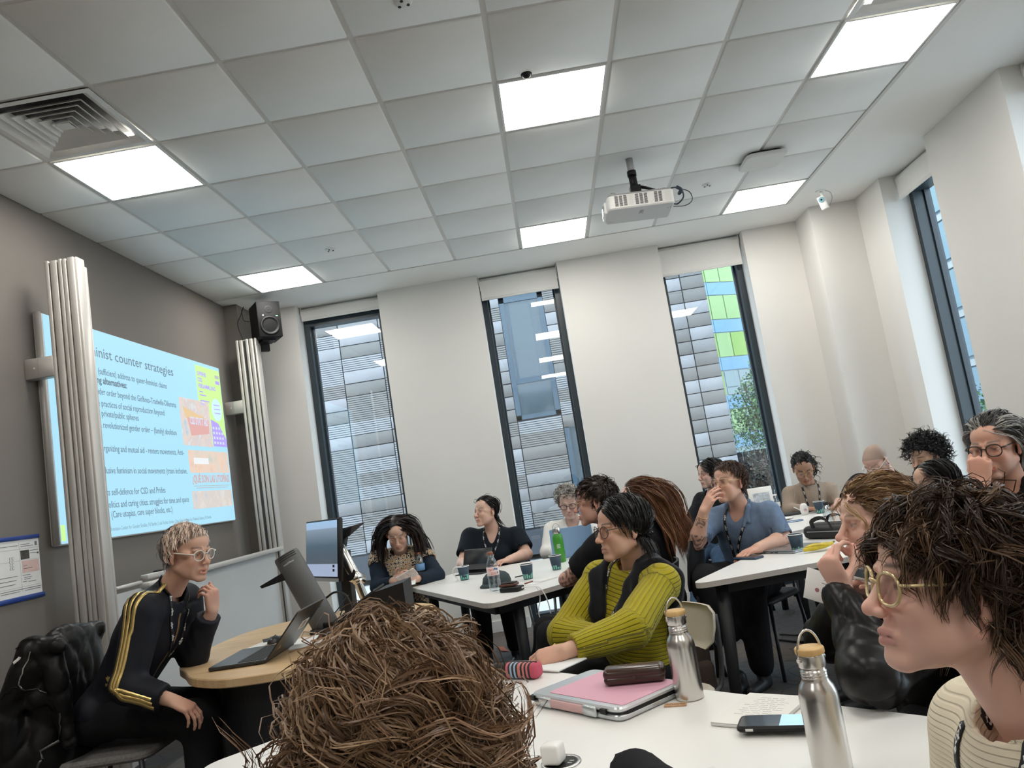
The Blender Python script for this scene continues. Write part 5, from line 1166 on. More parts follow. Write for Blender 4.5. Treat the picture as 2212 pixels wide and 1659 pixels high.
def arm_pts(S, sh, el_, wr, fat=1.0, k=.015):
    S.u(rc(sh, el_, .047 * fat, .038 * fat), k); S.u(rc(el_, np.asarray(el_) * .72 + np.asarray(wr) * .28, .037 * fat, .039 * fat), k); S.u(rc(np.asarray(el_) * .72 + np.asarray(wr) * .28, wr, .039 * fat, .0255 * fat), k)

def tubes(paths, rad, cols, sides=4, taper=True, root=.6):
    """many strands at once: paths N x K x 3, rad N, cols N x 3 -> V, F, C"""
    N, K, _ = paths.shape; P = paths.astype(f32)
    T = np.empty_like(P); T[:, 1:-1] = P[:, 2:] - P[:, :-2]; T[:, 0] = P[:, 1] - P[:, 0]; T[:, -1] = P[:, -1] - P[:, -2]
    T /= np.linalg.norm(T, axis=2, keepdims=True) + 1e-9
    ref = np.broadcast_to(np.array((.31, .57, .76), f32), T.shape); a = np.cross(T, ref); a /= np.linalg.norm(a, axis=2, keepdims=True) + 1e-9; b = np.cross(T, a)
    t = np.linspace(0, 1, K); prof = (root + (1 - root) * np.minimum(1, t * 6)) * (np.sqrt(np.clip(1 - t ** 3, .02, 1)) if taper else 1); R = rad[:, None] * prof[None]
    ang = np.arange(sides) * 2 * np.pi / sides
    V = P[:, :, None, :] + R[:, :, None, None] * (a[:, :, None, :] * np.cos(ang)[None, None, :, None] + b[:, :, None, :] * np.sin(ang)[None, None, :, None])
    if sides == 2:
        ph = np.random.default_rng(N).random((N, 1, 1)) * 3.14; w = (a * np.cos(ph) + b * np.sin(ph)) * R[:, :, None]; V = np.stack([P + w, P - w], 2)
        i0 = np.arange(N)[:, None] * K * 2 + np.arange(K - 1)[None] * 2; F = np.stack([i0, i0 + 1, i0 + 3, i0 + 2], -1).reshape(-1, 4)
        C = np.repeat(cols[:, None, :], K * 2, 1).reshape(-1, 3) * np.repeat(np.repeat((.62 + .5 * t)[None], N, 0), 2, 1).reshape(-1, 1); return V.reshape(-1, 3), F, C
    i0 = np.arange(N)[:, None, None] * K * sides + np.arange(K - 1)[None, :, None] * sides; s0 = np.arange(sides)[None, None, :]; s1 = (s0 + 1) % sides
    F = np.stack([i0 + s0, i0 + s1, i0 + sides + s1, i0 + sides + s0], -1).reshape(-1, 4)
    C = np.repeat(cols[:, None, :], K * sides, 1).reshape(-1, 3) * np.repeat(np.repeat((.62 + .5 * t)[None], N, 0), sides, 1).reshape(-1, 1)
    return V.reshape(-1, 3), F, C

def hair(Hc, R, hs, st, seed, col2=None):
    """st: style dict. Returns a Bag with a skull cap and many strands"""
    r = np.random.default_rng(seed); bag = Bag(); col = np.array(st['col'])
    cr = np.array((.074, .094, .080)) * 1.0; cc = np.array((0, -.014, .036)); th = st.get('thick', .010)
    hl = lambda y: np.interp(y, *HAIRLINE) + st.get('line', 0.0)
    # ---- cap
    S = Sdf(); S.u(ell(Hc + R @ (cc * hs), (cr + th * .45) * hs, R), .01)
    if st.get('bun'): b = st['bun']; S.u(ell(Hc + R @ (np.array(b[:3]) * hs), np.array((b[3], b[3], b[3] * .85)) * hs, R), .012)
    def cut(P):
        q = (P - Hc.astype(f32)) @ R.astype(f32) / f32(hs); return (hl(q[:, 1]) + f32(.006) - q[:, 2]).astype(f32) * f32(hs) * .7
    S.i(cut, .006)
    if st.get('lump', .004): S.mod(folds(seed, st.get('lump', .003) * .5, st.get('lumpf', 38), (1, 1, 1)))
    lo = Hc - .16 * hs; hi = Hc + .18 * hs
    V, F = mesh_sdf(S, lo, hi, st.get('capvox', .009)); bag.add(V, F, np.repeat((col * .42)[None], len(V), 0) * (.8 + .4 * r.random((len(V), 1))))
    # ---- roots
    n = st['n']; d = r.normal(size=(n * 4, 3)); d /= np.linalg.norm(d, axis=1)[:, None]
    P = cc + d * (cr + th * .3); ok = P[:, 2] > hl(P[:, 1]) + .002
    if st.get('mask'): ok &= st['mask'](P)
    P = P[ok][:n]; d = d[ok][:n]; n = len(P)
    K = st.get('k', 9); L = st['len'] * (1 - st.get('lenvar', .3) * r.random(n))
    if st.get('lenf'): L = L * st['lenf'](P)
    flow = st['flow'](P, r); flow = flow / (np.linalg.norm(flow, axis=1)[:, None] + 1e-9); lift = st.get('lift', .35)
    D = flow * (1 - lift) + d * lift; D /= np.linalg.norm(D, axis=1)[:, None]
    up = R.T @ np.array((0, 0, 1.0)); path = np.zeros((n, K, 3)); path[:, 0] = P; step = (L / (K - 1))[:, None]; g = st.get('grav', .25); X = P.copy()
    clump = st.get('clump', 0); 
    if clump:
        seeds = r.integers(0, n, max(8, n // clump)); near = np.argmin(((P[:, None, :] - P[seeds][None]) ** 2).sum(-1), 1); D = D * .55 + D[seeds][near] * .45
        ph_ = (r.random(len(seeds)) * 6.28)[near]
    else: ph_ = r.random(n) * 6.28
    ph_ = ph_ + r.normal(size=n) * st.get('phvar', .5)
    hold = st.get('hold', .6); off = (cr + th * .9)
    for k in range(1, K):
        X = X + D * step
        q = (X - cc) / off; m = np.linalg.norm(q, axis=1); ins = m < 1; X[ins] = cc + (X[ins] - cc) / m[ins][:, None]
        if hold > .8: hg = (m > 1) & (X[:, 2] > -.045); X[hg] = cc + (X[hg] - cc) * ((1 + (m[hg] - 1) * (1 - hold * .75)) / m[hg])[:, None]
        if st.get('face', True):     # keep clear of the face
            f_ = (X[:, 1] > .03) & (np.abs(X[:, 0]) < .064) & (X[:, 2] < .05) & (X[:, 2] > -.13) & (X[:, 1] < .115); X[f_, 1] += 0; X[f_, 0] = np.sign(X[f_, 0] + 1e-6) * np.maximum(np.abs(X[f_, 0]), .061)
        if st.get('collide') is not None:
            Wp = Hc + (X * hs) @ R.T; dd = st['collide'](Wp.astype(f32)); c_ = dd < .008
            if c_.any(): Wp[c_] = Wp[c_] + grad(st['collide'], Wp[c_]) * (.008 - dd[c_])[:, None]; X = (Wp - Hc) @ R / hs
        nk = (X[:, 2] < -.045) & (X[:, 2] > -.2); rx = X[:, :2] - np.array((0, -.024)); rn = np.linalg.norm(rx, axis=1); nk &= rn < .062; X[nk, :2] = np.array((0, -.024)) + rx[nk] / (rn[nk][:, None] + 1e-6) * .062
        path[:, k] = X
        nrm = (X - cc) / cr; nrm /= np.linalg.norm(nrm, axis=1)[:, None]
        tang = D - nrm * (D * nrm).sum(1)[:, None] * (hold * smoothstep(-.055, -.02, X[:, 2]))[:, None]
        D = tang - up * g * (k / K * 1.4) + r.normal(size=(n, 3)) * st.get('jit', .08); D /= np.linalg.norm(D, axis=1)[:, None]
    ca = st.get('curl', 0)
    if ca:
        t = np.linspace(0, 1, K)[None]; s_ = t * L[:, None] * st.get('curlf', 60) + ph_[:, None]
        T = np.gradient(path, axis=1); T /= np.linalg.norm(T, axis=2, keepdims=True) + 1e-9; a = np.cross(T, up[None, None]); a /= np.linalg.norm(a, axis=2, keepdims=True) + 1e-6; b = np.cross(T, a)
        w = (np.minimum(1, t * 3) * ca * (.6 + .8 * r.random((n, 1))))[..., None]; path = path + a * np.sin(s_)[..., None] * w + b * np.cos(s_)[..., None] * w * st.get('curlb', 1.0)
    Wp = Hc + (path.reshape(-1, 3) * hs) @ R.T; path = Wp.reshape(n, K, 3)
    cl = col[None] * (1 + st.get('var', .35) * (r.random((n, 1)) * 2 - 1))
    if col2 is not None: w = (r.random((n, 1)) < st.get('mix', .3)); cl = np.where(w, np.array(col2)[None] * (.8 + .4 * r.random((n, 1))), cl)
    if st.get('colf'): cl = st['colf'](P, cl, r)
    ch = st.get('ch', 6); sp = st.get('spread', .007) * hs       # each guide carries a lock of finer strands
    if ch > 1:
        T = np.gradient(path, axis=1); T /= np.linalg.norm(T, axis=2, keepdims=True) + 1e-9; a = np.cross(T, np.array((.3, .5, .8))); a /= np.linalg.norm(a, axis=2, keepdims=True) + 1e-6; b = np.cross(T, a)
        t = np.linspace(0, 1, K); rad = sp * np.sqrt(r.random((n, ch))); th_ = r.random((n, ch)) * 6.28; tw = st.get('twist', 1.2)
        ang = th_[:, :, None] + t[None, None] * tw * 3; conv = (1 - st.get('conv', .55) * t ** 1.5)[None, None] * (.5 + .5 * np.minimum(1, t * 4))[None, None]
        off = (a[:, None] * np.cos(ang)[..., None] + b[:, None] * np.sin(ang)[..., None]) * (rad[:, :, None] * conv)[..., None]
        fl_ = np.where(r.random((n, ch, 1, 1)) < st.get('fly', .03), 3.0, 1.0); off = off * fl_; fz = np.cumsum(r.normal(size=(n, ch, K, 3)), 2) * st.get('frizz', .0006) * hs * fl_; ln = 1 - .35 * r.random((n, ch, 1))
        idx = np.clip(t[None, None] * ln * (K - 1), 0, K - 1.001); i0 = idx.astype(int); fr_ = (idx - i0)[..., None]; ar = np.arange(n)[:, None, None]
        base = path[ar, i0] * (1 - fr_) + path[ar, np.minimum(i0 + 1, K - 1)] * fr_
        path = (base + off + fz).reshape(n * ch, K, 3); cl = np.repeat(cl, ch, 0) * (1 + st.get('cvar', .25) * (r.random((n * ch, 1)) * 2 - 1)); n = n * ch
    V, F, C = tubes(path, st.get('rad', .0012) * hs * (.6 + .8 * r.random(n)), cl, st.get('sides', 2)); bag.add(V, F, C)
    return bag
def M_skin(name='skin'):
    return mat('skin_tone', (.6, .4, .3), .48, attr='Col', sss=.12, spec=.35)
def M_hair(): 
    m = mat('hair_strands', (.1, .06, .03), .42, attr='Col', spec=.45); return m
def cloth(name, col, rough=.85, bump=(420, .25, .0012), noise=None, sheen=.0, spec=.2, wr=(9, .55, .02)):
    m = mat(name, col, rough, bump=bump, noise=noise, sheen=sheen, spec=spec)
    return wrinkle(m, *wr) if wr else m
def wrinkle(m, sc, st, dist):
    """creases: a stretched, warped noise under the weave"""
    n = m.node_tree.nodes; l = m.node_tree.links; b = n['Principled BSDF']
    if 'creased' in m: return m
    m['creased'] = 1; tc = n.new('ShaderNodeTexCoord'); mp = n.new('ShaderNodeMapping'); mp.inputs['Scale'].default_value = (1, 1, .45); mp.inputs['Rotation'].default_value = (.5, .3, 0)
    t = n.new('ShaderNodeTexNoise'); t.noise_type = 'RIDGED_MULTIFRACTAL'; t.inputs['Scale'].default_value = sc; t.inputs['Detail'].default_value = 2; t.inputs['Distortion'].default_value = .8
    l.new(tc.outputs['Object'], mp.inputs[0]); l.new(mp.outputs[0], t.inputs['Vector']); bp = n.new('ShaderNodeBump'); bp.inputs['Strength'].default_value = st; bp.inputs['Distance'].default_value = dist
    l.new(t.outputs['Fac'], bp.inputs['Height'])
    if b.inputs['Normal'].links: prev = b.inputs['Normal'].links[0].from_node; l.new(bp.outputs[0], prev.inputs['Normal'])
    else: l.new(bp.outputs[0], b.inputs['Normal'])
    return m
def attr_bump(m, freq, strength, dist, dark=.75, attr='rib', duty=.5):
    """ribs in knitwear follow a per-vertex coordinate in metres"""
    n = m.node_tree.nodes; l = m.node_tree.links; b = n['Principled BSDF']; a = n.new('ShaderNodeAttribute'); a.attribute_name = attr
    mu = n.new('ShaderNodeMath'); mu.operation = 'MULTIPLY'; mu.inputs[1].default_value = freq * 6.283; l.new(a.outputs['Fac'], mu.inputs[0])
    si = n.new('ShaderNodeMath'); si.operation = 'SINE'; l.new(mu.outputs[0], si.inputs[0])
    mr = n.new('ShaderNodeMapRange'); mr.inputs[1].default_value = -1; mr.inputs[2].default_value = -.2; mr.inputs[3].default_value = 0; mr.inputs[4].default_value = 1; l.new(si.outputs[0], mr.inputs[0])
    bp = n.new('ShaderNodeBump'); bp.inputs['Strength'].default_value = strength; bp.inputs['Distance'].default_value = dist; l.new(mr.outputs[0], bp.inputs['Height']); l.new(bp.outputs[0], b.inputs['Normal'])
    return m

class Person:
    def __init__(s, label, base):
        s.e = empty('person', (base[0], base[1], 0), 0, label, 'person', 'people at the session'); s.inv = Matrix.Translation((-base[0], -base[1], 0))
    def part(s, name, me, m, parent=None):
        o = link(name, me, m, parent or s.e)
        if parent is None: o.matrix_parent_inverse = s.inv
        return o
def torso_sdf(S, p, inf=0.0, k=.05):
    Pv, N, lat, fw, up, w = p['Pv'], p['N'], p['lat'], p['fw'], p['up'], p.get('w', 1.0); L = np.linalg.norm(N - Pv); R = np.stack([lat, fw, up], 1); dp = p.get('dep', 1.0); by = p.get('belly', 0.0)
    def el(t, fo, r): S.u(ell(Pv + up * L * t + fw * fo, np.array(r) + inf, R), k)
    el(.04, .0, (.165 * w, .118 * dp, .12)); el(.32, .005 + by * .4, (.138 * w + by * .5, .100 * dp + by, .15)); el(.62, .005, (.152 * w, .110 * dp, .16)); el(.80, -.005, (.150 * w, .092 * dp, .11))
    if p.get('bust'):
        for s in (-1, 1): S.u(ell(Pv + up * L * .60 + fw * (.085 * dp) + lat * s * .068 * w, np.array((.058, .05, .058)) * p['bust'] + inf, R), .04)
    for sd in 'RL': S.u(rc(N - up * .045, p['arm'][sd]['sh'], .052 + inf, .050 + inf), .05)
    S.u(rc(N - up * .05, N + up * .005, .062 + inf, .050 + inf), .03)
def build_person(label, p):
    """p: world joints and looks, see PEOPLE"""
    t0 = time.time()
    for k in ('H', 'N', 'Pv'): p[k] = np.array(p[k], float)
    for sd in 'RL':
        if sd in p['arm']:
            for k in ('sh', 'el', 'wr'):
                if k in p['arm'][sd]: p['arm'][sd][k] = np.array(p['arm'][sd][k], float)
    cy = math.radians(p['cyaw']); f0 = np.array((math.cos(cy), math.sin(cy), 0)); up = unit(p['N'] - p['Pv']); fw = unit(f0 - up * (f0 @ up)); lat = np.cross(fw, up); p.update(up=up, fw=fw, lat=lat)
    for sd, sg in (('R', 1), ('L', -1)):
        p['arm'].setdefault(sd, {})
        a = p['arm'][sd]
        if 'sh' not in a: a['sh'] = p['N'] - up * .055 + lat * sg * .165 * p.get('w', 1.0)
        if 'el' not in a: a['el'] = a['sh'] - up * .25 + lat * sg * .05 + fw * .08; a['hidden'] = True
        if 'wr' not in a: a['wr'] = a['el'] + fw * .22 - lat * sg * .06; a['hidden'] = True
    ps = Person(label, p['Pv']); R = head_frame(p['yaw'], p.get('pitch', 0), p.get('roll', 0)); Hc, hs = p['H'], p.get('hs', 1.0); o = p.get('face', {}); skin = p['skin']; vx = p.get('vox', .0042)
    # ---- body: head, neck and shoulders, then arms and hands
    bag = Bag(); S = Sdf(); head_sdf(S, Hc, R, hs, o)
    nb = Hc + R @ (np.array((0, -.022, -.055)) * hs); nt = p.get('neck', 1.0)
    S.u(rc(nb, p['N'] + p['fw'] * .0, .049 * hs * nt, .056 * nt), .025)
    T = Sdf(); torso_sdf(T, p, -.010)
    lo = np.minimum(Hc - .135 * hs, p['N'] - .07); hi = np.maximum(Hc + .14 * hs, p['N'] + .07); lo[2] = p['N'][2] - .03
    if p.get('vneck'): S.u(T, .02); lo = np.minimum(lo, p['N'] - np.array((.17, .17, .20))); hi = np.maximum(hi, p['N'] + np.array((.17, .17, .0)))
    V, F = mesh_sdf(S, lo, hi, vx); C = head_colour(V, Hc, R, hs, skin, o); bag.add(V, F, C)
    tips = {}
    for sd in 'RL':
        a = p['arm'][sd]
        if a.get('hidden'): continue
        G = Sdf(); short = p['top'].get('sleeve', 'long') == 'short'
        if short: arm_pts(G, a['sh'], a['el'], a['wr'], p.get('arms', 1.0))
        else: m = a['el'] * .45 + a['wr'] * .55; G.u(rc(m, a['wr'], .033, .0255))
        tips[sd] = hand(G, a['wr'], a['fd'], a['bn'], sd, a.get('curl', .4), a.get('hs', .95 * hs), a.get('thumb', (.62, .62, -.25)), a.get('spread', .05), a.get('curls'))
        pts = [a['wr'], a['wr'] + unit(a['fd']) * .19] + ([a['sh'], a['el']] if short else [m]) + list(tips[sd][0]) + [tips[sd][1]]
        V, F = mesh_sdf(G, np.min(pts, 0) - .06, np.max(pts, 0) + .06, a.get('vox', vx * 1.15))
        C = np.repeat(np.array(skin)[None], len(V), 0); r_ = np.linalg.norm(V - (a['wr'] + unit(a['fd']) * .085), axis=1); C = C * (1 - .10 * np.exp(-(r_ / .05) ** 2)[:, None] * np.array((0, 1, 1)))
        for tp in list(tips[sd][0]) + [tips[sd][1]]: C = C * (1 - np.exp(-(np.linalg.norm(V - tp, axis=1) / .014) ** 2)[:, None] * np.array((-.03, .12, .10)))
        for (c_, rad, seed) in a.get('tattoo', []):
            c_ = np.array(c_); ff = folds(seed, 1, 160, (1, 1, 1)); w = (np.linalg.norm(V - c_, axis=1) < rad) * (ff(V.astype(f32)) > .12); C = C * (1 - .72 * w[:, None]) + np.array((.05, .06, .07)) * .6 * w[:, None]
        bag.add(V, F, C)
    T2 = Sdf(); torso_sdf(T2, p, -.022); V, F = mesh_sdf(T2, p['Pv'] - .3, np.maximum(p['Pv'], p['N']) + .3, .03); bag.add(V, F, skin)
    ps.part('body', bag.mesh('body'), M_skin())
    # ---- hair
    if p.get('hair'):
        st = dict(p['hair']); 
        if st.get('collide') == 'body':
            T3 = Sdf(); torso_sdf(T3, p, .016); st['collide'] = T3
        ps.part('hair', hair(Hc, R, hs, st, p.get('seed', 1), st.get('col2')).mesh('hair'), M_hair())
    # ---- top
    t = p['top']; inf = t.get('inf', .010); G = Sdf(); torso_sdf(G, p, inf)
    for sd in 'RL':
        a = p['arm'][sd]; u_ = unit(a['el'] - a['sh']); sf = t.get('sl', 1.0)
        if t.get('sleeve', 'long') == 'long':
            we = a['wr'] - unit(a['wr'] - a['el']) * t.get('cuff', .015)
            G.u(rc(a['sh'], a['el'], .060 * sf + inf, .048 * sf + inf), .03); G.u(rc(a['el'], we, .048 * sf + inf, (.034 * sf + inf) if not t.get('tight') else .030 + inf), .025)
            if t.get('rcuff'): G.u(rc(we - unit(we - a['el']) * .035, we, .036 * sf + inf, .036 * sf + inf), .008)
        elif t.get('sleeve') == 'short':
            e_ = a['sh'] + (a['el'] - a['sh']) * t.get('slen', .62); G.u(rc(a['sh'], e_, .060 * sf + inf, .056 * sf + inf), .03)
    if t.get('collar'):     # stand-up ring around the neck
        c0 = p['N'] + unit(Hc - p['N']) * .0; G.u(rc(p['N'] - up * .01, p['N'] + unit(nb - p['N']) * t['collar'], .068, .064), .012)
    if t.get('fold', .004): G.mod(folds(p.get('seed', 1) + 50, t.get('fold', .004), t.get('foldf', 15)))
    if t.get('crease', .004): G.mod(crease(p.get('seed', 1) + 70, t.get('crease', .004), t.get('creasef', 9)))
    nd = unit(nb - p['N']); nr = t.get('nr', .060)
    G.s(rc(p['N'] - nd * .03 + fw * .008, p['N'] + nd * .30, nr * .93, nr * 1.05), .006)
    if p.get('vneck'): G.s(rc(p['N'] + fw * .05 + up * .02, p['N'] + fw * .16 - up * p['vneck'], .052, .006), .01)
    if t.get('sleeve', 'long') == 'long':
        for sd in 'RL':
            a = p['arm'][sd]; d_ = unit(a['wr'] - a['el']); we = a['wr'] - d_ * t.get('cuff', .015)
            G.s(rc(we - d_ * .012, we + d_ * .12, .0275, .034), .003)
            def cutp(P, we=we, d_=d_): q = P - we.astype(f32); m_ = np.sqrt(np.einsum('ij,ij->i', q, q)); return np.maximum(-(q @ d_.astype(f32)), m_ - f32(.12))
            G.s(cutp, .002)
    else:
        for sd in 'RL':
            a = p['arm'][sd]; d_ = unit(a['el'] - a['sh']); we = a['sh'] + (a['el'] - a['sh']) * t.get('slen', .62)
            def cutp(P, we=we, d_=d_): q = P - we.astype(f32); m_ = np.sqrt(np.einsum('ij,ij->i', q, q)); return np.maximum(-(q @ d_.astype(f32)), m_ - f32(.115))
            G.s(cutp, .002); G.s(rc(we - d_ * .05, we + d_ * .1, .046 * p.get('arms', 1), .050 * p.get('arms', 1)), .003)
    hem = p['Pv'] - up * t.get('hem', .03)
    def cuth(P): return ((hem.astype(f32) - P) @ up.astype(f32))
    G.i(cuth, .01)
    pts = [p['N'] + .13, p['N'] - .13, p['Pv'] - .24, p['Pv'] + .24] + [a[k] + s_ * .09 for a in p['arm'].values() for k in (('sh', 'el', 'wr') if t.get('sleeve', 'long') == 'long' else ('sh', 'el')) for s_ in (-1, 1)]
    V, F = mesh_sdf(G, np.min(pts, 0), np.max(pts, 0), t.get('vox', .0115)); att = {}
    if t.get('rib'):     # coordinate across the ribs: around the sleeves, up the trunk
        rib = (V - p['Pv']) @ (up if t['rib'] == 'h' else lat); best = np.full(len(V), 9.0); q = V - p['N']
        for sd in 'RL':
            a = p['arm'][sd]
            for (x0, x1) in ((a['sh'], a['el']), (a['el'], a['wr'])):
                ab = x1 - x0; tt = np.clip((V - x0) @ ab / (ab @ ab), 0, 1); c_ = V - x0 - tt[:, None] * ab; dd = np.linalg.norm(c_, axis=1); un = unit(ab); e1 = unit(np.cross(un, (0.2, .1, 1))); e2 = np.cross(un, e1)
                an = np.arctan2(c_ @ e2, c_ @ e1) * .06; use = (dd < .078) & (dd < best) & ((tt > .12) | (x0 is a['el'])); rib[use] = an[use]; best[use] = dd[use]
        att['rib'] = rib
    top = ps.part(t.get('name', 'top'), np_mesh('top', V, F, t.get('cols')(V, p) if t.get('cols') else None, attrs=att), t['mat'])
    # ---- trousers and shoes
    if not p.get('nolegs'):
        tr = p['trousers']; G2 = Sdf(); wd_ = tr.get('wide', 1.0); Rp = np.stack([lat, unit(np.array((fw[0], fw[1], 0))), (0, 0, 1)], 1)
        G2.u(ell(p['Pv'] - np.array((0, 0, .005)), (.178 * p.get('w', 1), .135, .115), Rp), .04)
        for sd, sg in (('R', 1), ('L', -1)):
            hp = p['Pv'] + lat * sg * .085; kn = np.array(p['kn'][sd], float); an = np.array(p['an'][sd], float)
            G2.u(rc(hp, kn, .092 * p.get('w', 1), .066 * wd_), .04); G2.u(rc(kn, an + unit(kn - an) * .05, .064 * wd_, .048 * wd_), .035)
        G2.mod(folds(p.get('seed', 1) + 90, .004, 13)); G2.mod(crease(p.get('seed', 1) + 91, .005, 8))
        pts = [p['Pv'] - .22, p['Pv'] + .2] + [np.array(p[k][sd]) + s_ * .1 for k in ('kn', 'an') for sd in 'RL' for s_ in (-1, 1)]
        V, F = mesh_sdf(G2, np.min(pts, 0), np.max(pts, 0), .018); ps.part('trousers', np_mesh('trousers', V, F), tr['mat'])
        for sd in 'RL':
            an = np.array(p['an'][sd], float); d_ = np.array(p['an'][sd], float) - np.array(p['kn'][sd], float); d_[2] = 0; ft = unit(fw * np.array((1, 1, 0)) + d_ * .3); an[2] = .07
            G3 = Sdf(); G3.u(rc(an + np.array((0, 0, .03)), an - ft * .02 - np.array((0, 0, .03)), .042, .038), .02); G3.u(rc(an - np.array((0, 0, .035)), an + ft * .15 - np.array((0, 0, .042)), .036, .030), .02)
            def fl(P): return f32(.002) - P[:, 2]
            G3.i(fl, .004); V, F = mesh_sdf(G3, an - .23, an + .23, .015); ps.part('shoe', np_mesh('shoe', V, F), p.get('shoe', M_BLACKM))
    if p.get('glasses'): glasses(ps, Hc, R, hs, p['glasses'])
    if p.get('lanyard'): lanyard(ps, G, p, p['lanyard'])
    p['_tips'] = tips; p['_R'] = R; p['_top'] = G; p['_ps'] = ps; p['_topo'] = top
    return p
def glasses(ps, Hc, R, hs, g):
    MH = Matrix(((*(R[0] * hs), Hc[0]), (*(R[1] * hs), Hc[1]), (*(R[2] * hs), Hc[2]), (0, 0, 0, 1)))
    b = MB(); rx, rz = g.get('r', (.024, .0205)); fr = g.get('t', .0013); y0 = .1035; pw = g.get('pw', 2.4)
    gl = []
    for s in (-1, 1):
        pts = []
        for k in range(25):
            a = 2 * PI * k / 24; c_, s_ = math.cos(a), math.sin(a); e = 2 / pw
            x = s * .0335 + rx * math.copysign(abs(c_) ** e, c_); z = -.004 + rz * math.copysign(abs(s_) ** e, s_); pts.append((x, y0 - .010 * (abs(x) / .06) ** 2, z))
        b.tube(pts, fr, 6, M=MH, cap=False); gl.append(pts)
        b.tube(smooth_path([(s * (.0335 + rx), y0 - .010, .004), (s * .072, .085, .006), (s * .0805, .02, .010), (s * .0805, -.012, .008), (s * .079, -.028, -.010)], 4), [fr * g.get('tw', 1.25)] * 17, 6, M=MH)
    b.tube(smooth_path([(-.0335 + rx * .97, y0 - .001, .001), (0, y0 + .006, .005), (.0335 - rx * .97, y0 - .001, .001)], 4), fr * 1.1, 6, M=MH)
    o = ps.part('glasses', b.mesh('glasses'), g['mat'])
    for pts in gl:
        l_ = MB().add([tuple(q) for q in pts[:-1]], [tuple(range(24))], M=MH); ps.part('lens', l_.mesh('lens'), glass_mat('spectacle_lens', (.96, .97, .97), .02, 1.45)).parent = o
        ps_l = o.children[-1]; ps_l.matrix_parent_inverse = Matrix.Identity(4)
def ribbon(f, path, width, off=.003):
    """band laid on the surface f; returns verts, faces and frames"""
    P = np.array([tuple(q) for q in smooth_path([tuple(x) for x in path], 7)]); P = snap(f, P, off, 4).astype(float); N_ = grad(f, P).astype(float)
    T = np.gradient(P, axis=0); T /= np.linalg.norm(T, axis=1)[:, None] + 1e-9; B = np.cross(T, N_); B /= np.linalg.norm(B, axis=1)[:, None] + 1e-9
    K = len(P); V = np.concatenate([P + B * width / 2, P - B * width / 2, P + B * width / 2 - N_ * .0015, P - B * width / 2 - N_ * .0015]); F = []
    for i in range(K - 1): F += [(i, i + 1, K + i + 1, K + i), (2 * K + i + 1, 2 * K + i, 3 * K + i, 3 * K + i + 1), (i, 2 * K + i, 2 * K + i + 1, i + 1), (K + i + 1, 3 * K + i + 1, 3 * K + i, K + i)]
    return V, np.array(F), P, T, B, N_
def ribbon_text(rb, s, size, at_m, flip=False, lift=.0009):
    """lettering bent along a ribbon, starting at_m metres from its start"""
    V, F, P, T, B, N_ = rb; cu = bpy.data.curves.new('t', 'FONT'); cu.body = s; cu.size = size; cu.offset = size * .03; cu.resolution_u = 1
    ob = bpy.data.objects.new('t', cu); COL.objects.link(ob); me = bpy.data.meshes.new_from_object(ob.evaluated_get(bpy.context.evaluated_depsgraph_get())); bpy.data.objects.remove(ob); bpy.data.curves.remove(cu); me.materials.clear()
    acc = np.r_[0, np.cumsum(np.linalg.norm(np.diff(P, axis=0), axis=1))]
    for v in me.vertices:
        x, y = v.co.x, v.co.y - size * .26
        if flip: x, y = -x, -y
        u = np.clip(at_m + x, 0, acc[-1]); q = [np.interp(u, acc, P[:, k]) for k in range(3)]; bb_ = np.array([np.interp(u, acc, B[:, k]) for k in range(3)]); nn_ = np.array([np.interp(u, acc, N_[:, k]) for k in range(3)])
        v.co = tuple(np.array(q) - bb_ * y + nn_ * lift)
    return me
def lanyard(ps, G, p, L):
    N, fw, up, lat = p['N'], p['fw'], p['up'], p['lat']; m = mat('lanyard_black', (.012, .012, .013), .6); low = L.get('low', .30); wd_ = L.get('w', .014)
    end = N + fw * .15 - up * low + lat * L.get('x', 0); neck = L.get('neck', .062)
    for s in (-1, 1):
        path = [N + lat * s * neck * .8 - fw * .03 + up * .045, N + lat * s * neck + fw * .035 + up * .02, N + lat * s * neck * .9 + fw * .10 - up * .06, N + lat * s * neck * .45 + fw * .14 - up * low * .62 + lat * L.get('x', 0) * .6, end]
        rb = ribbon(G, path, wd_); o = ps.part('lanyard', np_mesh('lanyard', rb[0], rb[1]), m); Lr = np.linalg.norm(np.diff(rb[2], axis=0), axis=1).sum(); k = .05
        while k < Lr - .04:
            me = ribbon_text(rb, 'ecpr', wd_ * 1.15, k, s > 0); q = ps.part('lanyard_print', me, M_PAPER); q.parent = o; q.matrix_parent_inverse = Matrix.Identity(4); k += .062
    if L.get('badge'):
        b = snap(G, np.array([end - up * .075]), .008)[0]; n_ = grad(G, np.array([b]))[0]; MHb = Matrix(((lat[0], up[0], n_[0], b[0]), (lat[1], up[1], n_[1], b[1]), (lat[2], up[2], n_[2], b[2]), (0, 0, 0, 1)))
        o = ps.part('badge', MB().rbox((0, 0, 0), (.07, .095, .003), .001, 1, M=MHb).mesh('badge'), M_PAPER)
        for (x, y, w, h) in ((-.018, .035, .02, .004), (.02, .03, .012, .014), (-.016, .005, .03, .003), (-.012, -.008, .038, .003), (-.014, -.02, .034, .003)):
            q = ps.part('badge_print', MB().bb(x - w / 2, x + w / 2, y - h / 2, y + h / 2, .0016, .002, M=MHb).mesh('badge_print'), M_INK); q.parent = o; q.matrix_parent_inverse = Matrix.Identity(4)

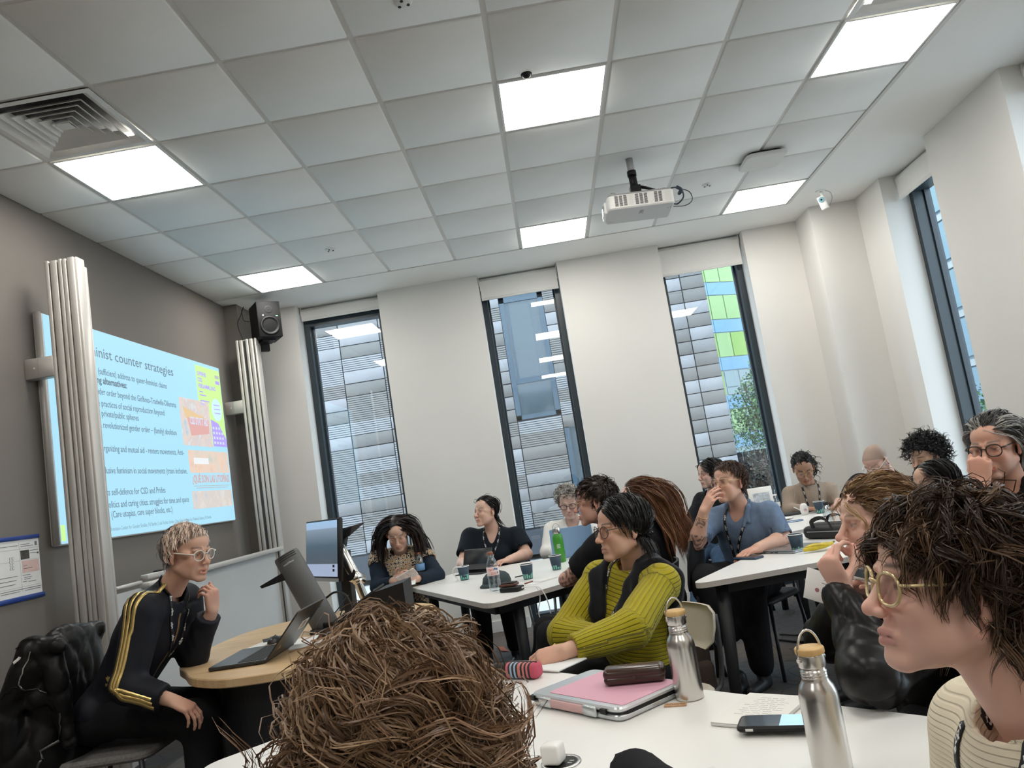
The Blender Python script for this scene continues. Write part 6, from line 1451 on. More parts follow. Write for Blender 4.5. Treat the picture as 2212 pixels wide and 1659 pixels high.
# ------------------------------------------------------------------ hair flows (head coordinates: x right, y forward, z up)
def flow_back(P, r): return np.c_[P[:, 0] * 4, -np.ones(len(P)), -.15 - .6 * (P[:, 2] < .06)] + r.normal(size=P.shape) * .15
def flow_part(px=0.0, fwd=.0):
    def f(P, r): s = np.where(P[:, 0] > px, 1, -1); return np.c_[s * 1.0, np.full(len(P), fwd) - .2, -.55 - .8 * (np.abs(P[:, 0]) > .05)] + r.normal(size=P.shape) * .10
    return f
def flow_crown(cx_=0.0, cy_=-.05, down=.35, noise=.3, swirl=.0):
    def f(P, r):
        d = P - np.array((cx_, cy_, .11)); return np.c_[d[:, 0] - swirl * d[:, 1], d[:, 1] + swirl * d[:, 0], np.full(len(P), -down * .1) + d[:, 2] * .35] * 10 + r.normal(size=P.shape) * noise
    return f
def flow_side(k=1.0):      # swept across to one side, fringe forward
    def f(P, r): return np.c_[np.full(len(P), k), .35 + P[:, 1] * 3, -.25 - .5 * (P[:, 2] < .04)] + r.normal(size=P.shape) * .15
    return f
def flow_curly(P, r): d = P - np.array((0, -.014, .03)); return d * 10 + r.normal(size=P.shape) * .8
def flow_tail(P, r):       # gathered to the back
    return np.array((0, -.115, .03)) - P + r.normal(size=P.shape) * .004
# ================================================================== the people
LEA = mat('black_leather', (.008, .0075, .0075), .36, bump=(55, .3, .003), spec=.22)
wrinkle(LEA, 9, .6, .018)
M_JEANS = cloth('blue_denim', (.045, .085, .15), .85, noise=(25, .25)); M_BLK = cloth('black_cotton', (.010, .010, .012), .9); M_NAVYB = cloth('navy_black_jersey', (.010, .014, .020), .9); M_BTR = cloth('black_trousers', (.009, .009, .010), .85)
FAIR = (.68, .43, .33); PINK = (.70, .42, .33); TAN = (.56, .35, .25); BROWN = (.36, .205, .135)
def leg(kR, kL, aR, aL): return dict(kn=dict(R=kR, L=kL), an=dict(R=aR, L=aL))
PP = {}
# ---- 1 speaker
MT = cloth('track_jacket_black', (.011, .012, .017), .6, bump=(500, .15, .001))
PP[1] = build_person('speaker in a black track jacket with gold stripes, hand on chin', dict(
    H=(.768, .12, 1.268), yaw=-20, pitch=-8, N=(.640, .175, 1.112), Pv=(.306, .2, .64), cyaw=-6, skin=(.62, .37, .27), vox=0.004, seed=1,
    arm=dict(R=dict(sh=(.612, .01, 1.060), el=(.560, -.075, .790), wr=(.745, -.09, .715), fd=(.86, .02, -.50), bn=(.42, -.25, .87), curls=[(.55, .5, .3), (.6, .5, .3), (.65, .5, .3), (.7, .5, .3)], thumb=(.8, .35, -.3)),
             L=dict(sh=(.625, .335, 1.050), el=(.668, .30, .822), wr=(.792, .245, 1.000), fd=(.16, -.20, .96), bn=(.86, -.48, -.05), curls=[(1.25, .55, .3), (1.3, .6, .35), (1.35, .65, .4), (1.4, .7, .4)], thumb=(.75, .35, -.55))),
    **leg((.80, .04, .60), (.78, .32, .58), (.74, .02, .10), (.70, .34, .10)),
    face=dict(scalp=(.16, .12, .10), brow=(.10, .065, .05), mouth=.002, gaze=(.1, -.1), jaw=.97, nose=1.1, browz=.002),
    hair=dict(n=360, ch=8, len=.075, lenvar=.4, col=(.74, .56, .46), col2=(.88, .74, .62), mix=.35, flow=flow_side(.55), line=.035, thick=.012, lift=.30, grav=.25, rad=0.0011, lump=.004, jit=.10, k=7, colf=lambda P, c, r: np.where((P[:, 1] < -.055)[:, None], np.array((.22, .19, .17))[None] * (.7 + .6 * r.random((len(P), 1))), c)),
    top=dict(mat=MT, inf=.014, sl=1.12, collar=.055, rcuff=True, fold=.006, nr=.066, name='track_jacket', vox=.0085, crease=.003, cuff=.03), trousers=dict(mat=M_BTR, wide=1.15),
    glasses=dict(mat=mat('clear_frame', (.80, .76, .70), .15, spec=.6), t=.0022, r=(.0235, .021), pw=2.2), lanyard=dict(low=.26, w=.016, x=-.02)))
ps = PP[1]['_ps']; G = PP[1]['_top']; M_GOLD = mat('gold_foil', (.72, .53, .20), .28, metal=.85, bump=(90, .5, .003))
base_ = [(.645, .085, 1.150), (.628, .03, 1.130), (.598, -.045, 1.080), (.578, -.10, .98), (.562, -.13, .88), (.545, -.14, .80), (.575, -.15, .765), (.640, -.16, .735), (.690, -.16, .715)]
for k, (dx, dz) in enumerate([(-.024, -.012), (.0, .0), (.024, .012)]):
    pth = []
    for i, q in enumerate(base_):
        w = 1.0 if i < 5 else (.6 if i == 5 else 0); pth.append((q[0] + dx * w, q[1] - .01, q[2] + (dz * w if i < 5 else 0) + (.024 * (k - 1) * -1 if i >= 6 else 0)))
    V, F, *_ = ribbon(G, pth, .0165, .002); ps.part('gold_stripe', np_mesh('gold_stripe', V, F), M_GOLD)
V, F, *_ = ribbon(G, [PP[1]['N'] + PP[1]['fw'] * .10 - PP[1]['up'] * .05, PP[1]['N'] + PP[1]['fw'] * .15 - PP[1]['up'] * .2, PP[1]['Pv'] + PP[1]['fw'] * .16 + PP[1]['up'] * .05], .010, .0015); ps.part('zip', np_mesh('zip', V, F), mat('zip_brass', (.35, .22, .10), .4, metal=.6))
q = snap(G, np.array([(.415, .03, .80)]), .003)[0]; n_ = grad(G, np.array([q]))[0]; b = MB()
Mb = Matrix.Translation(q) @ Vector(n_).to_track_quat('Z', 'Y').to_matrix().to_4x4()
for a in (-.6, 0, .6): b.add([(0, -.006, 0), (.009 * math.sin(a) - .004, .012, 0), (.013 * math.sin(a), .024 * math.cos(a), 0), (.009 * math.sin(a) + .004, .012, 0)], [(0, 3, 2, 1)], M=Mb)
for k in range(3): b.bb(-.013, .013, -.010 - k * .004, -.008 - k * .004, 0, .0004, M=Mb)
ps.part('emblem', b.mesh('emblem'), M_GOLD)
# ---- 2 patterned vest
MV = mat('vest_print', (.5, .3, .15), .85); nn = MV.node_tree.nodes; ll = MV.node_tree.links; tc = nn.new('ShaderNodeTexCoord')
wv = nn.new('ShaderNodeTexVoronoi'); wv.inputs['Scale'].default_value = 34; wv.inputs['Randomness'].default_value = .25; ll.new(tc.outputs['Object'], wv.inputs['Vector']); rp = nn.new('ShaderNodeValToRGB'); rp.color_ramp.interpolation = 'CONSTANT'
for k, (p_, c) in enumerate([(0, (.16, .055, .02)), (.2, (.42, .20, .07)), (.38, (.66, .52, .36)), (.52, (.02, .018, .02)), (.62, (.66, .54, .40)), (.75, (.03, .02, .02))]):
    el = rp.color_ramp.elements[k] if k < 2 else rp.color_ramp.elements.new(p_); el.position = p_; el.color = (*c, 1)
ll.new(wv.outputs['Distance'], rp.inputs[0]); mrr = nn.new('ShaderNodeMath'); mrr.operation = 'MULTIPLY'; mrr.inputs[1].default_value = 1.25; ll.new(wv.outputs['Distance'], mrr.inputs[0]); ll.new(mrr.outputs[0], rp.inputs[0]); ll.new(rp.outputs[0], nn['Principled BSDF'].inputs['Base Color'])
PP[2] = build_person('woman with long dark hair in a patterned vest, looking down at a phone', dict(
    H=(1.188, 2.45, 1.120), yaw=-84, pitch=-30, N=(1.172, 2.56, .965), Pv=(1.12, 2.72, .53), cyaw=-86, skin=(.64, .40, .30), seed=2, vox=0.0055,
    arm=dict(R=dict(el=(.995, 2.46, .760), wr=(1.150, 2.29, .800), fd=(.75, -.45, .35), bn=(-.2, -.75, .55), curls=[(.5, .7, .4)] * 4, thumb=(.7, .3, .5)), L=dict(el=(1.425, 2.48, .772), wr=(1.310, 2.29, .790), fd=(-.6, -.45, .15), bn=(.2, -.7, .6), curls=[(.5, .7, .4)] * 4, thumb=(.7, .3, .5))),
    **leg((1.03, 2.30, .53), (1.25, 2.32, .53), (1.03, 2.30, .1), (1.26, 2.32, .1)), face=dict(lid=.75, brow=(.02, .013, .01), jaw=.95),
    hair=dict(n=340, ch=7, spread=.008, len=.42, lenvar=.25, col=(.020, .012, .010), flow=flow_part(0), grav=.55, hold=.35, rad=0.002, lift=.12, thick=.012, k=11, jit=.05, collide='body', var=.5, mix=.1, col2=(.055, .02, .012)),
    top=dict(mat=cloth('dark_denim_shirt', (.014, .022, .036)), inf=.008, fold=.004, nr=.062, name='shirt'), trousers=dict(mat=M_BTR), lanyard=dict(low=.27, w=.014)))
def vest(p, m, name, inf=.022, gap=.055):
    S = Sdf(); torso_sdf(S, p, inf); N, fw, up, lat, Pv = p['N'], p['fw'], p['up'], p['lat'], p['Pv']; S.mod(folds(3, .006, 14))
    S.s(rc(N - up * .03, N + up * .25, .078, .085), .01); S.s(rc(N + fw * .17, Pv + fw * .20, gap, gap * .75), .012)
    for sd in 'RL': a = p['arm'][sd]; d_ = unit(a['el'] - a['sh']); S.u(rc(a['sh'] - d_ * .03, a['sh'] + d_ * .015, .075, .082), .02); S.s(rc(a['sh'] + d_ * .02, a['sh'] + d_ * .3, .068, .09), .004)
    hem = (Pv - up * .10).astype(f32); S.i(lambda P: (hem - P) @ up.astype(f32), .01)
    pts = [N + .26, N - .26, Pv - .26, Pv + .26]; V, F = mesh_sdf(S, np.min(pts, 0), np.max(pts, 0), .010); return p['_ps'].part(name, np_mesh(name, V, F), m)
vest(PP[2], MV, 'vest')
# ---- 3 black t-shirt
PP[3] = build_person('woman with tied dark hair and a black v-neck t-shirt behind the tablet', dict(
    H=(1.784, 3.1, 1.145), yaw=-132, pitch=8, N=(1.812, 3.16, .985), Pv=(1.77, 3.24, .53), cyaw=-97, w=1.14, belly=.03, bust=1.2, skin=FAIR, seed=3, vox=0.0055, arms=1.15,
    arm=dict(R=dict(el=(1.545, 3.02, .775), wr=(1.60, 2.82, .775), fd=(.2, -.9, .0), bn=(0, 0, 1), curl=.5), L=dict(el=(2.060, 3.04, .770), wr=(1.930, 2.80, .772), fd=(-.7, -.6, 0), bn=(0, -.1, 1), curl=.5)),
    **leg((1.66, 2.82, .53), (1.86, 2.82, .53), (1.66, 2.80, .1), (1.88, 2.80, .1)), vneck=.13, face=dict(brow=(.03, .02, .015), gaze=(-.2, .2), fat=.005, jaw=1.05),
    hair=dict(n=300, ch=7, spread=.012, len=.15, col=(.016, .012, .011), flow=flow_back, grav=.1, hold=.95, rad=0.0018, lift=.06, thick=.010, k=8, jit=.05, bun=(0, -.10, -.05, .034)),
    top=dict(mat=M_NAVYB, sleeve='short', slen=.72, inf=.012, sl=1.2, crease=.003, fold=.004, nr=.066, name='t_shirt'), trousers=dict(mat=M_BTR, wide=1.25), lanyard=dict(low=.22, w=.014)))
# ---- 4 grey curls, white shirt
PP[4] = build_person('woman with grey pinned-up curls, dark glasses and a white shirt', dict(
    H=(2.451, 2.98, 1.122), yaw=-98, pitch=-16, N=(2.458, 3.08, .962), Pv=(2.43, 3.18, .53), cyaw=-95, skin=(.66, .43, .34), seed=4, vox=0.0058,
    arm=dict(R=dict(el=(2.22, 3.0, .76), wr=(2.30, 2.80, .77), fd=(.3, -.9, 0), bn=(0, 0, 1)), L=dict(el=(2.68, 3.0, .76), wr=(2.58, 2.80, .77), fd=(-.3, -.9, 0), bn=(0, 0, 1))),
    **leg((2.32, 2.75, .53), (2.54, 2.75, .53), (2.32, 2.72, .1), (2.54, 2.72, .1)), vneck=.12, face=dict(brow=(.2, .17, .14), lid=.5, lip=(.55, .28, .25)),
    hair=dict(n=280, ch=6, len=.075, col=(.46, .43, .39), col2=(.20, .18, .16), mix=.35, flow=flow_crown(0, -.02, -.2, .8), grav=-.05, hold=.6, rad=0.0015, lift=.45, thick=.014, k=8, curl=.010, curlf=95, bun=(0, -.02, .125, .034), jit=.15),
    top=dict(mat=cloth('white_linen', (.80, .79, .75)), inf=.012, fold=.005, nr=.066, name='shirt'), trousers=dict(mat=M_JEANS), glasses=dict(mat=mat('dark_frame', (.015, .018, .03), .3), t=.0020, r=(.0235, .0195), pw=2.6)))
# ---- 5 dark short hair, black t-shirt, seen from the side
PP[5] = build_person('person in profile with short dark hair, black t-shirt and forearm tattoo', dict(
    H=(2.570, .95, 1.180), yaw=174, pitch=0, N=(2.632, .985, 1.020), Pv=(2.65, 1.0, .55), cyaw=165, skin=(.66, .37, .29), seed=5, vox=0.005, w=1.05,
    arm=dict(L=dict(sh=(2.585, .815, .965), el=(2.350, .955, .805), wr=(2.555, 1.08, .80), fd=(.8, .3, .1), bn=(-.2, 0, 1), curl=.5, tattoo=[((2.375, .915, .82), .06, 4)]) ),
    **leg((2.22, 1.02, .55), (2.24, .82, .56), (2.02, 1.15, .1), (2.04, .78, .1)), face=dict(brow=(.03, .018, .012), red=(1.04, .74, .70), nose=1.05),
    hair=dict(n=380, ch=8, len=.085, col=(.034, .018, .013), flow=flow_side(.2), grav=.12, hold=.75, rad=0.0012, lift=.3, thick=.014, k=7, curl=.006, curlf=70, jit=.16, line=.006),
    top=dict(mat=M_BLK, sleeve='short', slen=.70, inf=.014, sl=1.15, fold=.005, nr=.062, name='t_shirt', collar=.02), trousers=dict(mat=M_BTR, wide=1.2), glasses=dict(mat=mat('gold_wire', (.6, .45, .25), .25, metal=.9), t=.0011, r=(.024, .022), pw=2.0)))
# ---- 6 long auburn hair
PP[6] = build_person('woman with long auburn hair in a black cardigan, turned away', dict(
    H=(2.850, 1.56, 1.125), yaw=160, pitch=0, N=(2.895, 1.57, .970), Pv=(2.90, 1.60, .53), cyaw=158, skin=PINK, seed=6, vox=0.0065,
    arm=dict(R=dict(el=(2.62, 1.72, .77), wr=(2.50, 1.62, .79), fd=(-.8, .1, 0), bn=(0, 0, 1)), L=dict(el=(2.78, 1.35, .74), wr=(2.62, 1.42, .72), fd=(-.8, .3, 0), bn=(0, 0, 1))),
    **leg((2.50, 1.80, .53), (2.48, 1.55, .53), (2.45, 1.82, .1), (2.43, 1.55, .1)), face=dict(brow=(.12, .06, .03)),
    hair=dict(n=400, ch=7, spread=.012, len=.46, lenvar=.15, col=(.16, .062, .027), col2=(.26, .12, .055), mix=.35, flow=flow_back, grav=.6, hold=.4, rad=0.0014, lift=.10, thick=.012, k=11, jit=.035, collide='body', curl=.004, curlf=25),
    top=dict(mat=M_BLK, inf=.012, fold=.004, nr=.064, name='cardigan'), trousers=dict(mat=M_BTR)))
# ---- 7 yellow ribbed sweater
MY = cloth('mustard_knit', (.40, .33, .012), .85, bump=None, sheen=.15); attr_bump(MY, 62, .9, .006)
PP[7] = build_person('woman in a mustard ribbed sweater writing with a pen, black sweater on her shoulders', dict(
    H=(2.608, -.12, 1.108), yaw=204, pitch=2, N=(2.640, -.055, .955), Pv=(2.60, .04, .53), cyaw=215, skin=(.66, .40, .29), seed=7, vox=0.004, w=1.0, bust=1.0, belly=.015,
    arm=dict(R=dict(sh=(2.500, .075, .900), el=(2.320, -.06, .735), wr=(2.478, -.235, .735), fd=(.82, -.20, -.05), bn=(.05, -.80, .55), curls=[(.45, .9, .5), (.5, .95, .5), (.5, .95, .5), (.5, .9, .5)], thumb=(.6, .3, .6)),
             L=dict(sh=(2.705, -.205, .895), el=(2.560, -.43, .790), wr=(2.318, -.545, .775), fd=(-.93, .05, -.12), bn=(-.10, -.55, .80), curls=[(.55, .8, .4), (.6, .85, .45), (.65, .9, .5), (.7, .9, .5)], thumb=(.8, .2, -.35))),
    **leg((2.22, -.12, .53), (2.28, -.33, .53), (2.18, -.12, .1), (2.22, -.36, .1)), face=dict(brow=(.03, .025, .022), gaze=(-.1, .1), lip=(.48, .26, .22), nose=1.1),
    hair=dict(n=500, ch=9, spread=.009, len=.135, lenvar=.15, col=(.014, .013, .013), col2=(.22, .21, .20), mix=.07, flow=flow_part(.01, -.1), grav=.45, hold=.85, rad=0.0012, lift=.2, thick=.018, k=9, jit=.035),
    top=dict(mat=MY, inf=.012, sl=1.08, fold=.004, foldf=11, nr=.070, name='sweater', rib='h', vox=.0072, cuff=.035, crease=.003), trousers=dict(mat=M_BTR), glasses=dict(mat=mat('thin_dark_frame', (.03, .022, .02), .3), t=.0014, r=(.0235, .0225), pw=2.05), lanyard=dict(low=.30, w=.016, x=.03)))
p = PP[7]; S = Sdf(); N, fw, up, lat = p['N'], p['fw'], p['up'], p['lat']; Gt = p['_top']
for s in (1, -1):
    pts_ = [N - fw * .09 - up * .07 + lat * s * .02, N - fw * .075 + up * .005 + lat * s * .055, N + lat * s * .095 + up * .0, N + fw * .075 + lat * s * .105 - up * .06, N + fw * .125 + lat * s * .095 - up * .17, N + fw * .135 + lat * s * .085 - up * .27]
    if s < 0: pts_ = pts_[:3] + [N + lat * s * .17 - up * .02 + fw * .0, N + lat * s * .205 - up * .12 - fw * .03, N + lat * s * .215 - up * .26 - fw * .05]; pts2 = [pts_[2], N + fw * .075 + lat * s * .075 - up * .055, N + fw * .12 + lat * s * .06 - up * .17]
    P_ = snap(Gt, np.array(pts_), .006, 3)
    for a_, b_ in zip(P_[:-1], P_[1:]): S.u(rc(a_, b_, .036, .036), .03)
    if s < 0:
        P_ = snap(Gt, np.array(pts2), .004, 3)
        for a_, b_ in zip(P_[:-1], P_[1:]): S.u(rc(a_, b_, .036, .03), .03)
S.mod(folds(77, .007, 22)); S.i(lambda P: Gt(P) - f32(.020), .006); S.s(lambda P: Gt(P) + f32(.004), .003); S.s(rc(N, p['H'], .060, .06), .008)
V, F = mesh_sdf(S, N - .38, N + .38, .008); p['_ps'].part('draped_sweater', np_mesh('draped_sweater', V, F), cloth('black_wool', (.010, .011, .014), .95, sheen=.2))
MB_ = MB().tube([tuple(x) for x in [PP[7]['arm']['R']['wr'] + np.array((.108 + .011 * math.cos(a), -.05, .0 + .011 * math.sin(a))) for a in [2 * PI * k / 12 for k in range(13)]]], .0015, 5); PP[7]['_ps'].part('ring', MB_.mesh('ring'), M_STEEL)
# ---- 8 dark wavy hair behind
PP[8] = build_person('woman with dark wavy hair in a black top beside the third window', dict(
    H=(3.655, 3.42, 1.160), yaw=205, pitch=0, N=(3.675, 3.47, 1.0), Pv=(3.63, 3.40, .53), cyaw=215, skin=(.64, .42, .34), seed=8, vox=0.006,
    arm=dict(R=dict(el=(3.42, 3.40, .77), wr=(3.46, 3.18, .74), fd=(.3, -.9, 0), bn=(0, 0, 1)), L=dict(el=(3.72, 3.20, .77), wr=(3.6, 3.0, .74), fd=(-.3, -.9, 0), bn=(0, 0, 1))),
    **leg((3.34, 2.92, .56), (3.52, 2.90, .56), (3.18, 2.48, .12), (3.36, 2.5, .12)), vneck=.08, face=dict(brow=(.02, .014, .012), browt=.005),
    hair=dict(n=260, ch=7, spread=.012, len=.24, col=(.016, .013, .012), flow=flow_part(.02), grav=.45, hold=.9, rad=0.0022, lift=.15, thick=.014, k=9, curl=.008, curlf=40, collide='body'),
    top=dict(mat=M_BLK, inf=.012, nr=.068, name='blouse'), trousers=dict(mat=M_JEANS)))
# ---- 9 blue shirt
MSH = cloth('chambray_shirt', (.15, .21, .31), .85, noise=(18, .22))
PP[9] = build_person('person in a blue short-sleeved shirt with gold glasses, fingers on the mouth', dict(
    H=(3.392, 1.5, 1.145), yaw=218, pitch=7, N=(3.440, 1.57, .985), Pv=(3.46, 1.74, .54), cyaw=232, skin=(.64, .38, .28), seed=9, vox=0.0048, w=1.06, arms=1.12,
    arm=dict(R=dict(sh=(3.290, 1.645, .930), el=(3.118, 1.40, .838), wr=(3.182, 1.325, 1.015), fd=(.52, -.10, .75), bn=(-.62, -.62, .42), curls=[(.35, .35, .2), (.4, .45, .25), (.5, .5, .3), (.6, .55, .3)], thumb=(.8, .3, -.35), tattoo=[((3.125, 1.375, .85), .055, 7), ((3.15, 1.33, .955), .03, 9)]),
             L=dict(sh=(3.590, 1.50, .930), el=(3.625, 1.44, .785), wr=(3.425, 1.265, .775), fd=(-.85, -.45, -.1), bn=(0, -.1, 1), curl=.3, tattoo=[((3.60, 1.395, .80), .028, 5)])),
    **leg((3.13, 1.38, .62), (3.34, 1.28, .60), (3.20, 1.30, .30), (3.345, 1.36, .09)), vneck=.09, face=dict(brow=(.045, .022, .014), gaze=(0, .15), jaw=1.0, scalp=(.12, .07, .045)),
    hair=dict(n=380, ch=8, len=.085, lenvar=.35, col=(.058, .026, .015), col2=(.10, .05, .03), mix=.3, flow=flow_side(-.55), line=.028, grav=.2, hold=.8, rad=0.0012, lift=.25, thick=.014, k=7, jit=.08),
    top=dict(mat=MSH, sleeve='short', slen=.90, inf=.012, sl=1.02, fold=.005, crease=.008, nr=.068, name='shirt'), trousers=dict(mat=cloth('black_denim', (.014, .014, .016), noise=(25, .2)), wide=1.5), glasses=dict(mat=MATS['gold_wire'], t=.0013, r=(.0265, .0245), pw=2.05), lanyard=dict(low=.30, w=.016, badge=True, x=.02)))
def collar_wings(p, m, drop=.06, r=.013):
    N, fw, up, lat = p['N'], p['fw'], p['up'], p['lat']
    for s in (-1, 1):
        S = Sdf(); S.u(rc(N - fw * .035 + lat * s * .045 + up * .035, N + fw * .03 + lat * s * .066 + up * .022, r), .01); S.u(rc(N + fw * .03 + lat * s * .066 + up * .022, N + fw * .105 + lat * s * .060 - up * drop, r * 1.3, r * .8), .012); S.u(rc(N + fw * .05 + lat * s * .062, N + fw * .085 + lat * s * .088 - up * drop * .7, r, r * .7), .012)
        V, F = mesh_sdf(S, N - .17, N + .17, .006); p['_ps'].part('collar', np_mesh('collar', V, F), m)
collar_wings(PP[9], MSH); collar_wings(PP[4], MATS['white_linen'], .07)
def sweater_bracelet(c, d, r, m, nm, p, t=.003):
    a = unit(np.cross(d, (0, 0, 1))); b_ = np.cross(unit(d), a); p['_ps'].part(nm, MB().tube([tuple(np.array(c) + (a * math.cos(x) + b_ * math.sin(x)) * r) for x in [2 * PI * k / 18 for k in range(19)]], t, 6).mesh(nm), m)
sweater_bracelet((3.172, 1.335, .985), (.06, -.07, .18), .031, MATS['gold_wire'], 'bracelet', PP[9])
# ---- 10 beige sweater
MBE = cloth('beige_rib_knit', (.36, .285, .225), .9, bump=None); attr_bump(MBE, 90, .5, .003, attr='rib')
PP[10] = build_person('woman with dark curly ponytail in a beige ribbed sweater, looking down', dict(
    H=(4.385, 3.30, 1.090), yaw=-104, pitch=-30, N=(4.432, 3.40, .935), Pv=(4.43, 3.52, .52), cyaw=-97, skin=BROWN, seed=10, vox=0.0055, bust=.9, w=.95,
    arm=dict(R=dict(el=(4.225, 3.36, .775), wr=(4.30, 3.16, .772), fd=(.5, -.7, 0), bn=(0, 0, 1)), L=dict(el=(4.615, 3.34, .775), wr=(4.56, 3.16, .772), fd=(-.5, -.7, 0), bn=(0, 0, 1))),
    **leg((4.33, 3.12, .53), (4.52, 3.12, .53), (4.33, 3.1, .1), (4.52, 3.1, .1)), face=dict(brow=(.012, .01, .01), lid=.75, browt=.005),
    hair=dict(n=320, ch=7, spread=.012, len=.11, col=(.012, .010, .010), flow=flow_tail, grav=.1, hold=.95, rad=0.0018, lift=.05, thick=.009, k=8, jit=.05, bun=(-.035, -.095, .0, .048), curl=.004, curlf=60),
    top=dict(mat=MBE, inf=.006, fold=.003, nr=.055, name='sweater', rib='v', collar=.03, tight=True), trousers=dict(mat=M_BTR), glasses=dict(mat=MATS['gold_wire'], t=.0010, r=(.024, .021), pw=2.3), lanyard=dict(low=.34, w=.014)))
p = PP[10]; R_ = p['_R']; rr = np.random.default_rng(3); n = 420; P0 = np.array((-.045, -.10, -.01)) + rr.normal(size=(n, 3)) * np.array((.022, .02, .03)); K = 12; t_ = np.linspace(0, 1, K)
pa = P0[:, None] + (rr.normal(size=(n, 1, 3)) * .03 + np.array((-.01, -.01, -.075))) * t_[None, :, None]; ph_ = rr.random((n, 1)) * 6.28; pa[..., 0] += .010 * np.sin(t_[None] * 14 + ph_); pa[..., 1] += .010 * np.cos(t_[None] * 14 + ph_)
V, F, C = tubes((p['H'] + pa.reshape(-1, 3) @ R_.T).reshape(n, K, 3), np.full(n, .003), np.array((.012, .010, .010))[None] * (.6 + .8 * rr.random((n, 1)))); p['_ps'].part('ponytail', np_mesh('ponytail', V, F, C), M_hair())
# ---- 11 shaved head
PP[11] = build_person('person with a shaved head and glasses in a black t-shirt, writing', dict(
    H=(4.673, 2.55, 1.085), yaw=212, pitch=-34, N=(4.760, 2.60, .955), Pv=(4.78, 2.74, .52), cyaw=215, skin=(.66, .42, .34), seed=11, vox=0.0055,
    arm=dict(R=dict(sh=(4.585, 2.72, .93), el=(4.400, 2.60, .80), wr=(4.300, 2.40, .86), fd=(-.3, -.7, -.15), bn=(-.55, -.5, .6), curls=[(.6, .8, .5)] * 4, thumb=(.8, .3, -.3)), L=dict(el=(4.70, 2.33, .78), wr=(4.50, 2.33, .775), fd=(-.9, 0, 0), bn=(0, 0, 1))),
    **leg((4.42, 2.55, .53), (4.50, 2.35, .53), (4.38, 2.52, .1), (4.46, 2.32, .1)), face=dict(scalp=(.30, .22, .17), brow=(.15, .10, .07), lid=.7), hair=None,
    top=dict(mat=M_BLK, sleeve='short', slen=.7, inf=.014, sl=1.15, nr=.064, name='t_shirt'), trousers=dict(mat=M_BTR), glasses=dict(mat=MATS['clear_frame'], t=.0016, r=(.024, .021))))
# ---- 12 black curls
PP[12] = build_person('person with big black curls behind the woman with straight dark hair', dict(
    H=(4.735, 1.92, 1.085), yaw=205, pitch=-8, N=(4.775, 1.97, .93), Pv=(4.76, 2.02, .52), cyaw=205, skin=TAN, seed=12, vox=0.0065,
    arm=dict(), **leg((4.40, 1.90, .53), (4.45, 1.75, .53), (4.36, 1.88, .1), (4.4, 1.73, .1)), face=dict(brow=(.015, .012, .01)),
    hair=dict(n=420, ch=5, len=.10, col=(.014, .012, .012), flow=flow_curly, grav=.12, hold=.2, rad=0.0014, lift=.5, thick=.026, k=11, curl=.013, curlf=120, jit=.15, lump=.008, face=False, phvar=1.5),
    top=dict(mat=M_BLK, nr=.064, name='top'), trousers=dict(mat=M_BTR)))
# ---- 13 straight dark hair
PP[13] = build_person('woman with straight dark hair mostly hidden behind the leather jacket', dict(
    H=(4.150, .62, 1.022), yaw=196, pitch=4, N=(4.195, .66, .870), Pv=(4.20, .72, .50), cyaw=190, skin=TAN, seed=13, vox=0.0065,
    arm=dict(), **leg((3.83, .98, .53), (3.80, .82, .53), (3.76, 1.0, .1), (3.74, .82, .1)), face=dict(brow=(.02, .015, .012)),
    hair=dict(n=340, ch=6, spread=.012, len=.32, lenvar=.15, col=(.014, .010, .010), flow=flow_part(.015, -.15), grav=.5, hold=.9, rad=0.0017, lift=.12, thick=.014, k=9, jit=.03, collide='body', var=.5),
    top=dict(mat=M_BLK, nr=.064, name='top'), trousers=dict(mat=M_BTR)))
# ---- 14 leather jacket, profile
PP[14] = build_person('woman in profile with wavy light brown hair and a black leather jacket, chin on hand', dict(
    H=(3.194, -1.1, 1.101), yaw=184, pitch=4, N=(3.265, -1.06, .950), Pv=(3.36, -.96, .53), cyaw=200, skin=(.76, .48, .38), seed=14, vox=0.0035, hs=.935,
    arm=dict(L=dict(sh=(3.275, -1.235, .890), el=(3.000, -1.385, .808), wr=(3.040, -1.185, .965), fd=(-.30, -.10, .92), bn=(-.80, -.55, -.05), curls=[(.95, .75, .4), (1.25, .95, .6), (1.35, 1.0, .6), (1.4, 1.0, .6)], thumb=(.45, .35, -.85), vox=.0034), R=dict(sh=(3.17, -.92, .89), el=(3.10, -.80, .76), wr=(3.185, -.985, .905), fd=(-.75, -.30, .35), bn=(-.2, .3, .9), curls=[(.5, .8, .5)] * 4)),
    **leg((3.06, -1.32, .53), (3.16, -1.46, .53), (3.02, -1.45, .1), (3.10, -1.58, .1)), face=dict(brow=(.22, .13, .07), gaze=(0, .1), iris=(.10, .14, .16), nose=1.25, jaw=.97),
    hair=dict(n=540, ch=14, len=.175, lenvar=.35, col=(.24, .13, .060), col2=(.46, .30, .15), mix=.30, flow=flow_back, grav=.38, hold=.62, rad=0.0009, lift=.20, thick=.016, k=10, curl=.008, curlf=42, phvar=.35, jit=.05, line=-.008),
    top=dict(mat=LEA, inf=.016, sl=1.04, fold=.006, foldf=21, crease=.009, creasef=13, collar=.05, nr=.068, name='leather_jacket', vox=.0075, cuff=.022, rcuff=True), trousers=dict(mat=M_BTR)))
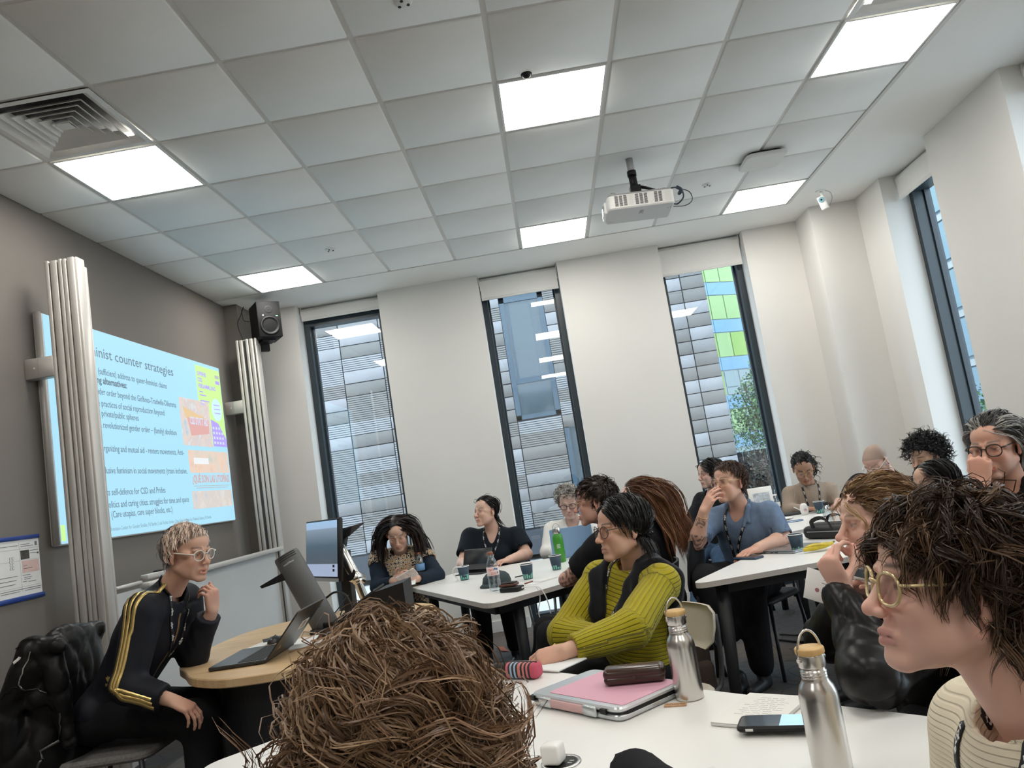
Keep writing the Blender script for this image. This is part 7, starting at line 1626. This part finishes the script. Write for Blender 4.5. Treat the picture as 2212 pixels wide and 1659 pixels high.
# ---- 15 grey haired man
PP[15] = build_person('man with swept back grey hair, dark glasses and black polo, fist at his nose', dict(
    H=(4.127, 0.0, 1.190), yaw=219, pitch=-3, N=(4.180, .055, 1.030), Pv=(4.20, .14, .56), cyaw=226, skin=(.66, .37, .27), seed=15, vox=0.0042, w=1.14, hs=1.04, neck=1.1,
    arm=dict(R=dict(sh=(4.020, .150, .965), el=(3.985, -.13, .830), wr=(3.972, -.135, 1.062), fd=(.12, .02, .97), bn=(-.60, -.75, .10), curls=[(1.35, 1.5, .8), (1.4, 1.5, .8), (1.4, 1.5, .8), (1.45, 1.5, .8)], thumb=(.75, .35, -.55), hs=1.05), L=dict(el=(4.42, -.20, .78), wr=(4.25, -.40, .78), fd=(-.5, -.7, 0), bn=(0, 0, 1))),
    **leg((3.85, -.10, .55), (4.02, -.25, .55), (3.8, -.15, .1), (4.0, -.3, .1)), face=dict(brow=(.10, .08, .07), stubble=(.30, .24, .21), gaze=(-.15, 0), jaw=1.05, nose=1.1),
    hair=dict(n=400, ch=9, len=.21, lenvar=.35, col=(.085, .078, .072), col2=(.46, .44, .41), mix=.42, flow=flow_back, grav=.30, hold=.62, rad=0.0012, lift=.20, thick=.016, k=9, curl=.007, curlf=38, phvar=.4, jit=.05),
    top=dict(mat=M_BLK, sleeve='short', slen=.75, inf=.016, sl=1.2, fold=.005, nr=.072, name='polo_shirt'), vneck=.10, trousers=dict(mat=M_BTR), glasses=dict(mat=mat('tortoise_frame', (.020, .016, .015), .25), t=.0022, r=(.0255, .0225), pw=2.3)))
collar_wings(PP[15], M_BLK, .06); p = PP[15]; wv_ = p['arm']['R']['wr'] - np.array((0, 0, .02)); sweater_bracelet(wv_, (0, 0, 1), .031, M_BLACK, 'watch_strap', p, .006)
p['_ps'].part('watch', MB().cyl((0, 0, 0), (0, 0, .010), .021, n=20, M=Matrix.Translation(wv_ + np.array((-.021, -.026, 0))) @ Vector((-.62, -.78, 0)).to_track_quat('Z', 'Y').to_matrix().to_4x4()).mesh('watch'), M_BLACK)
# ---- 16 cream sweater in the foreground
MCR = cloth('cream_cable_knit', (.80, .72, .56), .9, bump=(300, .4, .002), wr=None); attr_bump(MCR, 120, .7, .0035)
PP[16] = build_person('person nearest on the right with dark wavy hair, clear gold glasses and cream sweater', dict(
    H=(2.922, -2.03, 1.112), yaw=179, pitch=9, N=(3.000, -2.035, .905), Pv=(3.08, -2.05, .48), cyaw=183, skin=(.82, .51, .41), seed=16, vox=0.0031, hs=1.04, w=1.05,
    arm=dict(), nolegs=True, face=dict(brow=(.10, .06, .04), gaze=(0, .12), lip=(.60, .30, .27), nose=1.0, fat=.004),
    hair=dict(n=720, ch=17, len=.135, lenvar=.4, col=(.060, .033, .020), col2=(.15, .085, .045), mix=.22, flow=flow_crown(0, -.03, .2, .35, .25), lenf=lambda P: np.where(P[:, 1] > .045, .62, 1.0), grav=.26, hold=.78, rad=0.0008, lift=.22, thick=.010, k=10, curl=.011, curlf=44, phvar=.25, jit=.05, line=.006, lump=.004, spread=.008, fly=.05),
    top=dict(mat=MCR, inf=.018, sl=1.2, fold=.004, nr=.074, name='sweater', rib='h', vox=.0078, crease=0), trousers=dict(mat=M_BTR), glasses=dict(mat=mat('clear_gold_frame', (.72, .56, .30), .12, spec=.7, metal=.25), t=.0024, r=(.0245, .0215), pw=2.4, tw=1.0), lanyard=dict(low=.20, w=.024, neck=.072)))
p = PP[16]; R_ = p['_R']; q = p['H'] + R_ @ np.array((-.085, .001, -.042)); p['_ps'].part('earring', MB().tube([tuple(q + np.array((0.004 * k, -.002, .010 - .006 * k))) for k in range(4)], .0012, 5).mesh('earring'), MATS['gold_wire'])
# ---- 17 brown hair seen from behind, bottom of the picture
PP[17] = build_person('person in the foreground seen from behind with tousled brown hair and black top', dict(
    H=(2.180, -2.36, 1.098), yaw=104, pitch=-8, N=(2.175, -2.43, .925), Pv=(2.20, -2.48, .5), cyaw=95, skin=FAIR, seed=17, vox=0.0065, w=1.0,
    arm=dict(R=dict(sh=(2.335, -2.40, .865), el=(2.52, -2.03, .79), wr=(2.44, -1.62, .765), hidden=True)), nolegs=True, face=dict(brow=(.1, .06, .03)),
    hair=dict(n=860, ch=18, len=.17, lenvar=.5, col=(.235, .135, .075), col2=(.40, .26, .15), mix=.30, flow=flow_crown(.02, -.02, .1, .30, .7), grav=.30, hold=.78, rad=0.0008, lift=.30, lenf=lambda P: np.where(P[:, 2] < .04, 1.3, .8), thick=.012, k=11, curl=.013, curlf=46, phvar=.30, jit=.07, lump=.006, spread=.014, conv=.75, fly=.06, frizz=.0005),
    top=dict(mat=M_BLK, inf=.016, sl=1.15, nr=.066, name='top', collar=.03), trousers=dict(mat=M_BTR)))
p = PP[17]; q = p['H'] + p['_R'] @ np.array((.095, .005, -.005)); p['_ps'].part('earbud', MB().tube([tuple(q + np.array((0, 0, .008))), tuple(q), tuple(q + np.array((.004, .006, -.022)))], [.007, .0075, .004], 10).mesh('earbud'), M_CUPW)
# ================================================================== seats, the hung jacket and things held in hands
M_GREYF = mat('grey_seat_fabric', (.20, .19, .185), .95, noise=(120, .25), bump=(200, .5, .003)); M_DKF = mat('dark_seat_fabric', (.03, .03, .032), .9)
chair(.37, .19, -PI / 2, 'grey upholstered chair under the speaker', M_GREYF, M_CHLEG, seat_z=.515, back_h=1.0)
def seat_for(k, label, shell, leg_, dz=.0, back=.82):
    p = PP[k]; a = math.atan2(p['fw'][1], p['fw'][0]); q = p['Pv'] - np.array((math.cos(a), math.sin(a), 0)) * .0
    chair(q[0], q[1], a - PI / 2, label, shell, leg_, back, seat_z=.45 + dz)
seat_for(2, 'pale chair with steel legs under the woman in the patterned vest', M_PALE, M_CHROME); seat_for(3, 'black chair with steel legs behind the tablet', M_CHB, M_CHROME); seat_for(4, 'chair of the woman in the white shirt', M_CHB, M_CHROME)
seat_for(5, 'dark chair of the person with the forearm tattoo', M_CHB, M_CHLEG); seat_for(6, 'black chair behind the long auburn hair', M_CHB, M_CHLEG, back=.86); seat_for(7, 'pale chair of the woman in the mustard sweater', M_PALE, M_CHLEG, back=.74)
seat_for(8, 'chair beside the third window', M_CHB, M_CHLEG); seat_for(9, 'dark chair under the blue shirted person', M_CHB, M_CHLEG); seat_for(10, 'chair of the woman in the beige sweater', M_CHB, M_CHLEG); seat_for(11, 'chair of the person with the shaved head', M_CHB, M_CHLEG)
seat_for(12, 'chair of the person with black curls', M_CHB, M_CHLEG); seat_for(13, 'dark chair near the right end of the banana table', M_CHB, M_CHLEG, -.03); seat_for(14, 'chair of the woman in the leather jacket', M_CHB, M_CHLEG); seat_for(15, 'chair of the man with grey hair', M_CHB, M_CHLEG)
# leather jacket over the speaker's chair back
e = thing('leather_jacket', 'black leather biker jacket hung over the back of the chair', 'jacket', (.08, .17, .4))
S = Sdf(); S.u(ell((.165, .17, .80), (.105, .255, .27)), .03); S.u(rc((.18, -.03, .985), (.18, .37, .985), .045), .05); S.u(rc((.16, -.05, .97), (.07, -.085, .74), .056, .055), .035); S.u(rc((.07, -.085, .74), (.075, -.085, .40), .053, .050), .035); S.u(rc((.15, .40, .97), (.07, .44, .60), .05, .05), .035)
S.u(ell((.165, .14, .58), (.105, .235, .22)), .05); S.u(rc((.24, -.04, .93), (.285, -.03, .60), .045, .05), .04); S.u(rc((.16, -.05, 1.0), (.27, -.045, .98), .035, .04), .03); S.mod(folds(31, .008, 9, (1, 1, .35))); S.mod(crease(33, .010, 8, (1, 1, .35))); S.mod(crease(34, .005, 17, (1, 1, .6))); S.s(ell((.175, .17, .44), (.04, .17, .22)), .02)
V, F = mesh_sdf(S, (-.14, -.24, .28), (.40, .60, 1.14), .0085); V = V - np.array((.08, .17, .4)); V[:, 2] = np.maximum(V[:, 2], -.06); link('shell', np_mesh('shell', V, F), LEA, e)
J = lambda q: q - np.array((.08, .17, .4))
def jr(path, w, m, nm, off=.003):
    rb = ribbon(S, path, w, off); link(nm, np_mesh(nm, J(rb[0]), rb[1]), m, e)
jr([(.20, -.12, .99), (.17, -.14, .86), (.23, -.14, .80)], .006, M_STEEL, 'zip'); jr([(.27, -.10, .72), (.24, -.14, .60), (.20, -.16, .50)], .010, mat('zip_dark', (.15, .15, .15), .3, metal=.8), 'zip'); jr([(.12, -.14, .96), (.17, -.14, .975)], .012, M_CUPW, 'label'); jr([(.08, -.16, .83), (.12, -.17, .845), (.17, -.16, .85)], .004, LEA, 'seam'); jr([(.11, -.12, 1.02), (.15, -.09, 1.04), (.20, -.07, 1.035)], .006, LEA, 'seam', .005)
# ---- held things
def held(name, label, cat, c, fwd, up_):
    f_ = Vector(fwd).normalized(); u_ = Vector(up_); u_ = (u_ - f_ * u_.dot(f_)).normalized(); r_ = f_.cross(u_)
    o = empty(name, (0, 0, 0), 0, label, cat); o.matrix_world = Matrix(((r_.x, f_.x, u_.x, c[0]), (r_.y, f_.y, u_.y, c[1]), (r_.z, f_.z, u_.z, c[2]), (0, 0, 0, 1))); return o
o = held('phone', 'phone in a pale marbled case held by the woman in the vest', 'phone', (1.262, 2.225, .825), (.93, -.1, .35), (.1, .75, .65)); MB().prism(round_poly([(-.036, -.072), (.036, -.072), (.036, .072), (-.036, .072)], .01), -.005, .005, bev=.002).build('case', mat('phone_marble', (.68, .58, .52), .4, noise=(40, .3)), o); MB().bb(-.032, .032, -.066, .066, .005, .0054).build('screen', mat('phone_dark_glass', (.03, .03, .035), .1), o)
o = held('notepad', 'open notepad on the lap of the woman in the vest', 'notepad', (1.225, 2.20, .770), (.9, .1, .12), (-.1, -.15, 1)); MB().rbox((0, 0, 0), (.14, .19, .006), .002, 1).build('pages', M_PAPER, o)
for k in range(5): MB().box((0, -.06 + k * .028, .0034), (.09, .0012, .0004)).build('line', M_GREYP, o)
tp = PP[7]['_tips']['L']; c0 = (np.array(tp[1]) * .5 + np.array(tp[0][0]) * .5)
o = held('pen', 'yellow and blue pen held over the notebook', 'pen', tuple(c0), (.62, .10, .42), (0, 0, 1)); MB().cyl((0, -.045, 0), (0, .05, 0), .0042, n=10).build('barrel', mat('pen_yellow', (.72, .50, .16), .4), o); MB().cyl((0, .05, 0), (0, .085, 0), .0046, n=10).build('grip', mat('pen_blue', (.02, .05, .14), .4), o); MB().cyl((0, .085, 0), (0, .10, 0), .004, n=8).build('end', MATS['pen_yellow'], o); MB().cyl((0, -.058, 0), (0, -.045, 0), .001, .004, 8).build('tip', MATS['pen_blue'], o)
o = held('notebook', 'open white notebook under the hand with the pen', 'notebook', (2.265, -.555, .7435), (-.75, .62, 0), (0, 0, 1)); MB().rbox((0, 0, .003), (.15, .20, .006), .0025, 2).build('pages', M_PAPER, o)
o = held('folded_programme', 'folded white programme held by the woman in the leather jacket', 'programme', (3.075, -1.01, .928), (.86, 0, -.42), (-.25, -.80, .45)); MB().rbox((0, 0, 0), (.085, .155, .004), .001, 1).build('sheet', M_PAPER, o); MB().lathe([(0, .0024), (.006, .0024)], 14, M=Matrix.Translation((.012, -.045, 0))).build('logo', mat('programme_logo', (.35, .14, .16), .7), o)
for k in range(5): MB().box((.016 - .009 * k, .0, .0024), (.0015, .07 - .008 * (k % 3), .0004)).build('print', M_GREYP, o)
o = held('white_pen', 'white pen in the far hand of the woman in the leather jacket', 'pen', (3.155, -1.035, .948), (.80, -.05, -.30), (0, 0, 1)); MB().cyl((0, -.06, 0), (0, .06, 0), .004, n=10).build('barrel', M_CUPW, o)
tp = PP[11]['_tips']['R']; c0 = np.array(tp[1]) * .5 + np.array(tp[0][0]) * .5
o = held('white_pen', 'white pen held upright by the person with the shaved head', 'pen', tuple(c0), (-.05, -.05, 1), (1, 0, 0)); MB().cyl((0, -.03, 0), (0, .085, 0), .0045, n=10).build('barrel', M_CUPW, o); MB().cyl((0, -.045, 0), (0, -.03, 0), .0012, .0045, 8).build('tip', M_LABELB, o)
